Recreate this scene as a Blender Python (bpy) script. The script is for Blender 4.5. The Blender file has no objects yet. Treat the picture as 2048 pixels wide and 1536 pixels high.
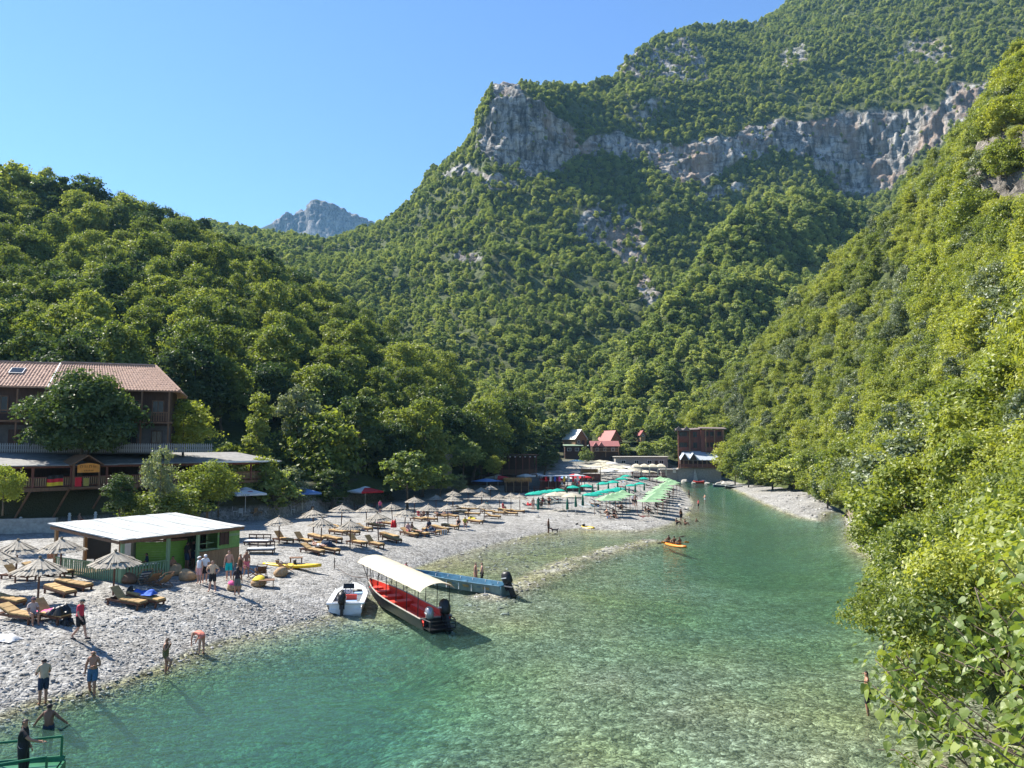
import bpy, math, random
import numpy as np
from mathutils import Vector, Matrix
random.seed(7)
RNG = np.random.default_rng(7)
sc = bpy.context.scene
COL = sc.collection
R = math.radians

# ---------------------------------------------------------------- camera
FP, CZ, PITCH = 1518.0, 9.5, R(5.0)
cam = bpy.data.objects.new('camera', bpy.data.cameras.new('camera'))
COL.objects.link(cam)
cam.location = (0, 0, CZ)
cam.rotation_euler = (R(90) + PITCH, 0, 0)
cam.data.sensor_width = 36.0
cam.data.lens = 36.0 * FP / 2048.0
cam.data.clip_start = 0.1
cam.data.clip_end = 20000
sc.camera = cam

# ---------------------------------------------------------------- world, sun, exposure
SUN_EL, SUN_AZ = R(47), R(-62)
w = bpy.data.worlds.new('World')
sc.world = w
w.use_nodes = True
nt = w.node_tree
nt.nodes.clear()
sky = nt.nodes.new('ShaderNodeTexSky')
sky.sky_type = 'NISHITA'
sky.sun_disc = False
sky.sun_elevation = SUN_EL
sky.sun_rotation = SUN_AZ
sky.altitude = 300
sky.air_density = 1.0
sky.dust_density = 0.0
sky.ozone_density = 8.5
bg = nt.nodes.new('ShaderNodeBackground')
bg.inputs['Strength'].default_value = 0.092
wo = nt.nodes.new('ShaderNodeOutputWorld')
nt.links.new(sky.outputs['Color'], bg.inputs['Color'])
nt.links.new(bg.outputs['Background'], wo.inputs['Surface'])

sun = bpy.data.objects.new('sun', bpy.data.lights.new('sun', 'SUN'))
COL.objects.link(sun)
sun.data.energy = 5.0
sun.data.angle = R(0.53)
sun.data.color = (1.0, 0.94, 0.84)
SUNV = Vector((math.sin(SUN_AZ) * math.cos(SUN_EL), math.cos(SUN_AZ) * math.cos(SUN_EL), math.sin(SUN_EL)))
sun.rotation_euler = SUNV.to_track_quat('Z', 'Y').to_euler()
sun.location = (-60, 60, 80)

sc.view_settings.view_transform = 'Standard'
sc.view_settings.look = 'None'
sc.view_settings.gamma = 1
sc.view_settings.use_curve_mapping = False
sc.view_settings.exposure = 1.4
sc.render.engine = 'CYCLES'
sc.cycles.max_bounces = 6
sc.cycles.diffuse_bounces = 3
sc.cycles.glossy_bounces = 2
sc.cycles.transmission_bounces = 4
sc.cycles.transparent_max_bounces = 8
sc.cycles.volume_bounces = 0
sc.cycles.caustics_reflective = False
sc.cycles.caustics_refractive = False
sc.cycles.sample_clamp_indirect = 4.0
sc.cycles.use_denoising = True

# ---------------------------------------------------------------- pixel -> place
SP, CP = math.sin(PITCH), math.cos(PITCH)
CAMP = np.array([0, 0, CZ])

def ray(px, py):
    dx = (px - 1024) / FP
    dy = (768 - py) / FP
    return np.array([dx, CP - dy * SP, SP + dy * CP])

def P(px, py, d):                       # the point seen at that pixel, d metres ahead
    r = ray(px, py)
    return CAMP + r * (d / r[1])

def W(px, py, z=0.0):                   # the point seen at that pixel at height z
    r = ray(px, py)
    return CAMP + r * ((z - CZ) / r[2])

def project(p):                         # world (N,3) -> px, py
    p = np.asarray(p) - CAMP
    f = p[..., 1] * CP + p[..., 2] * SP
    u = -p[..., 1] * SP + p[..., 2] * CP
    return 1024 + FP * p[..., 0] / f, 768 - FP * u / f

# ---------------------------------------------------------------- noise
def _hash(ix, iy, iz):
    h = (ix * 374761393 + iy * 668265263 + iz * 2147483647 ^ 0x5bd1e995).astype(np.int64)
    h = (h ^ (h >> 13)) * 1274126177
    h = h ^ (h >> 16)
    return (h & 0xffff) / 65535.0

def vnoise(p):
    p = np.asarray(p, float)
    i = np.floor(p).astype(np.int64)
    f = p - i
    f = f * f * (3 - 2 * f)
    r = 0
    for a in (0, 1):
        for b in (0, 1):
            for c in (0, 1):
                wgt = (f[..., 0] if a else 1 - f[..., 0]) * (f[..., 1] if b else 1 - f[..., 1]) * (f[..., 2] if c else 1 - f[..., 2])
                r = r + wgt * _hash(i[..., 0] + a, i[..., 1] + b, i[..., 2] + c)
    return r * 2 - 1

def fbm(p, octv=4, gain=0.5):
    r, a, s = 0, 1.0, 1.0
    for k in range(octv):
        r = r + a * vnoise(np.asarray(p) * s + 17.3 * k)
        a *= gain
        s *= 2.03
    return r

def smooth(a, b, x):
    t = np.clip((x - a) / (b - a), 0, 1)
    return t * t * (3 - 2 * t)

# ---------------------------------------------------------------- materials
MATS = {}
def _nodes(name):
    m = bpy.data.materials.new(name)
    m.use_nodes = True
    t = m.node_tree
    t.nodes.clear()
    out = t.nodes.new('ShaderNodeOutputMaterial')
    return m, t, out

def N(t, kind, **kw):
    n = t.nodes.new(kind)
    for k, v in kw.items():
        if k in n.inputs:
            n.inputs[k].default_value = v
        else:
            setattr(n, k, v)
    return n

def ramp(t, fac, stops):
    n = t.nodes.new('ShaderNodeValToRGB')
    cr = n.color_ramp
    while len(cr.elements) < len(stops):
        cr.elements.new(0.5)
    for e, (p, c) in zip(cr.elements, stops):
        e.position = p
        e.color = (*c, 1) if len(c) == 3 else c
    t.links.new(fac, n.inputs[0])
    return n.outputs[0]

def mixc(t, fac, a, b, mode='MIX'):
    n = t.nodes.new('ShaderNodeMix')
    n.data_type = 'RGBA'
    n.blend_type = mode
    for s, v in ((n.inputs[0], fac), (n.inputs[6], a), (n.inputs[7], b)):
        if hasattr(v, 'links'):
            t.links.new(v, s)
        else:
            s.default_value = v if isinstance(v, (int, float)) else (*v, 1)
    return n.outputs[2]

def math_(t, op, a, b=None, clamp=False):
    n = t.nodes.new('ShaderNodeMath')
    n.operation = op
    n.use_clamp = clamp
    for s, v in ((n.inputs[0], a), (n.inputs[1], b)):
        if v is None:
            continue
        if hasattr(v, 'links'):
            t.links.new(v, s)
        else:
            s.default_value = v
    return n.outputs[0]

def mat(name, col, rough=0.7, var=0.18, scale=6.0, bump=0.0, metal=0.0, stretch=None, coord='Object', spec=0.4, rand=0.0, trans=0.0):
    """plain painted / wooden / cloth surface: base colour with grain and wear"""
    if name in MATS:
        return MATS[name]
    m, t, out = _nodes(name)
    b = N(t, 'ShaderNodeBsdfPrincipled', Roughness=rough, Metallic=metal)
    b.inputs['Specular IOR Level'].default_value = spec
    tc = N(t, 'ShaderNodeTexCoord')
    mp = N(t, 'ShaderNodeMapping')
    if stretch:
        mp.inputs['Scale'].default_value = stretch
    t.links.new(tc.outputs[coord], mp.inputs[0])
    nz = N(t, 'ShaderNodeTexNoise', Scale=scale, Detail=5.0, Roughness=0.6)
    t.links.new(mp.outputs[0], nz.inputs['Vector'])
    lo = tuple(c * (1 - var) for c in col)
    hi = tuple(min(0.95, c * (1 + var)) for c in col)
    c = ramp(t, nz.outputs[0], [(0.3, lo), (0.7, hi)])
    if rand:
        oi = N(t, 'ShaderNodeObjectInfo')
        hs = N(t, 'ShaderNodeHueSaturation')
        v = math_(t, 'MULTIPLY_ADD', oi.outputs['Random'], 2 * rand)
        v.node.inputs[2].default_value = 1 - rand
        t.links.new(v, hs.inputs['Value'])
        t.links.new(c, hs.inputs['Color'])
        c = hs.outputs[0]
    t.links.new(c, b.inputs['Base Color'])
    if bump:
        bp = N(t, 'ShaderNodeBump', Strength=bump, Distance=0.03)
        t.links.new(nz.outputs[0], bp.inputs['Height'])
        t.links.new(bp.outputs[0], b.inputs['Normal'])
    sh = b.outputs[0]
    if trans:
        tr = N(t, 'ShaderNodeBsdfTranslucent')
        t.links.new(c, tr.inputs[0])
        mx = N(t, 'ShaderNodeMixShader', Fac=trans)
        t.links.new(sh, mx.inputs[1])
        t.links.new(tr.outputs[0], mx.inputs[2])
        sh = mx.outputs[0]
    t.links.new(sh, out.inputs[0])
    MATS[name] = m
    return m

def leaf_mat(name, dark, mid, light, transl=0.45, gloss=0.03):
    m, t, out = _nodes(name)
    oi = N(t, 'ShaderNodeObjectInfo')
    at = N(t, 'ShaderNodeAttribute', attribute_name='tint')
    f = math_(t, 'ADD', math_(t, 'MULTIPLY', oi.outputs['Random'], 0.62), math_(t, 'MULTIPLY', at.outputs['Fac'], 0.38))
    c = ramp(t, f, [(0.1, dark), (0.5, mid), (0.9, light)])
    d = N(t, 'ShaderNodeBsdfDiffuse')
    tr = N(t, 'ShaderNodeBsdfTranslucent')
    g = N(t, 'ShaderNodeBsdfGlossy', Roughness=0.45)
    t.links.new(c, d.inputs[0])
    k = 2.2 * transl                       # a leaf lets through about as much light as it throws back
    ct = mixc(t, 1.0, c, (1.16 * k, 1.13 * k, 0.47 * k), 'MULTIPLY')
    t.links.new(ct, tr.inputs[0])
    m1 = N(t, 'ShaderNodeAddShader')
    m2 = N(t, 'ShaderNodeMixShader', Fac=gloss)
    t.links.new(d.outputs[0], m1.inputs[0]); t.links.new(tr.outputs[0], m1.inputs[1])
    t.links.new(m1.outputs[0], m2.inputs[1]); t.links.new(g.outputs[0], m2.inputs[2])
    t.links.new(m2.outputs[0], out.inputs[0])
    MATS[name] = m
    return m

# ---------------------------------------------------------------- objects
def tag(o, label=None, cat=None, group=None, kind=None):
    if label: o['label'] = label
    if cat: o['category'] = cat
    if group: o['group'] = group
    if kind: o['kind'] = kind
    return o

def empty(name, loc=(0, 0, 0), rz=0.0, label=None, cat=None, group=None):
    o = bpy.data.objects.new(name, None)
    o.empty_display_size = 0.3
    COL.objects.link(o)
    o.location = loc
    o.rotation_euler = (0, 0, rz)
    return tag(o, label, cat, group)

def link(name, me, parent=None, m=None, **kw):
    o = bpy.data.objects.new(name, me)
    COL.objects.link(o)
    if parent is not None:
        o.parent = parent
    if m is not None and not me.materials:
        me.materials.append(m)
    return tag(o, **kw)

def mesh_np(name, v, f, m=None, smooth_=False, attrs=None):
    """fast mesh from an array of vertices and an array of equal faces"""
    v = np.asarray(v, np.float32).reshape(-1, 3)
    f = np.asarray(f, np.int32)
    k = f.shape[1]
    me = bpy.data.meshes.new(name)
    me.vertices.add(len(v)); me.vertices.foreach_set('co', v.ravel())
    me.loops.add(f.size); me.loops.foreach_set('vertex_index', f.ravel())
    me.polygons.add(len(f))
    me.polygons.foreach_set('loop_start', np.arange(0, f.size, k, dtype=np.int32))
    if smooth_:
        me.polygons.foreach_set('use_smooth', np.ones(len(f), bool))
    else:
        me.polygons.foreach_set('use_smooth', np.zeros(len(f), bool))
    for an, (dom, arr) in (attrs or {}).items():
        a = me.attributes.new(an, 'FLOAT', dom)
        a.data.foreach_set('value', np.asarray(arr, np.float32).ravel())
    me.update(calc_edges=True)
    if m is not None:
        me.materials.append(m)
    return me

class MB:
    """collects shapes; build() links them as one mesh object"""
    def __init__(s):
        s.v, s.f = [], []
    def add(s, vs, fs):
        o = len(s.v)
        s.v += [tuple(map(float, p)) for p in vs]
        s.f += [tuple(i + o for i in q) for q in fs]
        return s
    def box(s, c, size, rz=0.0, rx=0.0, ry=0.0, taper=1.0):
        hx, hy, hz = (k / 2 for k in size)
        M = Matrix.Translation(c) @ Matrix.Rotation(rz, 4, 'Z') @ Matrix.Rotation(ry, 4, 'Y') @ Matrix.Rotation(rx, 4, 'X')
        vs = [M @ Vector((x * hx * (taper if z > 0 else 1), y * hy * (taper if z > 0 else 1), z * hz)) for z in (-1, 1) for y in (-1, 1) for x in (-1, 1)]
        return s.add(vs, [(0, 2, 3, 1), (4, 5, 7, 6), (0, 1, 5, 4), (2, 6, 7, 3), (0, 4, 6, 2), (1, 3, 7, 5)])
    def tube(s, pts, rad, n=7, caps=True, flat=1.0):
        pts = [Vector(p) for p in pts]
        if not isinstance(rad, (list, tuple)):
            rad = [rad] * len(pts)
        rings = []
        for i, p in enumerate(pts):
            d = (pts[min(i + 1, len(pts) - 1)] - pts[max(i - 1, 0)]).normalized()
            a = Vector((0, 0, 1)) if abs(d.z) < 0.9 else Vector((1, 0, 0))
            x = d.cross(a).normalized(); y = d.cross(x).normalized()
            rings.append([p + (x * math.cos(2 * math.pi * k / n) + y * flat * math.sin(2 * math.pi * k / n)) * rad[i] for k in range(n)])
        vs = [q for r_ in rings for q in r_]
        fs = []
        for i in range(len(pts) - 1):
            for k in range(n):
                a, b = i * n + k, i * n + (k + 1) % n
                fs.append((a, b, b + n, a + n))
        if caps:
            fs.append(tuple(range(n))[::-1]); fs.append(tuple(range((len(pts) - 1) * n, len(pts) * n)))
        return s.add(vs, fs)
    def lathe(s, prof, c=(0, 0, 0), n=12, sy=1.0):
        vs, fs = [], []
        for r_, z in prof:
            for k in range(n):
                a = 2 * math.pi * k / n
                vs.append((c[0] + r_ * math.cos(a), c[1] + sy * r_ * math.sin(a), c[2] + z))
        for i in range(len(prof) - 1):
            for k in range(n):
                a, b = i * n + k, i * n + (k + 1) % n
                fs.append((a, b, b + n, a + n))
        fs.append(tuple(range(n))[::-1]); fs.append(tuple(range((len(prof) - 1) * n, len(prof) * n)))
        return s.add(vs, fs)
    def loft(s, sections, closed=False, caps=True):
        n = len(sections[0])
        vs = [q for se in sections for q in se]
        fs = []
        for i in range(len(sections) - 1):
            for k in range(n if closed else n - 1):
                a, b = i * n + k, i * n + (k + 1) % n
                fs.append((a, b, b + n, a + n))
        if caps:
            fs.append(tuple(range(n))[::-1]); fs.append(tuple(range((len(sections) - 1) * n, len(sections) * n)))
        return s.add(vs, fs)
    def slab(s, quad, th):
        """a sheet with thickness th below the four corners"""
        q = [Vector(p) for p in quad]
        nrm = (q[1] - q[0]).cross(q[3] - q[0]).normalized()
        if nrm.z < 0: nrm = -nrm
        lo = [p - nrm * th for p in q]
        return s.add(q + lo, [(0, 1, 2, 3), (7, 6, 5, 4), (0, 4, 5, 1), (1, 5, 6, 2), (2, 6, 7, 3), (3, 7, 4, 0)])
    def mesh(s, name, m=None, sm=False):
        me = bpy.data.meshes.new(name)
        me.from_pydata(s.v, [], s.f)
        me.update()
        if sm:
            me.polygons.foreach_set('use_smooth', np.ones(len(me.polygons), bool))
        if m is not None:
            me.materials.append(m)
        return me
    def build(s, name, m=None, parent=None, sm=False, **kw):
        return link(name, s.mesh(name, m, sm), parent, **kw)

def copy_tree(o, loc=None, rz=None, scale=None, parent=None, **kw):
    """a copy of a thing with copies of its parts and sub-parts (mesh data shared)"""
    c = o.copy()
    COL.objects.link(c)
    c.parent = parent
    if loc is not None: c.location = loc
    if rz is not None: c.rotation_euler = (0, 0, rz)
    if scale is not None: c.scale = (scale,) * 3 if isinstance(scale, (int, float)) else scale
    tag(c, **kw)
    for ch in list(o.children):
        copy_tree(ch, parent=c)
    return c

def poly_in(poly, x, y):
    """even-odd test, vectorised"""
    poly = np.asarray(poly, float)
    ins = np.zeros(np.shape(x), bool)
    j = len(poly) - 1
    for i in range(len(poly)):
        xi, yi = poly[i][:2]; xj, yj = poly[j][:2]
        c = ((yi > y) != (yj > y)) & (x < (xj - xi) * (y - yi) / ((yj - yi) if yj != yi else 1e-9) + xi)
        ins ^= c
        j = i
    return ins

def line_dist(pts, x, y, closed=False):
    pts = np.asarray(pts, float)
    best = np.full(np.shape(x), 1e9)
    n = len(pts)
    for i in range(n if closed else n - 1):
        a, b = pts[i][:2], pts[(i + 1) % n][:2]
        ab = b - a
        L2 = max(ab @ ab, 1e-9)
        t = np.clip(((x - a[0]) * ab[0] + (y - a[1]) * ab[1]) / L2, 0, 1)
        best = np.minimum(best, np.hypot(x - a[0] - t * ab[0], y - a[1] - t * ab[1]))
    return best
# ================================================================ THE SETTING: river bed, beach, water
SHORE = [(0, 1437), (60, 1412), (120, 1400), (170, 1390), (250, 1366), (330, 1337), (400, 1302), (480, 1276), (560, 1260), (640, 1240),
         (700, 1222), (740, 1200), (780, 1165), (840, 1137), (900, 1116), (960, 1098), (1030, 1081), (1090, 1069), (1150, 1060), (1210, 1063),
         (1290, 1063), (1345, 1051), (1375, 1034), (1388, 1010), (1386, 998), (1374, 985), (1366, 976), (1352, 968), (1340, 962)]
LEFT_LAND = [(-400, -30), (-70, -10), (-40, 12), (-26, 22)] + [tuple(W(*p)[:2]) for p in SHORE] + [(50, 240), (64, 244), (64, 420), (-400, 420)]
RSHORE = [(1345, 957), (1420, 961), (1445, 970), (1480, 985), (1530, 1010), (1590, 1034), (1640, 1042), (1655, 1026), (1685, 1020), (1692, 1045),
          (1697, 1078), (1708, 1099), (1740, 1118), (1775, 1140)]
RIGHT_LAND = [(64, 244)] + [tuple(W(*p)[:2]) for p in RSHORE] + [(28.5, 52), (24, 40), (19.5, 30), (15.5, 22), (11.5, 14), (8, 6), (7, -20), (400, -20), (400, 420), (64, 420)]
BAR = [tuple(W(*p)[:2]) for p in ((985, 1192), (1060, 1158), (1150, 1122), (1230, 1098), (1300, 1082))]
BACK_EDGE = [(-200, 66)] + [tuple(W(px, py, 2.3)[:2]) for px, py in ((-100, 1066), (0, 1061), (250, 1046), (450, 1030), (540, 1024))] + [(-20, 130)]
BACK_AREA = BACK_EDGE + [(-200, 130)]
CHANNEL = [(62, 236), (52, 180), (46, 140), (36, 100), (27, 75), (20, 55), (15, 42)]

def ground_z(x, y, rough=True):
    x = np.asarray(x, float); y = np.asarray(y, float)
    dL = line_dist(LEFT_LAND, x, y, True); inL = poly_in(LEFT_LAND, x, y)
    dR = line_dist(RIGHT_LAND, x, y, True); inR = poly_in(RIGHT_LAND, x, y)
    amp = 1.9 - 1.0 * smooth(58, 105, y)
    zl = amp * (1 - np.exp(-dL / 4.2)) + 0.010 * dL
    zr = np.where(y > 70, 0.6 * (1 - np.exp(-dR / 4)) + 0.05 * dR, 0.5 * dR)
    zl = zl + np.where(inL, np.clip((y - 150) * 0.034, 0, 3.2) * smooth(4, 16, dL), 0)
    # river bed
    D = 0.24 + 0.10 * fbm(np.stack([x / 9, y / 9, 0 * x], -1), 3)
    D = D + 2.3 * np.exp(-(((x + 10.5) / 7.5) ** 2 + ((y - 29) / 6.5) ** 2) * 1.1)
    D = D + 1.2 * np.exp(-(((x + 17) / 8) ** 2 + ((y - 18) / 7) ** 2))
    D = D + 1.5 * np.exp(-(((x + 6.5) / 3.5) ** 2 + ((y - 37.5) / 3.5) ** 2))
    D = D + 1.7 * np.exp(-(line_dist(CHANNEL, x, y) / 10) ** 2) * smooth(28, 84, y + 9 * fbm(np.stack([x / 11, y / 11, 0 * x], -1), 2))
    D = D + 0.9 * smooth(105, 150, y)
    near = np.minimum(dL, dR)
    zb = -D * (1 - np.exp(-near / (2.2 + 2.5 * smooth(50, 80, y))))
    db = line_dist(BAR, x, y)
    zb = np.maximum(zb, 0.05 - 0.07 * (db / 1.05) ** 2 + 0.05 * vnoise(np.stack([x * 1.1, y * 1.1, 0 * x], -1)))
    z = np.where(inL, zl, np.where(inR, zr, zb))
    # raised bank with the terrace and the guest house behind the beach
    inB = poly_in(BACK_AREA, x, y)
    dB = line_dist(BACK_EDGE, x, y)
    z = z + np.where(inB, 3.8 * smooth(0.0, 1.6, dB) + 3.3 * smooth(9.5, 12.0, dB), 0)
    # land rising behind the far end of the beach
    z = z + np.where(inL, np.clip((y - 236) * 0.10, 0, 9), 0)
    if rough:
        a = np.where(z > 0, 0.09, 0.05)
        z = z + a * fbm(np.stack([x / 1.9, y / 1.9, 0 * x], -1), 3) * np.clip(near / 1.5, 0.15, 1) * (1 + 0.8 * smooth(45, 25, y))
    return z

def G(px, py, dz=0.0):                  # where the ray through that pixel meets the ground
    r = ray(px, py)
    ys = np.exp(np.linspace(math.log(12), math.log(330), 700))
    p = CAMP + np.outer(ys / r[1], r)
    g = np.maximum(ground_z(p[:, 0], p[:, 1]), -0.6)
    k = np.argmax(p[:, 2] < g)
    if p[k, 2] >= g[k]:
        k = len(ys) - 1
    k = max(k, 1)
    a, b = p[k - 1, 2] - g[k - 1], p[k, 2] - g[k]
    t = a / (a - b) if a != b else 0
    q = p[k - 1] + (p[k] - p[k - 1]) * t
    return Vector((q[0], q[1], q[2] + dz))

# one sheet, fine near the river and coarser towards the horizon
YS = np.concatenate([np.linspace(-60, 9, 12)[:-1], np.exp(np.linspace(math.log(9), math.log(290), 520))[:-1], np.exp(np.linspace(math.log(290), math.log(9000), 30))])
NU = 560
us = np.linspace(-1, 1, NU)
us = np.sign(us) * (0.55 * np.abs(us) + 0.45 * np.abs(us) ** 3) * 1.6
YY = np.repeat(YS[:, None], NU, 1)
XX = us[None, :] * np.maximum(np.abs(YY), 22)
ZZ = ground_z(XX, YY)
far = smooth(300, 420, YY)
ZZ = ZZ * (1 - far) + far * (-2.0)
nr, nc = YY.shape
idx = np.arange(nr * nc).reshape(nr, nc)
gf = np.stack([idx[:-1, :-1], idx[:-1, 1:], idx[1:, 1:], idx[1:, :-1]], -1).reshape(-1, 4)

def ground_material():
    m, t, out = _nodes('river_gravel')
    b = N(t, 'ShaderNodeBsdfPrincipled', Roughness=0.85)
    b.inputs['Specular IOR Level'].default_value = 0.2
    geo = N(t, 'ShaderNodeNewGeometry')
    sep = N(t, 'ShaderNodeSeparateXYZ')
    t.links.new(geo.outputs['Position'], sep.inputs[0])
    wn = N(t, 'ShaderNodeTexNoise', Scale=1.7, Detail=4.0)
    t.links.new(geo.outputs['Position'], wn.inputs['Vector'])
    va = N(t, 'ShaderNodeVectorMath', operation='SCALE'); va.inputs['Scale'].default_value = 0.5
    t.links.new(wn.outputs['Color'], va.inputs[0])
    vb = N(t, 'ShaderNodeVectorMath', operation='ADD')
    t.links.new(geo.outputs['Position'], vb.inputs[0]); t.links.new(va.outputs[0], vb.inputs[1])
    def vor(scale, feature='F1'):
        v = N(t, 'ShaderNodeTexVoronoi', Scale=scale, feature=feature)
        t.links.new(vb.outputs[0], v.inputs['Vector'])
        return v
    v1, v2, v3 = vor(5.2), vor(11.0), vor(2.4)
    def bright(v):
        s = N(t, 'ShaderNodeSeparateColor'); t.links.new(v.outputs['Color'], s.inputs[0]); return s.outputs[0]
    f = math_(t, 'ADD', math_(t, 'MULTIPLY', bright(v1), 0.36), math_(t, 'MULTIPLY', bright(v2), 0.40))
    f = math_(t, 'ADD', f, math_(t, 'MULTIPLY', bright(v3), 0.24))
    big = N(t, 'ShaderNodeTexNoise', Scale=0.22, Detail=4.0)
    t.links.new(geo.outputs['Position'], big.inputs['Vector'])
    f2 = math_(t, 'ADD', f, math_(t, 'MULTIPLY', math_(t, 'SUBTRACT', big.outputs[0], 0.5), 0.5))
    f2 = math_(t, 'ADD', f2, math_(t, 'MULTIPLY', math_(t, 'SUBTRACT', wn.outputs[0], 0.5), 0.55))
    dry = ramp(t, f2, [(0.15, (0.10, 0.095, 0.087)), (0.36, (0.20, 0.193, 0.178)), (0.6, (0.275, 0.268, 0.25)), (0.9, (0.40, 0.392, 0.37))])
    bed0 = ramp(t, f2, [(0.18, (0.055, 0.055, 0.038)), (0.40, (0.145, 0.143, 0.105)), (0.62, (0.235, 0.232, 0.18)), (0.92, (0.52, 0.515, 0.44))])
    alg = N(t, 'ShaderNodeTexNoise', Scale=0.11, Detail=3.0)
    t.links.new(geo.outputs['Position'], alg.inputs['Vector'])
    af = math_(t, 'MULTIPLY', math_(t, 'SUBTRACT', alg.outputs[0], 0.33, True), 3.0, True)
    bed = mixc(t, af, bed0, mixc(t, 1.0, bed0, (0.80, 0.80, 0.52), 'MULTIPLY'))
    wet = math_(t, 'MULTIPLY', math_(t, 'SUBTRACT', 0.20, sep.outputs[2]), 6.0, True)
    c = mixc(t, wet, dry, bed)
    # soil and leaf litter on the raised bank and beyond the beach
    hi = math_(t, 'MULTIPLY', math_(t, 'SUBTRACT', sep.outputs[2], 2.65), 1.6, True)
    hi = math_(t, 'MAXIMUM', hi, math_(t, 'MULTIPLY', math_(t, 'SUBTRACT', sep.outputs[1], 262.0), 0.05, True))
    hi = math_(t, 'MINIMUM', hi, math_(t, 'ADD', math_(t, 'MULTIPLY', math_(t, 'SUBTRACT', sep.outputs[0], -4.0), -0.4, True), math_(t, 'MULTIPLY', math_(t, 'SUBTRACT', sep.outputs[1], 240.0), 0.05, True)))
    c = mixc(t, hi, c, (0.06, 0.062, 0.032))
    t.links.new(c, b.inputs['Base Color'])
    hgt = math_(t, 'ADD', math_(t, 'MULTIPLY', v1.outputs['Distance'], -1.0), math_(t, 'MULTIPLY', v2.outputs['Distance'], -0.6))
    bp = N(t, 'ShaderNodeBump', Strength=0.65, Distance=0.10)
    t.links.new(hgt, bp.inputs['Height'])
    t.links.new(bp.outputs[0], b.inputs['Normal'])
    t.links.new(b.outputs[0], out.inputs[0])
    return m
GRAVEL = ground_material()
ground = link('ground', mesh_np('ground', np.stack([XX, YY, ZZ], -1), gf, GRAVEL, True), kind='structure')

# water: clear over the shallows, green where it is deep (depth stored per vertex)
def water_material():
    m, t, out = _nodes('river_water')
    at = N(t, 'ShaderNodeAttribute', attribute_name='depth')
    dep = at.outputs['Fac']
    cc = N(t, 'ShaderNodeCombineColor')
    for i, k in enumerate((0.62, 0.17, 0.27)):
        t.links.new(math_(t, 'POWER', 2.718, math_(t, 'MULTIPLY', dep, -k)), cc.inputs[i])
    tr = N(t, 'ShaderNodeBsdfTransparent')
    t.links.new(cc.outputs[0], tr.inputs[0])
    df = N(t, 'ShaderNodeBsdfDiffuse', Color=(0.050, 0.108, 0.084, 1))
    sf = math_(t, 'SUBTRACT', 1.0, math_(t, 'POWER', 2.718, math_(t, 'MULTIPLY', dep, -0.33)))
    body = N(t, 'ShaderNodeMixShader')
    t.links.new(sf, body.inputs[0]); t.links.new(tr.outputs[0], body.inputs[1]); t.links.new(df.outputs[0], body.inputs[2])
    geo = N(t, 'ShaderNodeNewGeometry')
    mp = N(t, 'ShaderNodeMapping'); mp.inputs['Scale'].default_value = (1.0, 1.5, 1.0); mp.inputs['Rotation'].default_value = (0, 0, R(-25))
    t.links.new(geo.outputs['Position'], mp.inputs[0])
    n1 = N(t, 'ShaderNodeTexNoise', Scale=0.9, Detail=3.0, Roughness=0.55, Distortion=0.5)
    n2 = N(t, 'ShaderNodeTexNoise', Scale=3.6, Detail=2.0, Roughness=0.6)
    for n in (n1, n2): t.links.new(mp.outputs[0], n.inputs['Vector'])
    h = math_(t, 'ADD', n1.outputs[0], math_(t, 'MULTIPLY', n2.outputs[0], 0.38))
    bp = N(t, 'ShaderNodeBump', Strength=0.26, Distance=0.2)
    t.links.new(h, bp.inputs['Height'])
    fr = N(t, 'ShaderNodeFresnel', IOR=1.33)
    t.links.new(bp.outputs[0], fr.inputs['Normal'])
    gl = N(t, 'ShaderNodeBsdfGlossy', Roughness=0.07)
    t.links.new(bp.outputs[0], gl.inputs['Normal'])
    mx = N(t, 'ShaderNodeMixShader')
    t.links.new(math_(t, 'MULTIPLY', fr.outputs[0], 0.65), mx.inputs[0]); t.links.new(body.outputs[0], mx.inputs[1]); t.links.new(gl.outputs[0], mx.inputs[2])
    t.links.new(mx.outputs[0], out.inputs[0])
    return m
sel = (YS > 2) & (YS < 275)
wy, wx = YY[sel], XX[sel]
dz = np.maximum(-ZZ[sel], 0)
keepc = slice(60, NU - 60)
wy, wx, dz = wy[:, keepc], wx[:, keepc], dz[:, keepc]
a, b_ = wy.shape
ii = np.arange(a * b_).reshape(a, b_)
wf = np.stack([ii[:-1, :-1], ii[:-1, 1:], ii[1:, 1:], ii[1:, :-1]], -1).reshape(-1, 4)
wet_ = dz.ravel() > 0
nearwet = wet_[wf].any(1)
water = link('water', mesh_np('water', np.stack([wx, wy, 0 * wx], -1), wf[nearwet], water_material(), True, {'depth': ('POINT', dz)}), kind='structure')
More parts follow.
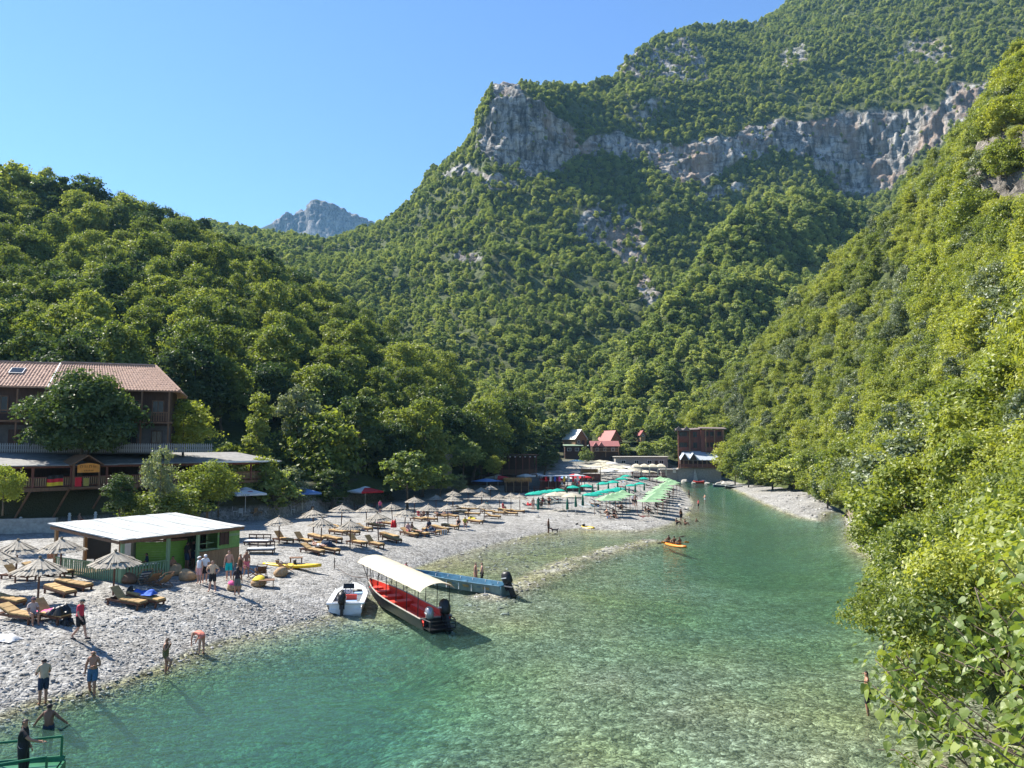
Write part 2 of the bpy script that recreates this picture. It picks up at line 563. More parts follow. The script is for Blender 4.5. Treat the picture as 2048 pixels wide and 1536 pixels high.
# ================================================================ HILLS AND MOUNTAINS
def rock_material(name, soil, rock_lo, rock_hi, stain):
    m, t, out = _nodes(name)
    b = N(t, 'ShaderNodeBsdfPrincipled', Roughness=0.9)
    b.inputs['Specular IOR Level'].default_value = 0.15
    geo = N(t, 'ShaderNodeNewGeometry')
    mp = N(t, 'ShaderNodeMapping'); mp.inputs['Scale'].default_value = (1.5, 1.5, 0.4)
    t.links.new(geo.outputs['Position'], mp.inputs[0])
    n1 = N(t, 'ShaderNodeTexNoise', Scale=0.09, Detail=8.0, Roughness=0.68)
    n2 = N(t, 'ShaderNodeTexNoise', Scale=0.02, Detail=3.0)
    n3 = N(t, 'ShaderNodeTexNoise', Scale=0.05, Detail=6.0, Roughness=0.6)
    t.links.new(mp.outputs[0], n1.inputs['Vector']); t.links.new(mp.outputs[0], n2.inputs['Vector']); t.links.new(geo.outputs['Position'], n3.inputs['Vector'])
    rk = ramp(t, n1.outputs[0], [(0.38, tuple(c * 0.5 for c in rock_lo)), (0.46, rock_lo), (0.56, rock_hi), (0.70, tuple(min(.75, c * 1.35) for c in rock_hi))])
    mp2 = N(t, 'ShaderNodeMapping'); mp2.inputs['Scale'].default_value = (1, 1, 0.10)
    t.links.new(geo.outputs['Position'], mp2.inputs[0])
    n4 = N(t, 'ShaderNodeTexNoise', Scale=0.30, Detail=5.0, Roughness=0.7)
    t.links.new(mp2.outputs[0], n4.inputs['Vector'])
    mp3 = N(t, 'ShaderNodeMapping'); mp3.inputs['Scale'].default_value = (0.12, 0.12, 1); mp3.inputs['Rotation'].default_value = (0.12, 0.08, 0)
    t.links.new(geo.outputs['Position'], mp3.inputs[0])
    n5 = N(t, 'ShaderNodeTexNoise', Scale=0.28, Detail=4.0, Roughness=0.65)
    t.links.new(mp3.outputs[0], n5.inputs['Vector'])
    rk = mixc(t, 1.0, rk, ramp(t, n4.outputs[0], [(0.36, (.34, .35, .37)), (0.47, (.85, .85, .86)), (0.6, (1.1, 1.09, 1.06))]), 'MULTIPLY')
    rk = mixc(t, 0.8, rk, ramp(t, n5.outputs[0], [(0.38, (.45, .45, .45)), (0.46, (.95, .95, .95)), (0.62, (1.1, 1.1, 1.1))]), 'MULTIPLY')
    st = math_(t, 'MULTIPLY', math_(t, 'SUBTRACT', n2.outputs[0], 0.52), 7.0, True)
    rk = mixc(t, math_(t, 'MULTIPLY', st, 0.6), rk, stain)
    so = ramp(t, n3.outputs[0], [(0.3, tuple(c * 0.6 for c in soil)), (0.7, tuple(c * 1.3 for c in soil))])
    at = N(t, 'ShaderNodeAttribute', attribute_name='rock')
    f = math_(t, 'MULTIPLY_ADD', at.outputs['Fac'], 2.2)
    f.node.use_clamp = True
    t.links.new(math_(t, 'SUBTRACT', math_(t, 'MULTIPLY', n1.outputs[0], 1.6), 1.35), f.node.inputs[2])
    c = mixc(t, f, so, rk)
    t.links.new(c, b.inputs['Base Color'])
    bp = N(t, 'ShaderNodeBump', Strength=0.9, Distance=2.0)
    t.links.new(math_(t, 'ADD', math_(t, 'ADD', n1.outputs[0], n4.outputs[0]), n5.outputs[0]), bp.inputs['Height'])
    t.links.new(bp.outputs[0], b.inputs['Normal'])
    t.links.new(b.outputs[0], out.inputs[0])
    return m

def box_smooth(a, k, axis):
    if k < 1: return a
    pad = [(0, 0)] * a.ndim; pad[axis] = (k, k)
    q = np.pad(a, pad, mode='edge')
    return sum(np.take(q, np.arange(i, i + a.shape[axis]), axis) for i in range(2 * k + 1)) / (2 * k + 1)

class Hill:
    def __init__(s, name, cols, npx, nrow, m, rocks=(), amp=1.0, wl=30.0, flute=4.0, smooth_c=2, close=True):
        pxs = np.array([c[0] for c in cols], float)
        K = 96
        prof = []
        for px, pts in cols:
            w_ = np.array([P(px, y, d) for d, y in pts])
            t = np.linspace(0, len(pts) - 1, K)
            prof.append(np.stack([np.interp(t, np.arange(len(pts)), w_[:, k]) for k in range(3)], -1))
        prof = np.array(prof)                                     # columns x K x 3
        gx = np.linspace(pxs[0], pxs[-1], npx)
        g = np.empty((npx, K, 3))
        for k in range(K):
            for q in range(3):
                g[:, k, q] = np.interp(gx, pxs, prof[:, k, q])
        g = box_smooth(g, smooth_c, 0)
        tt = np.linspace(0, K - 1, nrow)
        out = np.empty((npx, nrow, 3))
        for q in range(3):
            i0 = np.floor(tt).astype(int).clip(0, K - 2)
            out[..., q] = g[:, i0, q] * (1 - (tt - i0)) + g[:, i0 + 1, q] * (tt - i0)
        pos = out
        px_, py_ = project(pos)
        rk = np.zeros(px_.shape)
        wob = fbm(np.stack([px_ / 45, py_ / 45, 0 * px_], -1), 3)
        for poly in rocks:
            st_ = 1.0
            if isinstance(poly, tuple): poly, st_ = poly
            rk = np.maximum(rk, poly_in(poly, px_ + 16 * wob, py_ + 12 * np.roll(wob, 7, 0)).astype(float) * st_)
        rk = box_smooth(box_smooth(rk, 1, 0), 1, 1)
        nrm = s.normals(pos)
        # relief: broad gullies and ribs on the slopes, fluted faces on the cliffs
        dsp = amp * fbm(pos / wl, 5)
        rg = 1 - np.abs(fbm(np.stack([pos[..., 0] / (wl * .5), pos[..., 1] / (wl * .5), pos[..., 2] / (wl * 2.2)], -1) + 9, 4))
        rg2 = 1 - np.abs(fbm(np.stack([pos[..., 0] / (wl * .16), pos[..., 1] / (wl * .16), pos[..., 2] / (wl * 1.1)], -1) + 31, 3))
        dsp = dsp + rk * flute * ((rg - 0.6) * 0.9 + (rg2 - 0.6) * 1.1) + rk * flute * 0.22 * np.sign(np.sin(pos[..., 2] / 6.0 + 4 * wob))
        dsp = dsp + rk * flute * 0.5 * fbm(pos / (wl * 0.09), 3)
        edge = np.minimum(np.linspace(0, 1, nrow) * 8, 1)[None, :]
        pos = pos + nrm * (dsp * edge)[..., None]
        s.pos, s.rock = pos, rk
        s.nrm = s.normals(pos)
        ix = np.arange(npx * nrow).reshape(npx, nrow)
        f = np.stack([ix[:-1, :-1], ix[1:, :-1], ix[1:, 1:], ix[:-1, 1:]], -1).reshape(-1, 4)
        s.f = f
        s.obj = link(name, mesh_np(name, pos, f, m, True, {'rock': ('POINT', rk)}), kind='structure')
    @staticmethod
    def normals(pos):
        du = np.gradient(pos, axis=0); dv = np.gradient(pos, axis=1)
        n = np.cross(du, dv)
        n /= np.linalg.norm(n, axis=-1, keepdims=True) + 1e-9
        n[n[..., 2] < 0] *= -1
        return n
    def sample(s, spacing, seed=1, rock_max=0.35, rock_p=0.0, pxr=(-260, 2300), back=True, cap=200000, steep=0.22):
        """points spread over the slope about one spacing apart"""
        rng = np.random.default_rng(seed)
        v = s.pos.reshape(-1, 3)
        q = v[s.f]
        ar = 0.5 * np.linalg.norm(np.cross(q[:, 2] - q[:, 0], q[:, 3] - q[:, 1]), axis=1)
        horiz = np.abs(np.cross(q[:, 2] - q[:, 0], q[:, 3] - q[:, 1])[:, 2]) * 0.5
        ar = 0.5 * ar + 0.5 * horiz
        n = int(min(cap, 2.2 * ar.sum() / spacing ** 2))
        k = rng.choice(len(q), n, p=ar / ar.sum())
        a, b = rng.random(n)[:, None], rng.random(n)[:, None]
        p = q[k, 0] * (1 - a) * (1 - b) + q[k, 1] * a * (1 - b) + q[k, 2] * a * b + q[k, 3] * (1 - a) * b
        rk0 = rk = s.rock.reshape(-1)[s.f[k, 0]]
        rk = np.where(rng.random(n) < rock_p + .8 * np.clip(.97 - rk, 0, 1), 0, rk)
        nz = s.nrm.reshape(-1, 3)[s.f[k, 0]][:, 2]
        px, py = project(p)
        ok = (rk < rock_max) & (px > pxr[0]) & (px < pxr[1]) & (nz > steep)
        p, px, py = p[ok], px[ok], py[ok]
        cells, keep = {}, []
        cs = spacing * 0.8
        for i, (x, y, z) in enumerate(p):
            c = (int(x // cs), int(y // cs), int(z // (cs * 1.5)))
            bad = False
            for dx in (-1, 0, 1):
                for dy in (-1, 0, 1):
                    for dz_ in (-1, 0, 1):
                        o = cells.get((c[0] + dx, c[1] + dy, c[2] + dz_))
                        if o is not None and (o[0] - x) ** 2 + (o[1] - y) ** 2 + (o[2] - z) ** 2 < (spacing * 0.78) ** 2:
                            bad = True; break
                    if bad: break
                if bad: break
            if not bad:
                cells[c] = (x, y, z); keep.append(i)
        s.last_rk = rk0[ok][keep]
        return p[keep], px[keep], py[keep]

M_FAR = rock_material('far_peak_rock', (0.07, 0.09, 0.06), (0.10, 0.105, 0.11), (0.20, 0.20, 0.20), (0.36, 0.34, 0.32))
M_MTN = rock_material('mountain_rock', (0.078, 0.094, 0.035), (0.17, 0.165, 0.152), (0.35, 0.335, 0.305), (0.30, 0.20, 0.135))
M_SLP = rock_material('slope_earth', (0.075, 0.095, 0.03), (0.10, 0.09, 0.078), (0.24, 0.215, 0.185), (0.30, 0.22, 0.15))

# the far blue peak seen over the saddle
FARP = [(300, 520), (480, 470), (555, 440), (575, 425), (590, 430), (600, 418), (612, 422), (622, 398), (632, 396), (650, 404), (690, 420), (740, 440), (800, 468), (900, 520), (1000, 560)]
far_cols = [(px, [(4300, 620), (4600, 540 + 0 * y), (4900, y + 45 if y < 470 else y + 15), (5000, y), (5250, y + 10), (5800, 600)]) for px, y in FARP]
far_peak = Hill('far_mountain', far_cols, 260, 90, M_FAR, [[(540, 395), (760, 395), (760, 520), (540, 520)]], amp=12, wl=300, flute=16, smooth_c=1)

MC = {
 150: [(350, 640), (430, 585), (520, 540), (600, 505), (660, 492), (720, 484), (760, 480), (780, 478), (800, 476), (960, 500)],
 420: [(350, 700), (450, 600), (550, 545), (640, 505), (700, 488), (750, 478), (780, 473), (800, 470), (820, 468), (980, 490)],
 550: [(330, 760), (430, 640), (540, 565), (640, 515), (720, 494), (780, 485), (810, 480), (830, 478), (850, 476), (1000, 500)],
 660: [(310, 800), (400, 690), (500, 602), (600, 548), (700, 515), (780, 497), (820, 490), (850, 486), (880, 484), (1050, 510)],
 760: [(300, 830), (380, 730), (470, 650), (560, 582), (650, 527), (720, 494), (770, 474), (800, 463), (830, 456), (1000, 480)],
 830: [(290, 845), (370, 750), (450, 670), (540, 590), (620, 530), (690, 470), (740, 440), (780, 420), (800, 409), (920, 440)],
 868: [(287, 850), (365, 755), (445, 670), (530, 590), (610, 525), (680, 455), (735, 400), (742, 356), (780, 345), (900, 370)],
 905: [(285, 855), (360, 760), (440, 670), (520, 590), (590, 520), (650, 440), (708, 378), (720, 345), (745, 316), (870, 340)],
 945: [(285, 857), (358, 762), (435, 675), (515, 590), (585, 510), (645, 420), (705, 340), (720, 305), (745, 276), (870, 300)],
 962: [(285, 858), (356, 765), (432, 680), (512, 590), (582, 502), (640, 402), (692, 320), (712, 280), (722, 215), (860, 260)],
 980: [(285, 860), (355, 770), (430, 680), (510, 590), (580, 500), (640, 400), (690, 318), (705, 302), (716, 190), (745, 182), (870, 190)][:9] + [(870, 195)],
 1060: [(287, 860), (357, 772), (432, 684), (512, 594), (582, 505), (645, 405), (690, 340), (702, 328), (714, 192), (790, 168)],
 1110: [(288, 861), (358, 774), (434, 687), (514, 597), (585, 508), (650, 408), (702, 338), (710, 322), (724, 230), (800, 172)],
 1160: [(290, 862), (360, 775), (440, 690), (520, 600), (590, 510), (660, 410), (715, 330), (727, 312), (748, 262), (840, 170)],
 1220: [(292, 862), (363, 777), (443, 690), (525, 600), (600, 505), (670, 410), (725, 345), (738, 322), (770, 250), (890, 162)],
 1260: [(295, 862), (366, 778), (446, 690), (530, 598), (608, 500), (676, 408), (728, 342), (738, 322), (765, 268), (910, 116)],
 1320: [(300, 862), (370, 780), (450, 690), (540, 590), (620, 490), (682, 405), (726, 345), (734, 328), (754, 265), (1000, 84)],
 1400: [(300, 865), (375, 785), (460, 690), (550, 590), (630, 490), (690, 410), (724, 365), (733, 352), (752, 282), (1050, 58)],
 1500: [(300, 870), (380, 790), (470, 690), (560, 590), (640, 490), (700, 410), (742, 345), (750, 328), (770, 262), (1080, 48)],
 1600: [(300, 870), (380, 790), (470, 690), (560, 590), (640, 490), (700, 410), (744, 332), (754, 316), (778, 236), (1130, -10)],
 1700: [(300, 870), (380, 790), (470, 690), (560, 590), (640, 500), (700, 430), (734, 395), (742, 384), (770, 228), (1150, -75)],
 1760: [(300, 870), (380, 790), (470, 690), (560, 590), (640, 500), (700, 430), (722, 404), (730, 394), (762, 222), (1150, -110)],
 1850: [(300, 870), (370, 790), (450, 690), (530, 590), (600, 490), (660, 400), (702, 330), (710, 318), (738, 212), (1140, -160)],
 1950: [(300, 870), (360, 790), (430, 690), (510, 580), (580, 470), (640, 370), (682, 288), (690, 276), (720, 188), (1120, -220)],
 2100: [(300, 870), (350, 790), (410, 690), (480, 570), (550, 450), (610, 340), (652, 260), (660, 250), (690, 160), (1080, -280)],
 2450: [(300, 870), (340, 790), (390, 690), (450, 560), (510, 420), (560, 300), (602, 200), (610, 190), (640, 100), (1020, -380)],
}
mcols = []
for px in sorted(MC):
    pts = MC[px]
    a, b = np.array(P(px, pts[-2][1], pts[-2][0])), np.array(P(px, pts[-1][1], pts[-1][0]))
    crest_is_last = px >= 1160
    tail = [(pts[-1][0] + 260, pts[-1][1] + 90)] if crest_is_last else [(pts[-1][0] + 300, pts[-1][1] + 60)]
    # lower half in more steps keeps the profile rows of neighbouring columns together
    mid = [(0.55 * pts[-2][0] + 0.45 * pts[-1][0], None)]
    d = mid[0][0]
    q = a + (b - a) * ((d - a[1]) / (b[1] - a[1]))
    q[2] += (0.035 if crest_is_last else 0.0) * abs(b[1] - a[1])
    _, my = project(q)
    mcols.append((px, pts[:-1] + [(d, float(my))] + [pts[-1]] + tail))
ROCKS = [
 [(968, 195), (985, 180), (1030, 182), (1060, 192), (1110, 228), (1160, 268), (1160, 305), (1115, 345), (1060, 352), (1000, 328), (950, 300), (958, 240)],
 ([(862, 340), (905, 330), (960, 330), (1000, 345), (1060, 378), (1000, 372), (920, 358), (870, 358)], .8),
 ([(1135, 440), (1180, 415), (1260, 420), (1295, 470), (1310, 560), (1330, 640), (1290, 635), (1250, 560), (1240, 500), (1180, 480), (1150, 480)], .68),
 [(1290, 255), (1340, 285), (1385, 275), (1480, 262), (1505, 310), (1450, 345), (1400, 378), (1340, 360), (1290, 325)],
 [(1480, 262), (1560, 232), (1650, 236), (1740, 218), (1850, 212), (1862, 270), (1800, 340), (1762, 398), (1690, 390), (1640, 338), (1560, 318), (1500, 325)],
 [(1840, 225), (1900, 190), (1985, 168), (1965, 235), (1890, 282), (1850, 295)],
 ([(1225, 155), (1255, 112), (1330, 95), (1400, 108), (1425, 165), (1350, 178), (1300, 150), (1260, 165)], .72),
 ([(1550, 95), (1620, 85), (1632, 140), (1570, 152)], .6), ([(1780, 95), (1850, 62), (1920, 100), (1890, 142), (1800, 130)], .6),
 [(905, 522), (960, 500), (985, 530), (930, 538)], [(1160, 285), (1225, 255), (1290, 265), (1290, 300), (1230, 320), (1170, 310)],
 [(1370, 385), (1480, 362), (1500, 378), (1400, 402)], ([(1250, 235), (1330, 205), (1350, 222), (1280, 250)], .6), [(800, 405), (815, 385), (832, 385), (832, 408)],
]
mountain = Hill('mountain', mcols, 800, 430, M_MTN, ROCKS, amp=9, wl=75, flute=4.2, smooth_c=3)

S2 = {1040: (300, 880, 310), 1100: (280, 875, 318), 1160: (275, 838, 335), 1230: (270, 775, 355), 1300: (268, 680, 392), 1370: (268, 580, 435), 1440: (268, 478, 480), 1540: (270, 392, 535),
      1640: (270, 396, 555), 1720: (270, 440, 560), 1800: (270, 490, 560), 1900: (270, 560, 540)}
s2cols = []
for px, (d0, yc, dc) in sorted(S2.items()):
    rows = [(d0, 885)]
    for k, e in ((0.25, 0.20), (0.5, 0.47), (0.75, 0.76), (0.92, 0.95)):
        rows.append((d0 + (dc - d0) * k, 885 + (yc - 885) * e))
    rows += [(dc, yc), (dc + 25, yc + 25), (dc + 75, yc + 95)]
    s2cols.append((px, rows))
spur = Hill('spur_hill', s2cols, 260, 150, M_MTN, [[(1280, 560), (1330, 520), (1345, 620), (1300, 650)]], amp=7, wl=45, flute=5, smooth_c=4)

S3 = {
 1180: [(262, 893), (275, 880), (290, 872), (305, 866), (318, 863), (330, 860), (345, 860), (355, 863), (420, 890)],
 1300: [(262, 905), (272, 885), (285, 868), (300, 858), (312, 852), (325, 850), (345, 850), (360, 854), (430, 880)],
 1360: [(258, 925), (266, 900), (278, 875), (292, 855), (305, 845), (318, 838), (335, 838), (350, 842), (420, 870)],
 1440: [(236, 950), (245, 920), (255, 890), (266, 860), (278, 835), (290, 815), (305, 806), (322, 812), (390, 850)],
 1500: [(196, 975), (206, 945), (220, 908), (238, 865), (255, 815), (275, 765), (292, 738), (310, 738), (380, 780)],
 1600: [(162, 985), (172, 955), (190, 908), (210, 850), (232, 780), (255, 700), (275, 638), (295, 628), (360, 660)],
 1690: [(108, 1022), (128, 968), (152, 908), (180, 835), (205, 750), (230, 650), (255, 556), (275, 540), (340, 570)],
 1770: [(63, 1132), (82, 1035), (110, 935), (140, 848), (170, 755), (205, 630), (235, 505), (258, 465), (320, 500)],
 1850: [(40, 1250), (62, 1070), (95, 930), (120, 832), (150, 724), (180, 600), (212, 440), (240, 375), (300, 400)],
 1930: [(31, 1350), (52, 1070), (80, 925), (103, 800), (125, 660), (140, 540), (155, 420), (205, 305), (270, 320)],
 1965: [(28, 1400), (47, 1075), (72, 920), (95, 780), (118, 580), (126, 470), (133, 310), (190, 255), (260, 280)],
 2048: [(22, 1500), (37, 1110), (56, 920), (76, 765), (96, 605), (110, 480), (117, 290), (175, 155), (250, 170)],
 2200: [(17, 1640), (28, 1160), (43, 920), (60, 725), (78, 545), (90, 410), (97, 210), (150, 25), (230, 30)],
 2500: [(12, 1900), (19, 1220), (30, 920), (45, 660), (60, 430), (72, 260), (78, 90), (120, -150), (200, -150)],
 3200: [(9, 2300), (13, 1350), (20, 900), (29, 500), (38, 220), (46, 20), (52, -180), (80, -480), (140, -480)],
}
S3ROCK = [([(1940, 300), (1975, 268), (2060, 250), (2100, 300), (2060, 500), (2000, 480), (1960, 450), (1942, 380)], .93),          [(1700, 1020), (1740, 1030), (1760, 1120), (1700, 1095)]]
right_slope = Hill('right_hill', [(px, S3[px]) for px in sorted(S3)], 420, 150, M_SLP, S3ROCK, amp=1.7, wl=14, flute=1.3, smooth_c=3)

S1 = {
 -700: [(92, 900), (130, 740), (170, 600), (215, 480), (260, 400), (300, 340), (380, 380)],
 -200: [(92, 905), (130, 750), (170, 610), (215, 490), (260, 415), (300, 370), (380, 410)],
 0:    [(92, 910), (125, 780), (160, 660), (200, 550), (245, 470), (300, 415), (380, 440)],
 200:  [(92, 915), (125, 790), (160, 680), (200, 580), (245, 505), (300, 455), (380, 480)],
 330:  [(92, 935), (120, 820), (155, 710), (195, 615), (240, 545), (300, 495), (380, 520)],
 400:  [(93, 960), (120, 840), (155, 735), (195, 640), (240, 570), (300, 515), (390, 540)],
 500:  [(97, 985), (120, 890), (150, 790), (185, 695), (225, 625), (290, 565), (380, 590)],
 600:  [(104, 990), (125, 900), (150, 810), (180, 735), (215, 675), (280, 625), (370, 650)],
 750:  [(116, 985), (132, 920), (150, 865), (170, 812), (195, 765), (240, 725), (320, 750)],
 850:  [(130, 975), (145, 925), (160, 885), (175, 850), (195, 820), (230, 800), (300, 825)],
 950:  [(160, 952), (170, 930), (180, 910), (190, 895), (200, 885), (225, 878), (280, 890)],
 1060: [(205, 930), (212, 918), (220, 908), (226, 903), (232, 900), (242, 900), (280, 908)],
 1120: [(225, 925), (230, 915), (235, 910), (240, 907), (246, 905), (254, 905), (280, 912)],
}
left_hill = Hill('left_hill', [(px, S1[px]) for px in sorted(S1)], 320, 120, M_SLP, [[(885, 840), (930, 835), (965, 870), (968, 910), (905, 910)]], amp=2.2, wl=22, flute=1.5, smooth_c=3)
# ================================================================ TREES
L_MID = leaf_mat('leaf_mid_green', (0.048, 0.068, 0.017), (0.092, 0.118, 0.028), (0.150, 0.172, 0.042))
L_DARK = leaf_mat('leaf_dark_green', (0.026, 0.046, 0.016), (0.044, 0.070, 0.023), (0.072, 0.10, 0.03), 0.32)
L_YEL = leaf_mat('leaf_yellow_green', (0.068, 0.092, 0.020), (0.122, 0.146, 0.028), (0.18, 0.195, 0.038), 0.48)
L_MTN = leaf_mat('leaf_mountain', (0.055, 0.082, 0.026), (0.118, 0.150, 0.046), (0.20, 0.22, 0.066), 0.5)
L_GREY = leaf_mat('leaf_grey_green', (0.06, 0.08, 0.04), (0.10, 0.125, 0.065), (0.14, 0.165, 0.09), 0.3, 0.05)
M_BARK = mat('bark', (0.11, 0.085, 0.06), 0.9, 0.35, 5.0, 0.6, stretch=(1, 1, 0.25))

def leaves(c, nrm, size, rng, asp=1.7):
    """one folded leaf card (two triangles sharing a bent quad) at each point"""
    n = len(c)
    r = rng.normal(size=(n, 3))
    u = np.cross(nrm, r); u /= np.linalg.norm(u, axis=1, keepdims=True) + 1e-9
    v = np.cross(nrm, u)
    s = (size * rng.uniform(0.65, 1.35, n))[:, None]
    bend = nrm * s * rng.uniform(-0.25, 0.1, n)[:, None]
    a = c - u * s * asp / 2 + bend
    b = c - v * s / 2
    d = c + u * s * asp / 2 + bend
    e = c + v * s / 2
    vs = np.stack([a, b, d, e], 1).reshape(-1, 3)
    f = np.arange(4 * n).reshape(-1, 4)
    return vs, f

def crown_mesh(name, seed, H, RW, base, lobes, n, leaf, m, lobe=0.42, flat=0.85, top=1.0, irregular=0.3, outward=0.55):
    """foliage of one tree: clumps of leaves round the limbs' ends, gaps between them"""
    rng = np.random.default_rng(seed)
    cc, rr = [], []
    for k in range(lobes):
        u = (k + 0.5) / lobes
        zz = base + (H - base) * (0.08 + 0.84 * u)
        w_ = math.sin(math.pi * (0.12 + 0.80 * u) ** (0.9 * top)) ** 0.7
        ang = k * 2.399 + rng.normal() * 0.4
        rad = RW * w_ * (0.30 + 0.52 * rng.random() ** 0.5)
        cc.append((rad * math.cos(ang), rad * math.sin(ang), zz))
        rr.append(RW * lobe * (0.5 + 1.0 * rng.random() ** 1.5) * (0.55 + 0.45 * w_))
    cc, rr = np.array(cc), np.array(rr)
    k = rng.choice(lobes, n, p=rr ** 2 / (rr ** 2).sum())
    d = rng.normal(size=(n, 3)); d /= np.linalg.norm(d, axis=1, keepdims=True)
    d[:, 2] = np.where(d[:, 2] < -0.35, -d[:, 2] * 0.6, d[:, 2])
    rad = rr[k] * (0.50 + 0.62 * rng.random(n) ** 0.8) * (1 + irregular * fbm(d * 2.3 + k[:, None] * 3.1, 2))
    c = cc[k] + d * rad[:, None] * np.array([1, 1, flat])
    nrm = d * outward + rng.normal(size=(n, 3)) * 0.45 + np.array([0, 0, 0.25])
    nrm /= np.linalg.norm(nrm, axis=1, keepdims=True)
    v, f = leaves(c, nrm, leaf, rng)
    tint = np.clip(0.5 + 0.28 * rng.normal(size=lobes)[k] + 0.22 * rng.normal(size=n), 0, 1)
    return mesh_np(name, v, f, m, False, {'tint': ('FACE', tint)})

def trunk_mesh(name, seed, H, base, r, RW):
    rng = random.Random(seed)
    mb = MB()
    lean = (rng.uniform(-.04, .04) * H, rng.uniform(-.04, .04) * H)
    pts = [(0, 0, -1.2), (lean[0] * .2, lean[1] * .2, base * 0.6), (lean[0] * .6, lean[1] * .6, base * 1.3), (lean[0], lean[1], H * 0.82)]
    mb.tube(pts, [r * 1.3, r, r * 0.75, r * 0.15], 7)
    for k in range(6):
        a = k * 1.05 + rng.random()
        z = base * 0.8 + (H - base) * 0.09 * k
        L = RW * (0.75 - 0.06 * k)
        p0 = Vector((lean[0] * .5, lean[1] * .5, z))
        p1 = p0 + Vector((math.cos(a) * L * .5, math.sin(a) * L * .5, L * 0.35))
        p2 = p0 + Vector((math.cos(a) * L, math.sin(a) * L, L * 0.75))
        mb.tube([p0, p1, p2], [r * 0.45, r * 0.28, r * 0.08], 5)
    return mb.mesh(name, M_BARK, True)

class Kind:
    def __init__(s, key, H, RW, base, variants, **kw):
        s.H = H
        s.crowns = [crown_mesh('crown', 100 * kw.get('seed', 1) + i, H, RW * (0.9 + 0.1 * (i % 3)), base, kw.get('lobes', 26) + 2 * i, kw.get('n', 6500), kw.get('leaf', .33), kw['m'],
                               kw.get('lobe', .42), kw.get('flat', .85), kw.get('top', 1.0), kw.get('irr', .3)) for i in range(variants)]
        s.trunks = [trunk_mesh('trunk', 7 * i + kw.get('seed', 1), H, base, kw.get('r', H * 0.017), RW) for i in range(variants)]
        s.first = [None] * variants

KINDS = {
 'broad': Kind('broad', 15, 5.0, 1.6, 4, m=L_MID, seed=1, n=10500, leaf=.28, lobes=46, lobe=.33, irr=.6),
 'dark':  Kind('dark', 14, 4.4, 1.2, 3, m=L_DARK, seed=2, n=9000, leaf=.28, lobes=40, lobe=.33, irr=.6),
 'slope': Kind('slope', 8, 3.6, 1.2, 4, m=L_YEL, seed=3, n=7000, leaf=.21, lobes=34, lobe=.32, irr=.6),
 'hill':  Kind('hill', 9, 3.4, 1.4, 4, m=L_MTN, seed=4, n=3200, leaf=.36, lobes=26, lobe=.33, irr=.6),
 'grey':  Kind('grey', 9, 3.2, 1.5, 2, m=L_GREY, seed=5, n=5000, leaf=.20, lobes=20, lobe=.36, irr=.45),
 'bush':  Kind('bush', 3.2, 2.2, 0.2, 3, m=L_MID, seed=6, n=4500, leaf=.13, lobes=16, r=.05, irr=.45),
 'ybush': Kind('ybush', 3.4, 2.3, 0.2, 4, m=L_YEL, seed=8, n=6500, leaf=.115, lobes=18, r=.05, irr=.5),
 'poplar': Kind('poplar', 15, 2.6, 1.5, 2, m=L_MID, seed=9, n=6500, leaf=.24, lobes=26, lobe=.42, irr=.45),
 'round': Kind('round', 11, 6.0, 1.6, 1, m=L_DARK, seed=10, n=22000, leaf=.24, lobes=60, lobe=.36, irr=.2),
}
NTREE = [0]
def tree(kind, loc, scale=1.0, rz=None, label=None, group=None, name='tree', cat='tree', sxy=None):
    K = KINDS[kind]
    i = NTREE[0] % len(K.crowns)
    NTREE[0] += 1
    rz = random.uniform(0, 6.28) if rz is None else rz
    e = empty(name, loc, rz, label, cat, group)
    e.scale = (scale * (sxy or 1),) * 2 + (scale,)
    link('trunk', K.trunks[i], e)
    c = link('crown', K.crowns[i], e)
    if K.first[i] is None: K.first[i] = c
    return e

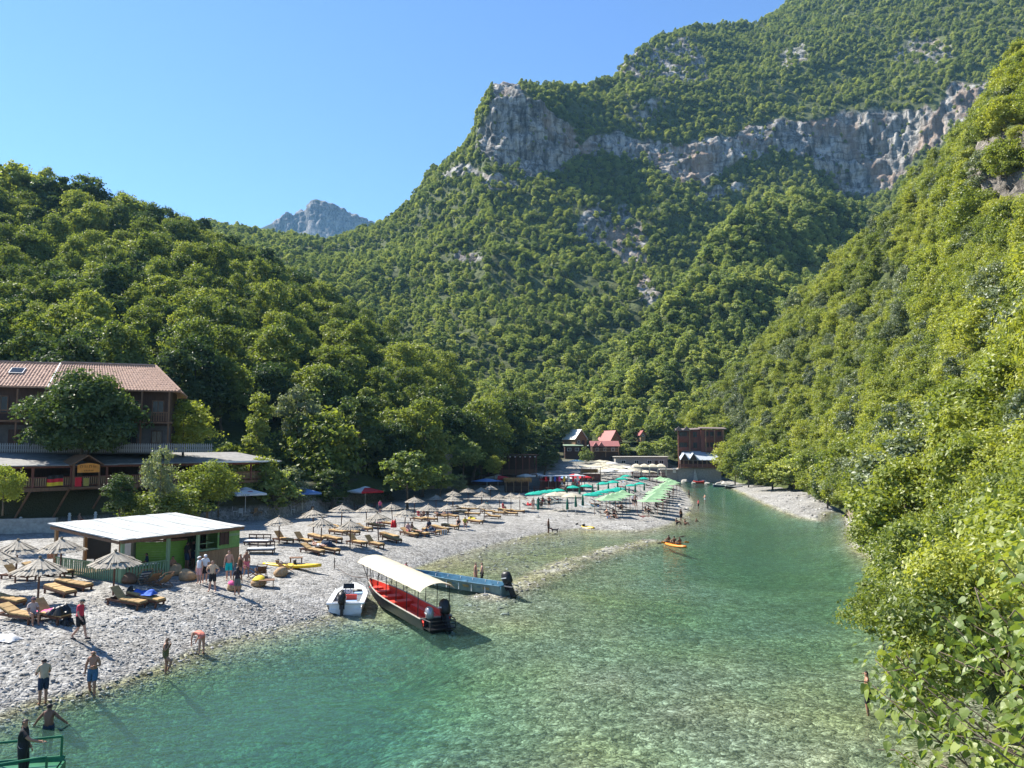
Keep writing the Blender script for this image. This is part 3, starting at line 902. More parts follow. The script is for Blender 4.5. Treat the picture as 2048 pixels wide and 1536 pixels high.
def forest(name, pts, scales, sources, seed=3):
    """the uncounted rest of a wood: one object, an instance of a tree on each point"""
    rng = np.random.default_rng(seed)
    n = len(pts)
    me = bpy.data.meshes.new(name)
    me.vertices.add(n); me.vertices.foreach_set('co', np.asarray(pts, np.float32).ravel())
    for an, arr in (('tree_turn', rng.uniform(0, 6.283, n)),):
        a = me.attributes.new(an, 'FLOAT', 'POINT'); a.data.foreach_set('value', np.asarray(arr, np.float32))
    a = me.attributes.new('tree_scale', 'FLOAT_VECTOR', 'POINT')
    sv_ = np.asarray(scales)[:, None] * np.stack([rng.uniform(.78, 1.3, n)] * 2 + [rng.uniform(.75, 1.3, n)], -1)
    a.data.foreach_set('vector', sv_.astype(np.float32).ravel())
    a = me.attributes.new('tree_kind', 'INT', 'POINT'); a.data.foreach_set('value', rng.integers(0, len(sources), n).astype(np.int32))
    o = link(name, me, kind='stuff')
    ng = bpy.data.node_groups.new(name, 'GeometryNodeTree')
    ng.interface.new_socket('Geometry', in_out='INPUT', socket_type='NodeSocketGeometry')
    ng.interface.new_socket('Geometry', in_out='OUTPUT', socket_type='NodeSocketGeometry')
    gi = ng.nodes.new('NodeGroupInput'); go = ng.nodes.new('NodeGroupOutput')
    jn = ng.nodes.new('GeometryNodeJoinGeometry')
    for s_ in reversed(sources):
        oi = ng.nodes.new('GeometryNodeObjectInfo'); oi.transform_space = 'ORIGINAL'
        oi.inputs['Object'].default_value = s_
        oi.inputs['As Instance'].default_value = True
        ng.links.new(oi.outputs['Geometry'], jn.inputs[0])
    ip = ng.nodes.new('GeometryNodeInstanceOnPoints')
    ip.inputs['Pick Instance'].default_value = True
    def att(nm, ty):
        q = ng.nodes.new('GeometryNodeInputNamedAttribute'); q.data_type = ty; q.inputs['Name'].default_value = nm
        return q.outputs['Attribute']
    cx = ng.nodes.new('ShaderNodeCombineXYZ')
    ng.links.new(att('tree_turn', 'FLOAT'), cx.inputs[2])
    ng.links.new(gi.outputs[0], ip.inputs['Points'])
    ng.links.new(jn.outputs[0], ip.inputs['Instance'])
    ng.links.new(att('tree_kind', 'INT'), ip.inputs['Instance Index'])
    ng.links.new(cx.outputs[0], ip.inputs['Rotation'])
    ng.links.new(att('tree_scale', 'FLOAT_VECTOR'), ip.inputs['Scale'])
    ng.links.new(ip.outputs[0], go.inputs[0])
    md = o.modifiers.new('spread', 'NODES'); md.node_group = ng
    return o

def lr(n, a, b, seed):
    return np.random.default_rng(seed).uniform(a, b, n)

# --- woods. The trees that show largest are things; the rest of each wood is one object.
def plant(hill, spacing, seed, kinds, n_ind, srange, label_of, group, stuff, sources, pxr=(-200, 2250), drop=None, dmin=0, steep=.22):
    p, px, py = hill.sample(spacing, seed, pxr=pxr, steep=steep, rock_p=.12)
    ok = p[:, 1] > dmin
    if drop is not None:
        ok &= ~drop(p, px, py)
    p, px, py = p[ok], px[ok], py[ok]
    rng = np.random.default_rng(seed + 5)
    s_ = rng.uniform(*srange, len(p))
    inview = (px > -40) & (px < 2090) & (py > -40)
    size = np.where(inview, s_ / p[:, 1], 0)
    order = np.argsort(-size)
    top, rest = order[:n_ind], order[n_ind:]
    for j, k in enumerate(top):
        kd = kinds[int(rng.integers(len(kinds)))]
        if hill is left_hill: kd = 'dark' if rng.random() < (.75 if p[k, 1] < 128 else .3) else 'poplar' if rng.random() < .14 else 'broad'
        lab = label_of(kd)
        tree(kd, p[k] - np.array([0, 0, .3]), s_[k], None, lab, group, sxy=rng.uniform(.8, 1.25))
    src = [c for kd in sources for c in KINDS[kd].first if c is not None]
    if len(rest):
        forest(stuff, p[rest] - np.array([0, 0, .3]), s_[rest], src, seed)
    return len(p)

LAB_L = {'broad': 'tall mid green broadleaf tree in the wood on the hillside above the tiled guest house', 'dark': 'tall dark green broadleaf tree in the wood on the hillside above the tiled guest house'}
LAB_L['poplar'] = 'tall narrow crowned green tree in the wood on the hillside above the tiled guest house'
LAB_R = {'slope': 'small yellow green sunlit tree on the steep slope beyond the river', 'grey': 'small grey green silvery tree on the steep slope beyond the river'}
PARA = [np.array(q) for q in ((-30.6, 88, 4.6), (-26.9, 98.3, 4.2), (-21, 109.5, 3.8))]
def sunlit(p):                              # the sun reaches the three square parasols through gaps at the edge of the wood
    bad = np.zeros(len(p), bool)
    h = np.array([SUNV.x, SUNV.y])
    for q in PARA:
        t = np.clip(((p[:, :2] - q[:2]) @ h) / (h @ h), 1, 26)
        bad |= (np.linalg.norm(p[:, :2] - q[:2] - t[:, None] * h, axis=1) < 5.5) & (q[2] + t * SUNV.z < p[:, 2] + 15)
    return bad
n1_ = plant(left_hill, 6.2, 11, ['broad', 'broad', 'dark'], 120, (0.72, 1.12), lambda k: LAB_L[k], 'trees of the wood above the guest house', 'hillside_forest', ['broad', 'dark'],
            drop=lambda p, px, py: ((px > 880) & (px < 965) & (py > 830) & (py < 915)) | (px > 1070) | sunlit(p))
VILL = lambda p, px, py: (px > 1115) & (px < 1345) & (p[:, 1] < 325) & (py > 845)
n2_ = plant(right_slope, 4.6, 12, ['slope', 'slope', 'slope', 'grey'], 110, (0.6, 1.1), lambda k: LAB_R[k], 'trees on the steep slope beyond the river', 'slope_forest', ['slope', 'slope', 'grey'],
            pxr=(1100, 2300), dmin=48, steep=.1, drop=VILL)
tree('hill', W(905, 1000, 2) + np.array([0, 25, 3]), .8, None, 'young green tree at the foot of the wooded hill behind the square parasols')
for i in range(3):
    q = P(1075 + i * 26, 893 - 3 * i, 268)
    tree('hill', q, 0.95 + .1 * i, None, ['pale green tree just left of the green roofed hut', 'pale green tree behind the green roofed hut', 'pale green tree right of the white roofed cabin'][i])
src = [c for c in KINDS['hill'].first if c]
pm, pxm, pym = mountain.sample(4.9, 21, rock_max=.45, rock_p=.07, pxr=(120, 2200), steep=.05)
sm_ = np.random.default_rng(4).uniform(0.3, 1.0, len(pm)) ** 1.15 * np.where(mountain.last_rk > .75, .55, 1)
dens = fbm(pm / 60.0, 3)
km = ~VILL(pm, pxm, pym) & (dens > -0.8) | (np.random.default_rng(5).random(len(pm)) < .5)
forest('mountain_forest', pm[km] - [0, 0, .5], sm_[km], src, 5)
ps, pxs_, pys_ = spur.sample(4.9, 22, steep=.1)
forest('spur_forest', ps - [0, 0, .4], np.random.default_rng(6).uniform(.5, 1.15, len(ps)), src, 6)
print('trees', n1_, n2_, len(pm), len(ps))
# undergrowth on the near part of the slope
pu, pxu, pyu = right_slope.sample(1.9, 31, pxr=(1500, 2300), steep=.05)
ku = (pu[:, 1] < 130) & (pu[:, 1] > 14)
b1 = tree('ybush', pu[ku][0], 1.0, None, 'yellow green bush rooted on the steep river bank', 'bushes on the steep river bank', name='bush', cat='bush')
for i in range(3): tree('ybush', pu[ku][7 + 11 * i], 1.0, None, 'yellow green bush rooted on the steep river bank', 'bushes on the steep river bank', name='bush', cat='bush')
for i in range(3): tree('bush', pu[ku][5 + 9 * i], 1.0, None, 'mid green bush rooted on the steep river bank', 'bushes on the steep river bank', name='bush', cat='bush')
forest('undergrowth', pu[ku], np.random.default_rng(8).uniform(.5, 1.25, ku.sum()), [c for c in KINDS['ybush'].first if c] * 2 + [c for c in KINDS['bush'].first if c][:2], 8)
print('bushes', ku.sum())

# ================================================================ HAZE
hz = MB()
hz.box((0, 2900, 445), (12000, 6700, 910))
hm = bpy.data.materials.new('haze'); hm.use_nodes = True
ht = hm.node_tree; ht.nodes.clear()
ho = ht.nodes.new('ShaderNodeOutputMaterial')
pv = ht.nodes.new('ShaderNodeVolumePrincipled')
pv.inputs['Color'].default_value = (0.32, 0.66, 1.0, 1)
pv.inputs['Density'].default_value = 0.00007
pv.inputs['Anisotropy'].default_value = 0.0
ht.links.new(pv.outputs[0], ho.inputs['Volume'])
hz.build('haze', hm, kind='stuff')
# ================================================================ BUILDINGS
WOOD = mat('brown_wood', (0.16, 0.085, 0.045), 0.75, 0.3, 9, .2, stretch=(1, 1, .15))
WOOD_D = mat('dark_wood', (0.06, 0.032, 0.022), 0.8, 0.3, 9, .2, stretch=(1, 1, .15))
WOOD_R = mat('red_brown_wood', (0.17, 0.06, 0.04), 0.7, 0.25, 8, .2, stretch=(1, 1, .15))
WOOD_L = mat('light_wood', (0.30, 0.19, 0.10), 0.75, 0.25, 9, .2, stretch=(1, 1, .15))
WHITE = mat('white_paint', (0.72, 0.72, 0.70), 0.6, 0.06, 5)
CREAM = mat('cream_cloth', (0.62, 0.56, 0.42), 0.9, 0.10, 4, trans=.2)
CONC = mat('concrete', (0.28, 0.265, 0.24), 0.9, 0.22, 2.2, .3)
STONEW = mat('pale_stone', (0.36, 0.34, 0.30), 0.9, 0.3, 2.5, .5)
TILE = mat('roof_tile', (0.33, 0.205, 0.15), 0.85, 0.28, 3.5, .2, rand=.22)
GREYROOF = mat('grey_roofing', (0.20, 0.195, 0.185), 0.85, 0.3, 1.6, .3)
DARKIN = mat('dark_interior', (0.018, 0.015, 0.013), 0.9, 0.3, 2)
GLASS = mat('window_glass', (0.02, 0.023, 0.026), 0.15, 0.2, 2, spec=.25)
GREEN_P = mat('green_paint', (0.15, 0.29, 0.08), 0.6, 0.18, 6, .1, stretch=(1, 1, .2))
GREEN_B = mat('bright_green_paint', (0.15, 0.31, 0.035), 0.55, 0.12, 5, .1)
GREEN_W = mat('washed_green_wood', (0.20, 0.30, 0.17), 0.7, 0.2, 8, .2, stretch=(1, 1, .2))
REDROOF = mat('red_metal_roof', (0.24, 0.06, 0.052), 0.55, 0.15, 2)
PINKROOF = mat('faded_red_roof', (0.27, 0.10, 0.09), 0.6, 0.15, 2)
WHITEROOF = mat('white_metal_roof', (0.62, 0.62, 0.58), 0.5, 0.12, 2)
GREENROOF = mat('green_metal_roof', (0.20, 0.27, 0.19), 0.6, 0.2, 2)
GREYBLUE = mat('blue_grey_roof', (0.36, 0.40, 0.45), 0.5, 0.12, 2)
BROWNROOF = mat('brown_roof', (0.16, 0.125, 0.115), 0.7, 0.2, 2)
ORANGE_S = mat('orange_board', (0.62, 0.24, 0.04), 0.6, 0.2, 3)
BLACK = mat('black_paint', (0.012, 0.012, 0.013), 0.45, 0.2, 5)
STEEL = mat('grey_steel', (0.32, 0.32, 0.33), 0.4, 0.1, 5, metal=.6)
RED_C = mat('red_cloth', (0.55, 0.02, 0.03), 0.85, 0.1, 4)
YEL_C = mat('yellow_cloth', (0.65, 0.47, 0.03), 0.85, 0.1, 4)
BLUE_C = mat('blue_cloth', (0.03, 0.10, 0.42), 0.85, 0.15, 4)
PINK_C = mat('pink_cloth', (0.65, 0.09, 0.25), 0.85, 0.12, 4)
PALE_C = mat('pale_cloth', (0.58, 0.57, 0.55), 0.9, 0.12, 4)
AWN = mat('awning_white', (0.42, 0.43, 0.415), 0.75, 0.05, 1.5)
AWN2 = mat('awning_seam', (0.30, 0.315, 0.30), 0.8, 0.05, 2)

def part(parent, name, m, fn, label=None, sm=False):
    mb = MB(); fn(mb)
    return mb.build(name, m, parent, sm, label=label)

def one(parent, name, m, meshes, key, fn, loc, rot=(0, 0, 0), scale=(1, 1, 1)):
    """a piece among alike pieces: shares one mesh"""
    if key not in meshes:
        mb = MB(); fn(mb); meshes[key] = mb.mesh(name, m)
    o = link(name, meshes[key], parent)
    o.location = loc; o.rotation_euler = rot; o.scale = scale
    return o
SHARED = {}

def window(parent, c, wdt, h, rz=0.0, frame=WHITE):
    """frame round a pane, set in a wall whose outside faces -y before the turn"""
    f = MB()
    t = 0.09
    for s in (-1, 1):
        f.box((s * (wdt / 2), 0, 0), (t, .1, h + t)); f.box((0, 0, s * h / 2), (wdt - t, .1, t))
    f.box((0, 0, 0), (.05, .07, h - t))
    w_ = f.build('window', frame, parent)
    w_.location = c; w_.rotation_euler = (0, 0, rz)
    p = MB(); p.box((0, .015, 0), (wdt - .04, .03, h - .04)); p.build('pane', GLASS, w_)
    return w_

def local(o, p):
    return o.matrix_basis @ Vector(p)

# ---------------------------------------------------------------- guest house with tiled roofs
def tiled_roof(parent, q, over=0.0, key='a'):
    """slab with courses of barrel tiles; q = eave left, eave right, ridge right, ridge left"""
    q = [Vector(p) for p in q]
    r = part(parent, 'roof', TILE, lambda mb: mb.slab(q, .16))
    ml = MB()
    nrm = (q[1] - q[0]).cross(q[3] - q[0]).normalized()
    if nrm.z < 0: nrm = -nrm
    n = int((q[1] - q[0]).length / 0.30)
    rows = int((q[3] - q[0]).length / 0.42)
    for j in range(rows):
        v0, v1 = j / rows, (j + 1.10) / rows
        for i in range(n):
            u = (i + .5) / n
            a = q[0].lerp(q[1], u).lerp(q[3].lerp(q[2], u), v0); b = q[0].lerp(q[1], u).lerp(q[3].lerp(q[2], u), min(v1, 1))
            e = (q[1] - q[0]).normalized() * .125 * ((q[2] - q[3]).length / (q[1] - q[0]).length * v0 + 1 - v0)
            up = nrm * random.uniform(.07, .10); lo = nrm * .015
            jit = nrm * random.uniform(-.012, .02)
            ml.add([a - e + lo, a + up + jit, a + e + lo, b - e * .8 + lo, b + up * .7 + jit, b + e * .8 + lo], [(0, 1, 4, 3), (1, 2, 5, 4), (0, 2, 1)])
    o = ml.build('roof_tile', TILE, r)
    tag(o, kind='stuff')
    return r

gh = empty('guest_house', (-46.5, 77.5, 9.4), 0.33, 'two storey dark wooden guest house with pinkish tiled roofs on the bank above the terrace', 'house')
part(gh, 'wall', WOOD_D, lambda m: (m.box((-9.5, 4.2, 3.3), (19, 8, 6.8)), m.box((5.4, 3.6, 3.2), (10.4, 7, 6.6))))
part(gh, 'base_wall', mat('dark_plaster', (.09, .085, .08), .9, .25, 2), lambda m: (m.box((5.4, .05, 1.2), (10.5, .2, 2.9)), m.box((-9.5, .12, 1.2), (19.1, .2, 2.9))))
tiled_roof(gh, [(-20, -1.0, 6.5), (0.2, -1.0, 6.5), (0.2, 4.2, 9.35), (-20, 4.2, 9.35)])
tiled_roof(gh, [(-0.6, -1.4, 6.35), (11.6, -1.4, 6.35), (8.6, 3.6, 9.4), (-0.6, 3.6, 9.4)])
tiled_roof(gh, [(11.6, -1.4, 6.35), (11.6, 8.6, 6.35), (8.6, 3.62, 9.4), (8.6, 3.58, 9.4)])
part(gh, 'roof', TILE, lambda m: (m.slab([(0, 9.6, 6.6), (-20, 9.6, 6.6), (-20, 4.25, 9.35), (0, 4.25, 9.35)], .15), m.slab([(11.6, 8.6, 6.3), (-.6, 8.6, 6.35), (-.6, 3.65, 9.4), (8.6, 3.65, 9.4)], .15)), 'rear slope of the tiled roof')
part(gh, 'ridge_cap', TILE, lambda m: (m.tube([(-20, 4.2, 9.42), (.1, 4.2, 9.42)], .13, 6), m.tube([(-.6, 3.6, 9.48), (8.6, 3.6, 9.48)], .14, 6), m.tube([(8.6, 3.6, 9.46), (11.6, -1.4, 6.44)], .13, 6)))
part(gh, 'verge_board', WHITE, lambda m: m.slab([(-.72, -1.3, 6.44), (-.62, -1.3, 6.44), (-.62, 3.6, 9.46), (-.72, 3.6, 9.46)], .24), 'pale board along the gable verge')
sk_ = part(gh, 'skylight', STEEL, lambda m: m.slab([(-4.9, 1.5, 8.06), (-3.6, 1.5, 8.05), (-3.6, 2.7, 8.70), (-4.9, 2.7, 8.71)], .1))
part(sk_, 'pane', GLASS, lambda m: m.slab([(-4.8, 1.6, 8.14), (-3.7, 1.6, 8.13), (-3.7, 2.6, 8.67), (-4.8, 2.6, 8.68)], .02))
part(gh, 'balcony_floor', WOOD, lambda m: (m.box((5.4, -.75, 3.0), (11, 1.5, .16)), m.box((-9.6, -.8, 3.0), (18.6, 1.6, .16))))
for i, x in enumerate((0.3, 2.8, 5.4, 8.0, 10.6, -3.2, -6.4, -9.6, -12.8)):
    one(gh, 'post', WOOD, SHARED, 'ghpost', lambda m: m.box((0, 0, 3.1), (.16, .16, 6.2)), (x, -1.4, 0))
part(gh, 'handrail', WOOD, lambda m: (m.box((5.4, -1.45, 4.05), (10.6, .08, .09)), m.box((-9.6, -1.5, 4.05), (18.4, .08, .09))))
for k in range(44):
    one(gh, 'baluster', WOOD, SHARED, 'ghbal', lambda m: m.box((0, 0, .45), (.11, .04, .86)), (0.5 + k * .235, -1.45, 3.12))
for x in (1.6, 4.4, 7.0, 9.4):
    window(gh, (x, .06, 4.6), 1.1, 1.5, 0, WOOD); window(gh, (x, -.10, 1.5), 1.0, 1.3, 0, WOOD_D)
for x in (-2, -5, -8, -11):
    window(gh, (x, .16, 4.7), 1.2, 1.7, 0, WOOD)
part(gh, 'door', WOOD_D, lambda m: m.box((-3.6, -.05, 1.1), (1.1, .12, 2.2)))
for x, mm, lb in ((-9.1, PALE_C, 'white towel drying over the upper balcony rail of the guest house'), (-7.5, RED_C, 'dull red towel drying over the upper balcony rail of the guest house')):
    q = local(gh, (x, -1.56, 3.55))
    o = part(None, 'towel', mm, lambda m: (m.box((0, 0, .02), (1.5, .03, .95)), m.box((0, .09, .52), (1.5, .18, .03))))
    o.location = q; o.rotation_euler = (0, 0, .33); tag(o, lb, 'towel')

# white picket fence in front of the guest house
FENCE = mat('shaded_white', (0.24, 0.24, 0.23), .8, .15, 5)  # white paint darkened: the shade of the trees is put into the colour
pf = empty('picket_fence', (-57, 72.0, 9.3), 0.25, 'white picket fence along the edge of the guest house yard', 'fence')
for k in range(135):
    if 22 < k < 32: continue
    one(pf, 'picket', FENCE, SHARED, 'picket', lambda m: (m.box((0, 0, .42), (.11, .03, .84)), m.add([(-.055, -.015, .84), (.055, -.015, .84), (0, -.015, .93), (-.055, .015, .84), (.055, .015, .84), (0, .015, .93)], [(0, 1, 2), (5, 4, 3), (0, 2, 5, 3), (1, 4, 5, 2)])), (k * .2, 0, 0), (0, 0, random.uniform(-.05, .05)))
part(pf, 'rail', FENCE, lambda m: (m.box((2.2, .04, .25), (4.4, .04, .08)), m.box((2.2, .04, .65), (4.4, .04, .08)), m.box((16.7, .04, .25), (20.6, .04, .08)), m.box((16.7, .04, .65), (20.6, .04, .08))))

# ---------------------------------------------------------------- terrace restaurant on stilts
A0, A1 = P(-110, 960, 63.5), P(548, 950, 92)
TL = math.hypot(A1[0] - A0[0], A1[1] - A0[1]); TA = math.atan2(A1[1] - A0[1], A1[0] - A0[0])
te = empty('terrace_restaurant', (A0[0], A0[1], 6.1), TA, 'long low terrace restaurant on slanting stilts with grey roof and brown railing', 'restaurant')
part(te, 'floor', WOOD, lambda m: (m.box((TL / 2, 4.2, -.12), (TL, 8.6, .24)), m.box((TL / 2, -.12, -.16), (TL, .1, .34))))
part(te, 'back_wall', WOOD_D, lambda m: m.box((TL / 2, 7.4, 1.3), (TL, .2, 2.6)))
part(te, 'roof', GREYROOF, lambda m: (m.slab([(-.4, -.7, 2.06), (TL * .42, -.7, 2.06), (TL * .42, 7.8, 3.15), (-.4, 7.8, 3.15)], .1), m.slab([(TL * .42, -.5, 2.1), (TL + .4, -.9, 2.14), (TL + .4, 7.8, 3.2), (TL * .42, 7.8, 3.12)], .1)))
part(te, 'eave_board', WHITE, lambda m: m.box((TL * .85, -.96, 2.13), (TL * .3, .06, .2)), 'white board along the eave at the far end')
part(te, 'beam', WOOD_R, lambda m: m.box((TL / 2, 0, 1.88), (TL, .16, .2)))
npost = 11
for i in range(npost):
    x = TL * i / (npost - 1)
    one(te, 'post', WOOD_R, SHARED, 'tepost', lambda m: m.box((0, 0, .9), (.17, .17, 1.8)), (x, 0, 0))
    one(te, 'stilt', WOOD, SHARED, 'testilt', lambda m: m.tube([(0, 0, -.2), (-.9, 2.4, -4.4)], .1, 6), (x, .2, 0))
part(te, 'handrail', WOOD_R, lambda m: (m.box((TL / 2, -.02, .92), (TL, .09, .08)), m.box((TL / 2, -.02, .12), (TL, .06, .07))))
for k in range(int(TL / .2)):
    one(te, 'baluster', WOOD_L, SHARED, 'tebal', lambda m: m.box((0, 0, .52), (.10, .03, .76)), (.1 + k * .2, -.02, 0))
# gabled porch carrying the orange board
e1 = Vector((math.cos(TA), math.sin(TA), 0))
def along(px):                          # how far along the terrace front that column of the picture lies
    k = (px - 1024) / FP * 1.004
    return (k * A0[1] - A0[0]) / (e1.x - k * e1.y)
s_ps = along(172)
gp = part(te, 'porch_gable', WOOD, lambda m: (m.slab([(s_ps - 1.55, -1.15, 2.05), (s_ps, -1.15, 3.0), (s_ps, 1.4, 3.0), (s_ps - 1.55, 1.4, 2.05)], .1), m.slab([(s_ps, -1.15, 3.0), (s_ps + 1.55, -1.15, 2.05), (s_ps + 1.55, 1.4, 2.05), (s_ps, 1.4, 3.0)], .1),
                             m.box((s_ps - 1.2, -.9, .9), (.14, .14, 2.3)), m.box((s_ps + 1.2, -.9, .9), (.14, .14, 2.3)), m.box((s_ps, -.6, -.1), (2.5, 1.2, .16))), 'gabled porch over the board')
sg = MB()
arc = [(-1.02, 0)] + [(-1.02 + 2.04 * i / 10, .72 + .17 * math.sin(math.pi * i / 10)) for i in range(11)] + [(1.02, 0)]
nA = len(arc)
sg.add([(x, -.04, z) for x, z in arc] + [(x, .04, z) for x, z in arc], [tuple(range(nA)), tuple(range(2 * nA - 1, nA - 1, -1))] + [(i, (i + 1) % nA, (i + 1) % nA + nA, i + nA) for i in range(nA)])
sign = sg.build('signboard', ORANGE_S, None); tag(sign, 'arched orange signboard under the porch gable of the terrace', 'sign')
sign.location = local(te, (s_ps, -1.22, 1.32)); sign.rotation_euler = (0, 0, TA)
DKO = mat('dark_orange_letter', (0.27, 0.10, 0.02), 0.7, 0.1, 3)
for k, x in enumerate((-.72, -.30, .12, .52)):
    part(sign, 'lettering', DKO, lambda m: (m.box((x - .07, -.05, .58), (.05, .02, .26)), m.box((x + .03, -.05, .68 - .16 * (k % 2)), (.2, .02, .05)), m.box((x + .12, -.05, .55), (.05, .02, .18))))
part(sign, 'lettering', DKO, lambda m: [m.box((-.38 + .15 * i, -.05, .17 + .02 * (i % 2)), (.07, .02, .12)) for i in range(6)])
# flags hung on the railing
fl = empty('flag', local(te, (along(119), -.10, .08)), TA, 'black red and gold striped flag hung over the terrace railing', 'flag')
for i, (mm, lb) in enumerate(((YEL_C, 'gold band'), (RED_C, 'red band'), (BLACK, 'black band'))):
    part(fl, 'stripe', mm, lambda m: m.loft([[(-.72 + .12 * k, .03 * math.sin(k * 1.3) - .02, .06 + z * .32 + i * .32 - .03 * math.sin(k * .5)) for k in range(13)] for z in (0, 1)], caps=False), lb)
f2 = part(None, 'flag', RED_C, lambda m: m.box((0, 0, .45), (.6, .03, .85))); f2.location = local(te, (s_ps - .78, -.98, .0)); f2.rotation_euler = (0, 0, TA); tag(f2, 'dark red flag hung on the porch rail under the orange signboard', 'flag')
f3 = part(None, 'flag', mat('dull_gold_cloth', (.32, .26, .06), .9), lambda m: m.box((0, 0, .42), (.5, .03, .75))); f3.location = local(te, (s_ps - .05, -.98, .0)); f3.rotation_euler = (0, 0, TA); tag(f3, 'dull yellow flag hung on the porch rail beside the red flag', 'flag')
# low wall and white posts at the back of the beach
lw = [P(-80, 1040, 67), P(112, 1036, 69.5)]
o = part(None, 'low_wall', STONEW, lambda m: m.slab([Vector(lw[0]), Vector(lw[1]), Vector(lw[1]) + Vector((-.1, .5, 0)), Vector(lw[0]) + Vector((-.1, .5, 0))], 1.6)); tag(o, 'low tan masonry wall under the terrace at the back of the beach', 'wall')
for i, (px, py) in enumerate(((40, 1062), (138, 1053), (190, 1050), (251, 1044))):
    q = G(px, py)
    wp = empty('bollard', q, 0, ['white stone post nearest the frame corner at the foot of the terrace', 'white stone post just behind the corner of the beach bar awning', 'white stone post behind the beach bar under the signboard porch', 'white stone post behind the middle of the awning'][i], 'post', 'white posts at the back of the beach')
    part(wp, 'shaft', WHITE, lambda m: m.lathe([(.2, -.2), (.2, .2), (.13, .25), (.15, .6), (.12, .95), (.17, 1.0), (.17, 1.06)], n=10), sm=True)
    part(wp, 'ball', WHITE, lambda m: m.lathe([(.02, 1.06), (.1, 1.09), (.13, 1.18), (.09, 1.27), (.01, 1.30)], n=10), sm=True)

# ---------------------------------------------------------------- green beach bar with the white awning
F_ = Vector((-22.6, 44.7, 1.95)); BA = math.atan2(7.7, 4.0)
kb = empty('beach_bar', F_, BA, 'green plank beach bar under a big white awning on the gravel', 'kiosk')
LU, LV = 8.7, 6.3                      # along u (local x) and away to the left (local y)
gzb = lambda x, y: float(ground_z(*(local(kb, (x, y, 0))[:2]))) - F_.z
for i in range(19):
    u0, u1 = -.35 + 9.3 * i / 19, -.35 + 9.3 * (i + 1) / 19
    part(kb, 'awning_panel', AWN2 if i % 4 == 1 else AWN, lambda m: m.loft([[(u, y, 2.42 + .093 * (y + .3) - .035 * math.sin(math.pi * (y + .3) / 7) + .012 * math.sin(i * 2.3 + y)) for u in (u0, u1 - .015)] + [(u, y, 2.37 + .093 * (y + .3) - .035 * math.sin(math.pi * (y + .3) / 7)) for u in (u1 - .015, u0)] for y in np.linspace(-.3, LV + .4, 8)], closed=True))
part(kb, 'fascia', WOOD, lambda m: (m.box((LU / 2 - .05, -.26, 2.28), (9.1, .07, .2)), m.box((LU / 2 - .05, -.24, 2.36), (9.1, .1, .05)), m.box((-.3, LV / 2, 2.52), (.07, LV + .3, .16), rx=.088)))
for (x, y, h) in ((0, 0, 2.3), (3.1, 0, 2.3), (5.3, 0, 2.3), (0, LV, 2.85), (LU, LV, 2.85), (4.4, LV, 2.85), (1.9, LV, 2.8)):
    part(kb, 'post', GREEN_W if y == 0 else WOOD_L, lambda m: m.box((x, y, h / 2 - .3), (.17, .17, h + .5)))
# planked front: green above, bare wood below
for j in range(7):
    part(kb, 'plank', WOOD_L, lambda m: m.box(((5.4 + LU) / 2, -.02 + random.uniform(-.008, .008), .02 + j * .155), (LU - 5.4, .05, .148)))
for j in range(8):
    part(kb, 'plank', GREEN_P if j != 5 else GREEN_W, lambda m: m.box(((6.85 + LU) / 2, -.02 + random.uniform(-.008, .008), 1.12 + j * .155), (LU - 6.85, .05, .148)))
for j in range(15):
    part(kb, 'plank', GREEN_P, lambda m: m.box((LU + .02, 1.6, .02 + j * .155), (.05, 3.2, .148)))
part(kb, 'shutter_window', WOOD_D, lambda m: (m.box((7.35, -.07, 1.72), (.75, .06, .8)), m.box((7.35, -.11, 1.72), (.06, .04, .8)), m.box((7.0, -.1, 1.72), (.05, .06, .85)), m.box((7.7, -.1, 1.72), (.05, .06, .85))))
part(kb, 'counter', GREEN_W, lambda m: (m.box((6.1, .05, 1.12), (1.6, .5, .06)), m.box((6.1, .3, 1.5), (1.4, .05, .05)), m.box((6.1, 1.6, 1.0), (1.4, .4, .1))))
part(kb, 'back_shelf', WOOD_D, lambda m: (m.box((6.9, 3.1, 1.2), (3.4, .1, 2.4)), m.box((6.9, 2.9, 1.3), (3.2, .3, .04)), m.box((6.9, 2.9, 1.7), (3.2, .3, .04))))
BOT = mat('bottle_glass', (.05, .12, .05), .2, .3, 2, rand=.5)
for k in range(14):
    b = part(None, 'bottle', BOT, lambda m: m.lathe([(.04, 0), (.045, .18), (.02, .24), (.018, .3), (.02, .31)], n=7)); b.location = local(kb, (5.5 + k * .22, 2.9, 1.32)); tag(b, 'bottle on the shelf behind the bar counter', 'bottle', 'bottles behind the beach bar counter')
# curved bright green counter wall, boards bent round
for j in range(12):
    pts = [(3.1 + 2.3 * t, 1.1 + 1.9 * (1 - t) ** 2.2) for t in np.linspace(0, 1, 9)]
    z0 = -.05 + j * .15
    part(kb, 'curved_board', GREEN_B, lambda m: m.loft([[(x, y, z0), (x, y, z0 + .142), (x + .03, y + .05, z0 + .142), (x + .03, y + .05, z0)] for x, y in pts], closed=True))
part(kb, 'counter_top', WOOD, lambda m: m.loft([[(x - .08, y - .12, 1.78), (x - .08, y - .12, 1.84), (x + .2, y + .35, 1.84), (x + .2, y + .35, 1.78)] for x, y in pts], closed=True))
part(kb, 'fridge', STEEL, lambda m: m.box((3.2, 3.5, .9), (.7, .7, 1.9)))
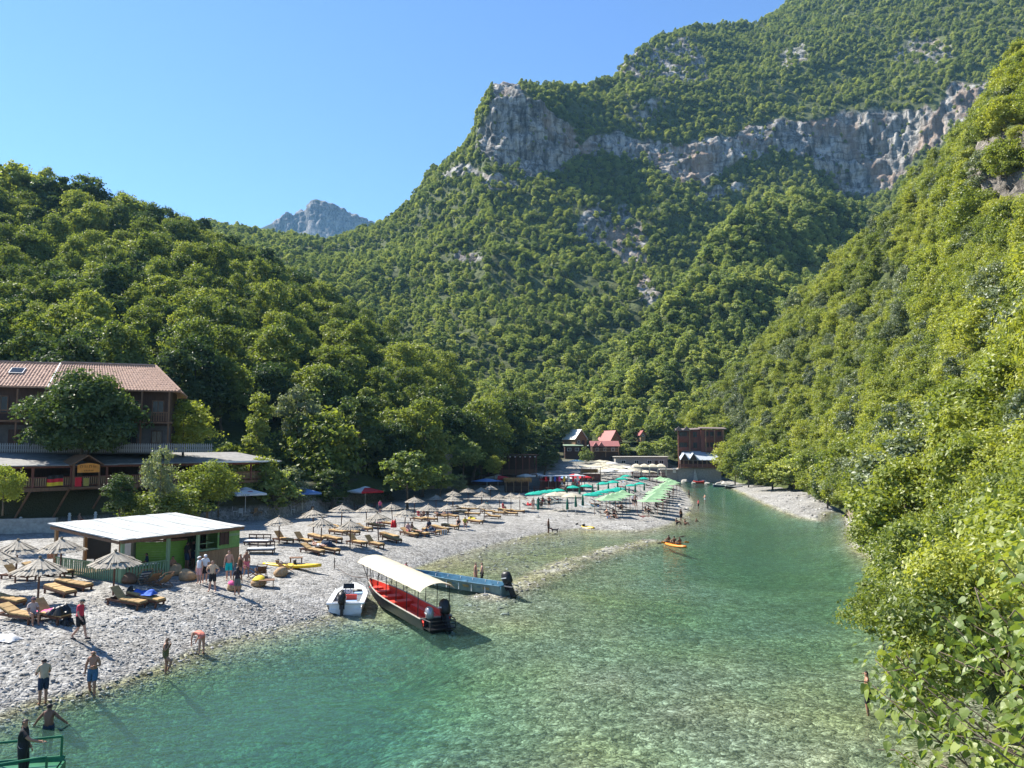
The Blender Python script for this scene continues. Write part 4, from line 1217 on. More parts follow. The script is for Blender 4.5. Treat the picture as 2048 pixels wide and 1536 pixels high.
# fence of green slats on two sides
for k in range(31):
    y = .2 + k * .197
    one(kb, 'slat', GREEN_W, SHARED, 'kslat', lambda m: m.box((0, 0, .45), (.035, .115, .92)), (-.02, y, gzb(0, y) + .02), (random.uniform(-.03, .03), 0, 0))
for k in range(15):
    x = .2 + k * .197
    one(kb, 'slat', GREEN_W, SHARED, 'kslat2', lambda m: m.box((0, 0, .45), (.115, .035, .92)), (x, -.02, gzb(x, 0) + .02), (0, random.uniform(-.03, .03), 0))
part(kb, 'rail', GREEN_W, lambda m: (m.slab([(-.07, 0, gzb(0, 0) + 1.0), (.05, 0, gzb(0, 0) + 1.0), (.05, LV, gzb(0, LV) + 1.0), (-.07, LV, gzb(0, LV) + 1.0)], .06), m.slab([(0, -.07, gzb(0, 0) + 1.0), (3.1, -.07, gzb(3, 0) + 1.0), (3.1, .05, gzb(3, 0) + 1.0), (0, .05, gzb(0, 0) + 1.0)], .06),
                                     m.slab([(.0, 0, gzb(0, 0) + .3), (.04, 0, gzb(0, 0) + .3), (.04, LV, gzb(0, LV) + .3), (0, LV, gzb(0, LV) + .3)], .06)))
part(kb, 'floor', WOOD_L, lambda m: m.box((2.2, 3.2, gzb(2, 3) - .02), (4.2, 6.1, .1)))
bb = part(None, 'blackboard', BLACK, lambda m: (m.box((0, 0, 1.25), (1.55, .06, 1.35)), m.box((-.2, .08, .95), (.12, .08, 1.9)), m.box((.35, .08, .95), (.12, .08, 1.9)))); bb.location = local(kb, (2.6, LV - .3, 0)); bb.rotation_euler = (0, 0, .1); tag(bb, 'tall black board hanging at the rear of the beach bar awning', 'board')
tb = empty('table', local(kb, (2.2, 1.0, gzb(2.2, 1))), BA, 'pale square table inside the green slat fence of the beach bar', 'table')
part(tb, 'tabletop', WHITE, lambda m: m.box((0, 0, .74), (1.5, .8, .05)))
for sx in (-1, 1):
    for sy in (-1, 1): part(tb, 'leg', WOOD, lambda m: m.box((sx * .65, sy * .32, .36), (.06, .06, .72)))
# small picture board on a thin post
q = G(103, 1140)
mb_ = empty('menu_board', q, .25, 'small brown picture board on a thin black post left of the beach bar', 'sign')
part(mb_, 'post', BLACK, lambda m: m.box((.26, 0, .75), (.05, .05, 1.6)))
part(mb_, 'panel', WOOD_L, lambda m: m.box((-.02, -.02, 1.1), (.55, .04, .8)))
part(mb_, 'picture', mat('menu_picture', (.33, .15, .08), .6, .7, 9), lambda m: (m.box((-.02, -.05, 1.28), (.45, .015, .3)), m.box((-.02, -.05, .9), (.45, .015, .3))))

# ---------------------------------------------------------------- pergola bar, walls and stair at the foot of the wooded hill
pg0 = P(908, 945, 166)
pg = empty('pergola_bar', (pg0[0], pg0[1], 4.2), .10, 'dark wooden pergola bar with string lights under the trees at the foot of the hill', 'bar')
part(pg, 'floor', WOOD_D, lambda m: (m.box((9, 3, -.2), (18.6, 6, .4)), m.box((9, .1, -1.2), (18.4, .2, 2.2))))
part(pg, 'roof', WOOD_D, lambda m: (m.box((9, 3, 4.35), (19, 6.6, .14)), m.box((9, -.3, 4.3), (19.1, .12, .26))))
part(pg, 'back_wall', WOOD_D, lambda m: m.box((9, 6, 2), (18.6, .15, 4)))
for i in range(13):
    one(pg, 'post', WOOD_R, SHARED, 'pgpost', lambda m: m.box((0, 0, 2.1), (.18, .18, 4.2)), (.1 + i * 1.49, -.1, 0))
for i in range(34):
    one(pg, 'baluster', WOOD, SHARED, 'pgbal', lambda m: m.box((0, 0, .5), (.14, .05, 1)), (9.4 + i * .26, -.12, 0))
part(pg, 'handrail', WOOD, lambda m: m.box((13.8, -.12, 1.05), (9, .12, .1)))
sl = empty('string_light', (pg0[0], pg0[1], 8.1), .10, 'row of white bulbs strung under the edge of the pergola bar roof', 'string lights')
for i in range(16):
    one(sl, 'bulb', WHITE, SHARED, 'bulb', lambda m: m.lathe([(.02, -.14), (.13, -.05), (.13, .06), (.03, .14)], n=7), (1.2 + i * 1.1, -.45, 0))
part(sl, 'cable', BLACK, lambda m: m.tube([(0, -.45, .13), (18, -.45, .13)], .02, 4))
c0, c1 = P(815, 905, 133), P(905, 908, 146)
o = part(None, 'retaining_wall', CONC, lambda m: m.slab([Vector(c0), Vector(c1), Vector(c1) + Vector((-.4, 1, 0)), Vector(c0) + Vector((-.4, 1, 0))], 6.5)); tag(o, 'grey concrete retaining wall between the shrubs and the pergola bar', 'wall')
st0 = Vector(P(790, 842, 142))
st = empty('staircase', st0, .35, 'narrow reddish wooden staircase climbing the wooded hillside', 'staircase')
for i in range(14):
    one(st, 'step', WOOD_R, SHARED, 'ststep', lambda m: m.box((0, 0, 0), (1.5, .45, .12)), (.06 * i, .36 * i, .28 * i))
part(st, 'stringer', WOOD_R, lambda m: (m.tube([(-.75, 0, -.6), (.1, 5.1, 3.9)], .1, 4), m.tube([(.8, 0, -.6), (1.6, 5.1, 3.9)], .1, 4)))
part(st, 'handrail', WOOD_R, lambda m: (m.tube([(-.75, 0, .9), (.1, 5.1, 4.8)], .05, 4), m.tube([(.8, 0, .9), (1.6, 5.1, 4.8)], .05, 4)))

# ---------------------------------------------------------------- village at the far end
def house(name, label, px0, px1, py_eave, py_base, d, dep, roof_h, wall, roofm, rz=0.0, windows=(), ridge='y', cat='house', over=.5, balcony=None, door=None):
    a, b = P(px0, py_base, d), P(px1, py_base, d)
    wd = b[0] - a[0]; zb = a[2]; h = P(px0, py_eave, d)[2] - zb
    e = empty(name, ((a[0] + b[0]) / 2, d, zb), rz, label, cat)
    part(e, 'wall', wall, lambda m: (m.box((0, dep / 2, h / 2 - 4), (wd, dep, h + 8)),))
    o = over
    if ridge == 'y':                         # gable faces the river
        part(e, 'gable', wall, lambda m: m.add([(-wd / 2, 0, h), (wd / 2, 0, h), (0, 0, h + roof_h), (-wd / 2, dep, h), (wd / 2, dep, h), (0, dep, h + roof_h)], [(0, 1, 2), (5, 4, 3), (0, 2, 5, 3), (1, 4, 5, 2), (0, 3, 4, 1)]))
        k = roof_h / (wd / 2)
        part(e, 'roof', roofm, lambda m: (m.slab([(-wd / 2 - o, -o, h - o * k + .12), (0, -o, h + roof_h + .12), (0, dep + o, h + roof_h + .12), (-wd / 2 - o, dep + o, h - o * k + .12)], .12),
                                          m.slab([(0.002, -o, h + roof_h + .12), (wd / 2 + o, -o, h - o * k + .12), (wd / 2 + o, dep + o, h - o * k + .12), (0.002, dep + o, h + roof_h + .12)], .12)))
    else:
        part(e, 'roof', roofm, lambda m: (m.slab([(-wd / 2 - o, -o, h + .1), (wd / 2 + o, -o, h + .1), (wd / 2 + o, dep / 2, h + roof_h), (-wd / 2 - o, dep / 2, h + roof_h)], .12),
                                          m.slab([(wd / 2 + o, dep + o, h + .1), (-wd / 2 - o, dep + o, h + .1), (-wd / 2 - o, dep / 2 + .002, h + roof_h), (wd / 2 + o, dep / 2 + .002, h + roof_h)], .12)))
    for (x, z, w_, hh) in windows: window(e, (x * wd, -.06, z * h), w_, hh)
    if balcony:
        z, mm = balcony
        part(e, 'balcony', mm, lambda m: (m.box((0, -.7, z * h), (wd, 1.4, .18)), m.box((0, -1.38, z * h + .95), (wd, .08, .1)), *[m.box((-wd / 2 + .1 + k * (wd - .2) / 24, -1.38, z * h + .5), (.07, .05, .9)) for k in range(25)]))
        for s in (-1, 0, 1): part(e, 'post', mm, lambda m: m.box((s * (wd / 2 - .1), -1.35, h / 2 - .5), (.16, .16, h + 1)))
    if door is not None:
        part(e, 'door', WOOD_D, lambda m: m.box((door * wd, -.05, 1.0), (1.0, .12, 2.0)))
    return e
CHALET = mat('tan_wood_wall', (0.22, 0.125, 0.07), .8, .25, 6, stretch=(1, 1, .2))
house('cabin', 'small brown wooden cabin with pale white roof among the trees above the beach', 1148, 1176, 876, 892, 262, 7, 2.9, CHALET, WHITEROOF, .55, ((-.2, .5, .9, .9),), door=.2)
house('chalet', 'steep red roofed chalet standing above the long red roofed house', 1219, 1243, 880, 894, 264, 8, 3.3, CHALET, REDROOF, .45, ((-.2, .55, .9, 1.1), (.2, .55, .9, 1.1)))
house('long_house', 'long low house with faded red roof and pale balcony behind the beach', 1184, 1237, 893, 908, 254, 7, 1.9, WOOD_D, PINKROOF, .0, ((-.3, .6, 1, 1), (0, .6, 1, 1), (.3, .6, 1, 1)), ridge='x', balcony=(.35, WOOD_L))
for i, px in enumerate((1192, 1203)):
    q = P(px, 893, 252.6)
    o = part(bpy.data.objects['long_house'], 'dormer', PINKROOF, lambda m: None or m.add([(-1.0, 0, 0), (1.0, 0, 0), (0, 0, 1.5), (-1.0, 3, 0), (1.0, 3, 0), (0, 3, 1.5)], [(0, 1, 2), (0, 2, 5, 3), (1, 4, 5, 2), (5, 4, 3)]))
    o.location = (q[0] - bpy.data.objects['long_house'].location.x, -1.2, q[2] - bpy.data.objects['long_house'].location.z)
house('hut', 'low hut with flat green roof half hidden by trees', 1130, 1164, 892, 906, 258, 7, .6, WOOD_D, GREENROOF, .0, ((-.25, .5, 1.2, 1), (.2, .5, 1.2, 1)), ridge='x')
house('flat_building', 'long flat roofed concrete building behind the cream tents', 1231, 1336, 914, 934, 248, 9, .25, CONC, STONEW, .04, ((-.35, .5, 1.4, 1.1), (-.1, .5, 1.4, 1.1), (.15, .5, 1.4, 1.1), (.38, .5, 1.4, 1.1)), ridge='x', door=.28)
house('small_chalet', 'tiny chalet glimpsed between trees right of the red chalet', 1281, 1291, 868, 874, 268, 4, 1.2, WOOD_L, REDROOF, .2, ((0, .5, .7, .6),))
# brown wooden hotel with balconies, and the restaurant below it
h0 = P(1357, 940, 236)
ho_ = empty('hotel', (h0[0], h0[1], 3.2), -.18, 'three storey reddish brown wooden hotel with balconies above the river bend', 'hotel')
part(ho_, 'wall', WOOD_R, lambda m: (m.box((3.6, 4.4, 6.1), (6.6, 7, 13.2)), m.box((10.4, 3.4, 6.1), (7, 8, 13.2)), m.box((1.6, 1.3, 5.8), (3.0, 2.6, 12.8))))
part(ho_, 'roof', BROWNROOF, lambda m: (m.slab([(-.6, -1, 12.5), (7.4, .6, 12.9), (7.4, 8.6, 13.5), (-.6, 8.6, 13.3)], .2), m.slab([(6.6, -1.3, 13.1), (14.6, -1.3, 12.9), (14.6, 8.4, 13.6), (6.6, 8.4, 13.8)], .2)))
for x in (0.3, 2.7):
    part(ho_, 'front_gable', BROWNROOF, lambda m: m.add([(x - 1.25, -1.1, 12.3), (x + 1.25, -1.1, 12.3), (x, -1.1, 13.8), (x - 1.25, 4, 12.3), (x + 1.25, 4, 12.3), (x, 4, 13.8)], [(0, 1, 2), (0, 2, 5, 3), (1, 4, 5, 2), (5, 4, 3)]))
for z in (6.2, 9.6):
    for x0, x1, y in ((-.2, 3.6, -1.1), (8.2, 13.6, -1.7)):
        part(ho_, 'balcony', WOOD_R, lambda m: (m.box(((x0 + x1) / 2, y + .7, z), (x1 - x0, 1.4, .18)), m.box(((x0 + x1) / 2, y, z + 1.05), (x1 - x0, .1, .12)), *[m.box((x0 + .1 + k * (x1 - x0 - .2) / 16, y, z + .55), (.13, .05, 1)) for k in range(17)]))
for x, y in ((-.1, -1.1), (3.5, -1.1), (8.3, -1.7), (13.5, -1.7), (10.9, -1.7)):
    part(ho_, 'post', WOOD_L, lambda m: m.box((x, y, 8.6), (.18, .18, 8)))
for z in (4.6, 7.9, 11.2):
    for x, y in ((1.0, -.05), (2.2, -.05), (5.2, .85), (8.6, -.65), (10.2, -.65), (12.4, -.65)): window(ho_, (x, y, z), 1.1, 1.6, 0, WOOD_D)
r0 = P(1364, 945, 230)
re_ = empty('riverside_restaurant', (r0[0], r0[1], 2.6), -.12, 'riverside restaurant with blue grey zigzag roof on a concrete wall below the hotel', 'restaurant')
part(re_, 'base_wall', CONC, lambda m: (m.box((5.2, 3, -.8), (12.6, 6, 4.6)), m.box((-3.6, 3, -1.0), (5.0, 5, 4.0))))
part(re_, 'floor', WOOD, lambda m: m.box((4.6, .6, 1.7), (11.4, 3, .2)))
part(re_, 'wall', WOOD_D, lambda m: m.box((5.4, 4, 3.0), (11.2, 4, 2.6)))
part(re_, 'roof', GREYBLUE, lambda m: (m.slab([(-.4, -.8, 4.1), (11.6, -.8, 4.0), (10.6, 5.6, 6.6), (.6, 5.6, 6.7)], .14),))
for x in (.8, 3.4):
    part(re_, 'front_gable', GREYBLUE, lambda m: (m.slab([(x - 1.35, -1.1, 4.0), (x, -1.1, 6.1), (x, 4.6, 6.3), (x - 1.35, 2, 4.9)], .1), m.slab([(x, -1.1, 6.1), (x + 1.3, -1.1, 4.0), (x + 1.3, 2, 4.9), (x, 4.6, 6.3)], .1)))
    part(re_, 'gable_board', WOOD_D, lambda m: m.add([(x - 1.2, -.9, 4.0), (x + 1.2, -.9, 4.0), (x, -.9, 5.9), (x - 1.2, -.8, 4.0), (x + 1.2, -.8, 4.0), (x, -.8, 5.9)], [(0, 1, 2), (5, 4, 3), (0, 2, 5, 3), (1, 4, 5, 2)]))
part(re_, 'balustrade', WOOD_R, lambda m: (m.box((4.6, -.85, 2.75), (11.2, .1, .12)), *[m.box((-.9 + k * .28, -.85, 2.25), (.16, .05, 1.0)) for k in range(40)]))
for k in range(9): part(re_, 'post', WOOD_L, lambda m: m.box((-.8 + k * 1.35, -.8, 3.0), (.14, .14, 2.4)))
part(re_, 'notice', WHITE, lambda m: m.box((-2.2, .42, .9), (.9, .06, 1.4)), 'white notice on the concrete wall')
part(re_, 'annex_roof', STONEW, lambda m: m.box((-3.8, 2.4, 1.15), (5.6, 6, .25)))
part(re_, 'buttress', STONEW, lambda m: m.add([(3.0, -.2, -3), (4.6, -.2, -3), (3.6, -.2, 1.2), (4.0, -.2, 1.2), (3.0, -1.6, -3), (4.6, -1.6, -3)], [(0, 1, 3, 2), (4, 5, 3, 2), (0, 2, 4), (1, 5, 3), (0, 4, 5, 1)]))
# rocks at the foot of the wall
for k in range(26):
    px = 1336 + k * 4.6 + random.uniform(-3, 3)
    q = W(px, random.uniform(955, 964) + (px - 1336) * .06, .2)
    mbk = MB(); s_ = random.uniform(.5, 1.3)
    vs = [Vector((random.gauss(0, 1), random.gauss(0, 1), random.gauss(0, 1))).normalized() * s_ * random.uniform(.75, 1.1) for _ in range(26)]
    import bmesh
    bm = bmesh.new()
    for v in vs: bm.verts.new((v.x * 1.2, v.y, v.z * .75))
    bmesh.ops.convex_hull(bm, input=bm.verts)
    me = bpy.data.meshes.new('boulder'); bm.to_mesh(me); bm.free()
    o = link('boulder', me, None, STONEW); o.location = q
    tag(o, 'pale boulder at the foot of the concrete wall below the hotel', 'boulder', 'boulders below the riverside restaurant')
# cream tents on a platform over the water
t0 = P(1266, 950, 205)
ct = empty('tent_pavilion', (t0[0], t0[1], 2.4), -.05, 'open pavilion of four cream tents with red brown railing on a river platform', 'pavilion')
part(ct, 'platform', WOOD_D, lambda m: (m.box((4.4, 2, .0), (9.0, 4.2, .25)), *[m.box((.4 + k * 2, .3, -1.3), (.2, .2, 2.6)) for k in range(5)]))
for k in range(4):
    x = 1.1 + k * 2.2
    part(ct, 'tent_roof', CREAM, lambda m: m.loft([[(x - 1.08, -.1, 2.7), (x + 1.08, -.1, 2.7), (x + 1.08, 4.1, 2.7), (x - 1.08, 4.1, 2.7)], [(x - .8, .4, 3.15), (x + .8, .4, 3.15), (x + .8, 3.6, 3.15), (x - .8, 3.6, 3.15)], [(x - .1, 1.9, 3.5), (x + .1, 1.9, 3.5), (x + .1, 2.1, 3.5), (x - .1, 2.1, 3.5)]], closed=True))
    part(ct, 'valance', CREAM, lambda m: m.box((x, -.11, 2.55), (2.1, .03, .3)))
for k in range(5):
    part(ct, 'curtain', CREAM, lambda m: m.loft([[(k * 2.2 + .18 * (1.3 - .5 * t) * math.cos(a), -.05 + .12 * math.sin(a), .3 + 2.3 * t) for a in np.linspace(0, 6.28, 9)[:-1]] for t in (0, .4, 1)], closed=True))
part(ct, 'railing', WOOD_R, lambda m: (m.box((4.4, -.08, 1.1), (8.8, .1, .12)), *[m.box((.1 + k * .3, -.08, .6), (.18, .05, .95)) for k in range(30)]))
part(ct, 'pennant', RED_C, lambda m: m.box((-.3, -.2, 1.8), (.25, .04, 1.9)), 'tall red pennant at the corner')
# ================================================================ PARASOLS AND LOUNGERS
STRAW = mat('straw_thatch', (0.31, 0.28, 0.23), 0.95, 0.30, 7, .3, rand=.12)
STRAW_D = mat('straw_dark', (0.17, 0.14, 0.10), 0.95, 0.3, 8)
POLE = mat('parasol_pole_wood', (0.15, 0.075, 0.05), 0.8, 0.25, 8, stretch=(1, 1, .2))
TEAL = mat('turquoise_cloth', (0.0, 0.36, 0.27), 0.8, 0.08, 3, trans=.25)
DKGREEN = mat('dark_green_cloth', (0.008, 0.10, 0.06), 0.85, 0.15, 5)
PALEG = mat('pale_green_cloth', (0.24, 0.40, 0.22), 0.85, 0.07, 2, trans=.15)
BEIGE = mat('beige_cloth', (0.48, 0.44, 0.33), 0.9, 0.08, 3, trans=.15)
CUSH = mat('mustard_mattress', (0.36, 0.235, 0.10), 0.9, 0.2, 5, rand=.22)
FRAME_W = mat('lounger_wood', (0.125, 0.055, 0.03), 0.75, 0.25, 8, .1, stretch=(.2, 1, 1), rand=.15)
PLAST = mat('white_plastic', (0.60, 0.61, 0.62), 0.5, 0.06, 5)
MESHD = mat('dark_mesh_cloth', (0.06, 0.065, 0.075), 0.8, 0.2, 6)
WHITE_C = mat('white_cloth', (0.72, 0.73, 0.72), 0.85, 0.06, 4, trans=.15)
BLUE_P = mat('pale_blue_cloth', (0.15, 0.27, 0.52), 0.8, 0.1, 3, trans=.15)
RED_P = mat('bright_red_cloth', (0.58, 0.025, 0.035), 0.8, 0.1, 3, trans=.15)

def thatch_mesh(seed, r=1.28, h=.62):
    """cone of straw: overlapping radial strips with a ragged hem"""
    rng = random.Random(seed)
    mb = MB()
    n = 84
    for layer, (r0, r1, z0, z1, k) in enumerate(((.05, r, h, 0, n), (.05, r * .72, h + .03, h * .36, n // 2))):
        for i in range(k):
            a = 2 * math.pi * (i + rng.uniform(-.3, .3)) / k
            da = math.pi / k * 1.25
            rr = r1 * rng.uniform(.92, 1.06)
            zz = z1 + rng.uniform(-.05, .03)
            mid = lambda t, b: ((r0 + (rr - r0) * t) * math.cos(b), (r0 + (rr - r0) * t) * math.sin(b), z0 + (zz - z0) * (t ** .9) + rng.uniform(-.008, .02))
            mb.add([mid(0, a), mid(.55, a - da), mid(1, a - da * .8), mid(1, a + da * .8), mid(.55, a + da)], [(0, 1, 2, 3, 4)])
    mb.lathe([(.02, h - .1), (r * .5, h * .48), (r * .92, .02), (r * .90, -.01), (r * .48, h * .44), (.02, h - .14)], n=24)
    return mb.mesh('canopy', STRAW)
THATCH = [thatch_mesh(s) for s in (1, 2, 3)]
POLE_ME = (lambda m: (m.tube([(0, 0, -.4), (0, 0, 2.32)], [.055, .045], 7), m.mesh('pole', POLE))[1])(MB())
TUFT_ME = (lambda m: (m.lathe([(.03, 2.18), (.10, 2.20), (.06, 2.32), (.09, 2.40), (.015, 2.46)], n=8), m.mesh('finial', STRAW_D))[1])(MB())
STRUT_ME = (lambda m: ([m.tube([(0, 0, 1.72), (1.05 * math.cos(a), 1.05 * math.sin(a), 1.70)], .018, 4) for a in np.arange(6) * 1.047], m.mesh('struts', POLE))[1])(MB())
NT_ = [0]
def thatch(px, py, label, s=1.0, group='straw parasols'):
    q = G(px, py)
    e = empty('straw_parasol', q, random.uniform(0, 6.28), label, 'parasol', group)
    e.rotation_euler = (random.uniform(-.05, .05), random.uniform(-.05, .05), e.rotation_euler[2])
    e.scale = (s, s, s)
    link('pole', POLE_ME, e)
    c = link('canopy', THATCH[NT_[0] % 3], e); c.location = (0, 0, 1.66)
    link('finial', TUFT_ME, c).location = (0, 0, -1.66)
    link('brace', STRUT_ME, c).location = (0, 0, -1.66)
    NT_[0] += 1
    return e
ORD = ['nearest', 'second', 'third', 'fourth', 'fifth', 'sixth', 'seventh', 'eighth', 'ninth', 'tenth', 'eleventh', 'twelfth']
for (px, py, lb) in ((30, 1166, 'straw parasol leaning over the lounger left of the picture board'), (120, 1160, 'straw parasol in front of the left end of the green slat fence'),
                     (75, 1212, 'straw parasol over the woman sitting by the pink towel'), (226, 1191, 'straw parasol over the lounger with the blue towel'), (-14, 1192, 'straw parasol cut by the left edge of the picture')):
    thatch(px, py, lb, 1.02)
rows = {'front': [(558, 1087), (641, 1092), (700, 1094), (757, 1081), (809, 1066), (855, 1054), (896, 1049), (937, 1041), (968, 1042)],
        'middle': [(627, 1072), (682, 1058), (733, 1054), (785, 1046), (829, 1029), (872, 1023), (905, 1028), (963, 1016), (999, 1019), (1022, 1020), (1040, 1023)],
        'back': [(906, 1013), (936, 1007), (962, 1002), (981, 999)]}
for rn, lst in rows.items():
    for i, (px, py) in enumerate(lst):
        thatch(px, py, f'straw parasol, {ORD[i]} from the beach bar in the {rn} row along the gravel', random.uniform(.94, 1.06))

# wooden sun loungers
LM = {}
def lounger_meshes():
    f = MB()
    for s in (-1, 1): f.box((0, s * .31, .24), (2.0, .06, .10))
    for x in (-.95, -.3, .3, .97): f.box((x, 0, .235), (.07, .56, .07))
    for k in range(9): f.box((-.02 + k * .115, 0, .285), (.08, .66, .02))
    LM['frame'] = f.mesh('frame', FRAME_W)
    l = MB(); l.box((0, 0, .0), (.08, .08, .42)); LM['leg'] = l.mesh('leg', FRAME_W)
    m = MB()
    m.loft([[(x, -.31 + .02 * e, .30), (x, .31 - .02 * e, .30), (x, .32 - .03 * e, .37 - .02 * e), (x, .27, .40 - .04 * e), (x, -.27, .40 - .04 * e), (x, -.32 + .03 * e, .37 - .02 * e)] for x, e in ((-.22, 1), (-.17, 0), (.2, .1), (.22, .5), (.24, .1), (.60, .1), (.62, .5), (.64, .1), (.98, 0), (1.02, 1))], closed=True)
    LM['mattress'] = m.mesh('mattress', CUSH)
    for key, ang in (('up', 42), ('mid', 22), ('flat', 3)):
        b = MB(); t = MB()
        c, s_ = math.cos(R(ang)), math.sin(R(ang))
        pt = lambda u, v, w_: (-.22 - u * c - w_ * s_ * -1 * -1, v, .30 + u * s_ + w_ * c)
        b.loft([[pt(u, -.31, .02), pt(u, .31, .02), pt(u, .31, .09), pt(u, .26, .115 - e), pt(u, -.26, .115 - e), pt(u, -.31, .09)] for u, e in ((0, .03), (.05, 0), (.36, 0), (.38, .03), (.40, 0), (.72, 0), (.77, .03))], closed=True)
        LM['back_' + key] = b.mesh('backrest', CUSH)
        t.loft([[pt(u, -.32, -.03), pt(u, .32, -.03), pt(u, .32, .012), pt(u, -.32, .012)] for u in (0, .8)], closed=True)
        t.box((-.75, 0, .25), (.06, .6, .05))
        LM['support_' + key] = t.mesh('back_support', FRAME_W)
lounger_meshes()
def lounger(px, py, head, label, back='flat', group='wooden sun loungers', mattress=True):
    q = G(px, py)
    e = empty('sun_lounger', q, head, label, 'sun lounger', group)
    t = ground_z(np.array([q.x + .6 * math.cos(head), q.x - .6 * math.cos(head)]), np.array([q.y + .6 * math.sin(head), q.y - .6 * math.sin(head)]))
    e.location.z = float(t.mean()) + .02
    e.rotation_euler = (0, -math.atan2(float(t[0] - t[1]), 1.2), head)
    link('frame', LM['frame'], e)
    for x in (-.85, .9):
        for y in (-.3, .3): link('leg', LM['leg'], e).location = (x, y, .05)
    if mattress: link('mattress', LM['mattress'], e)
    b = link('backrest', LM['back_' + back], e)
    link('back_support', LM['support_' + back], b)
    return e
FD = -.62                                   # feet towards the river
for px, py, hd, bk, lb in (
    (36, 1160, -.2, 'up', 'mustard sun lounger with raised back beside the parasol left of the picture board'),
    (76, 1148, -.25, 'mid', 'mustard sun lounger behind the others near the picture board'),
    (112, 1153, -.25, 'flat', 'flat mustard sun lounger in front of the left end of the slat fence'),
    (146, 1177, -.2, 'flat', 'flat mustard sun lounger standing alone in the sun'),
    (119, 1189, -.5, 'flat', 'mustard sun lounger touching the parasol shadow behind the man in the red shirt'),
    (8, 1208, -.2, 'flat', 'sun lounger cut by the left picture edge'),
    (36, 1241, -.25, 'mid', 'mustard sun lounger left of the seated woman'),
    (98, 1240, -.35, 'up', 'sun lounger with raised back covered by a pink towel'),
    (252, 1210, -.2, 'up', 'brown sun lounger with raised back under the parasol, beside the blue towel'),
    (290, 1205, -.25, 'flat', 'sun lounger covered by a blue towel'),
    (566, 1085, FD, 'up', 'sun lounger with raised back under the parasol nearest the beach bar'), (606, 1087, FD, 'up', 'sun lounger with raised back, second from the beach bar in the front row'),
    (635, 1080, FD, 'flat', 'flat sun lounger behind the two occupied ones in the front row'), (664, 1082, FD, 'flat', 'flat sun lounger behind the striped bags'),
    (624, 1106, FD + .2, 'mid', 'dark sun lounger with a man reading close to the river'), (655, 1104, FD + .2, 'mid', 'dark sun lounger heaped with clothes close to the river'),
    (713, 1090, FD, 'up', 'left one of two sun loungers with raised backs at the river edge of the parasols'), (747, 1093, FD, 'up', 'right one of two sun loungers with raised backs at the river edge of the parasols'),
    (778, 1076, FD, 'flat', 'back one of two flat sun loungers side by side in the front row'), (783, 1083, FD, 'flat', 'front one of two flat sun loungers side by side in the front row'),
    (676, 1060, FD, 'flat', 'sun lounger behind the third parasol of the middle row'), (676, 1069, FD, 'flat', 'sun lounger in front of the second parasol of the middle row'), (701, 1069, FD, 'flat', 'sun lounger beside the second parasol of the middle row'),
    (727, 1062, FD, 'mid', 'sun lounger with half raised back near the pink towel'), (752, 1055, FD, 'flat', 'sun lounger beside the pink towel'), (775, 1052, FD, 'flat', 'flat sun lounger behind the pink towel'),
    (818, 1072, FD, 'mid', 'sun lounger crowded with people in the front row'), (840, 1071, FD, 'mid', 'sun lounger with a striped bag at its foot'), (862, 1067, FD, 'flat', 'sun lounger beside the striped beach bag'),
    (880, 1061, FD, 'flat', 'mustard sun lounger left of the two seated women'), (900, 1057, FD, 'flat', 'sun lounger under the two seated women'), (950, 1047, FD, 'flat', 'rounded dark sun lounger right of the two seated women'),
    (835, 1042, FD, 'mid', 'sun lounger of the group in red behind the middle row'), (860, 1042, FD, 'flat', 'sun lounger beside the group in red'), (882, 1036, FD, 'mid', 'sun lounger of the man lying behind the middle row'), (903, 1036, FD, 'flat', 'sun lounger at the right of the lying man')):
    lounger(px, py, hd, lb, bk)
for k, (px, py) in enumerate(((925, 1021), (950, 1022), (975, 1027), (1000, 1030), (1020, 1031), (945, 1032), (985, 1037), (1010, 1024), (1035, 1027), (918, 1028))):
    lounger(px, py, -.3, 'thin wooden sun lounger among the far parasols of the straw rows', ('mid', 'flat')[k % 2], 'far straw row loungers')
# two white lounge benches with dark side rails beside the beach bar
for k, (px, py) in enumerate(((515, 1090), (522, 1106))):
    q = G(px, py)
    e = empty('lounge_bench', q, -.1 + .25 * k, ['white lounge bench with dark side rails, far one beside the beach bar', 'white lounge bench with dark side rails, near one beside the beach bar'][k], 'bench', 'white lounge benches')
    part(e, 'cushion', WHITE_C, lambda m: (m.box((0, 0, .34), (1.9, .8, .12)),))
    part(e, 'frame', WOOD_D, lambda m: (m.box((0, .42, .26), (2.0, .06, .1)), m.box((0, -.42, .26), (2.0, .06, .1)), m.box((.97, 0, .26), (.06, .8, .1)), m.box((-.97, 0, .26), (.06, .8, .1))))
    part(e, 'side_rail', WOOD_D, lambda m: (m.box((0, .43, .78), (1.9, .06, .09)), m.box((0, .43, .56), (1.9, .05, .06)), *[m.box((x, .43, .55), (.06, .06, .5)) for x in (-.9, -.3, .3, .9)]))
    for x in (-.9, .9):
        for y in (-.4, .4): part(e, 'leg', WOOD_D, lambda m: m.box((x, y, .1), (.08, .08, .36)))

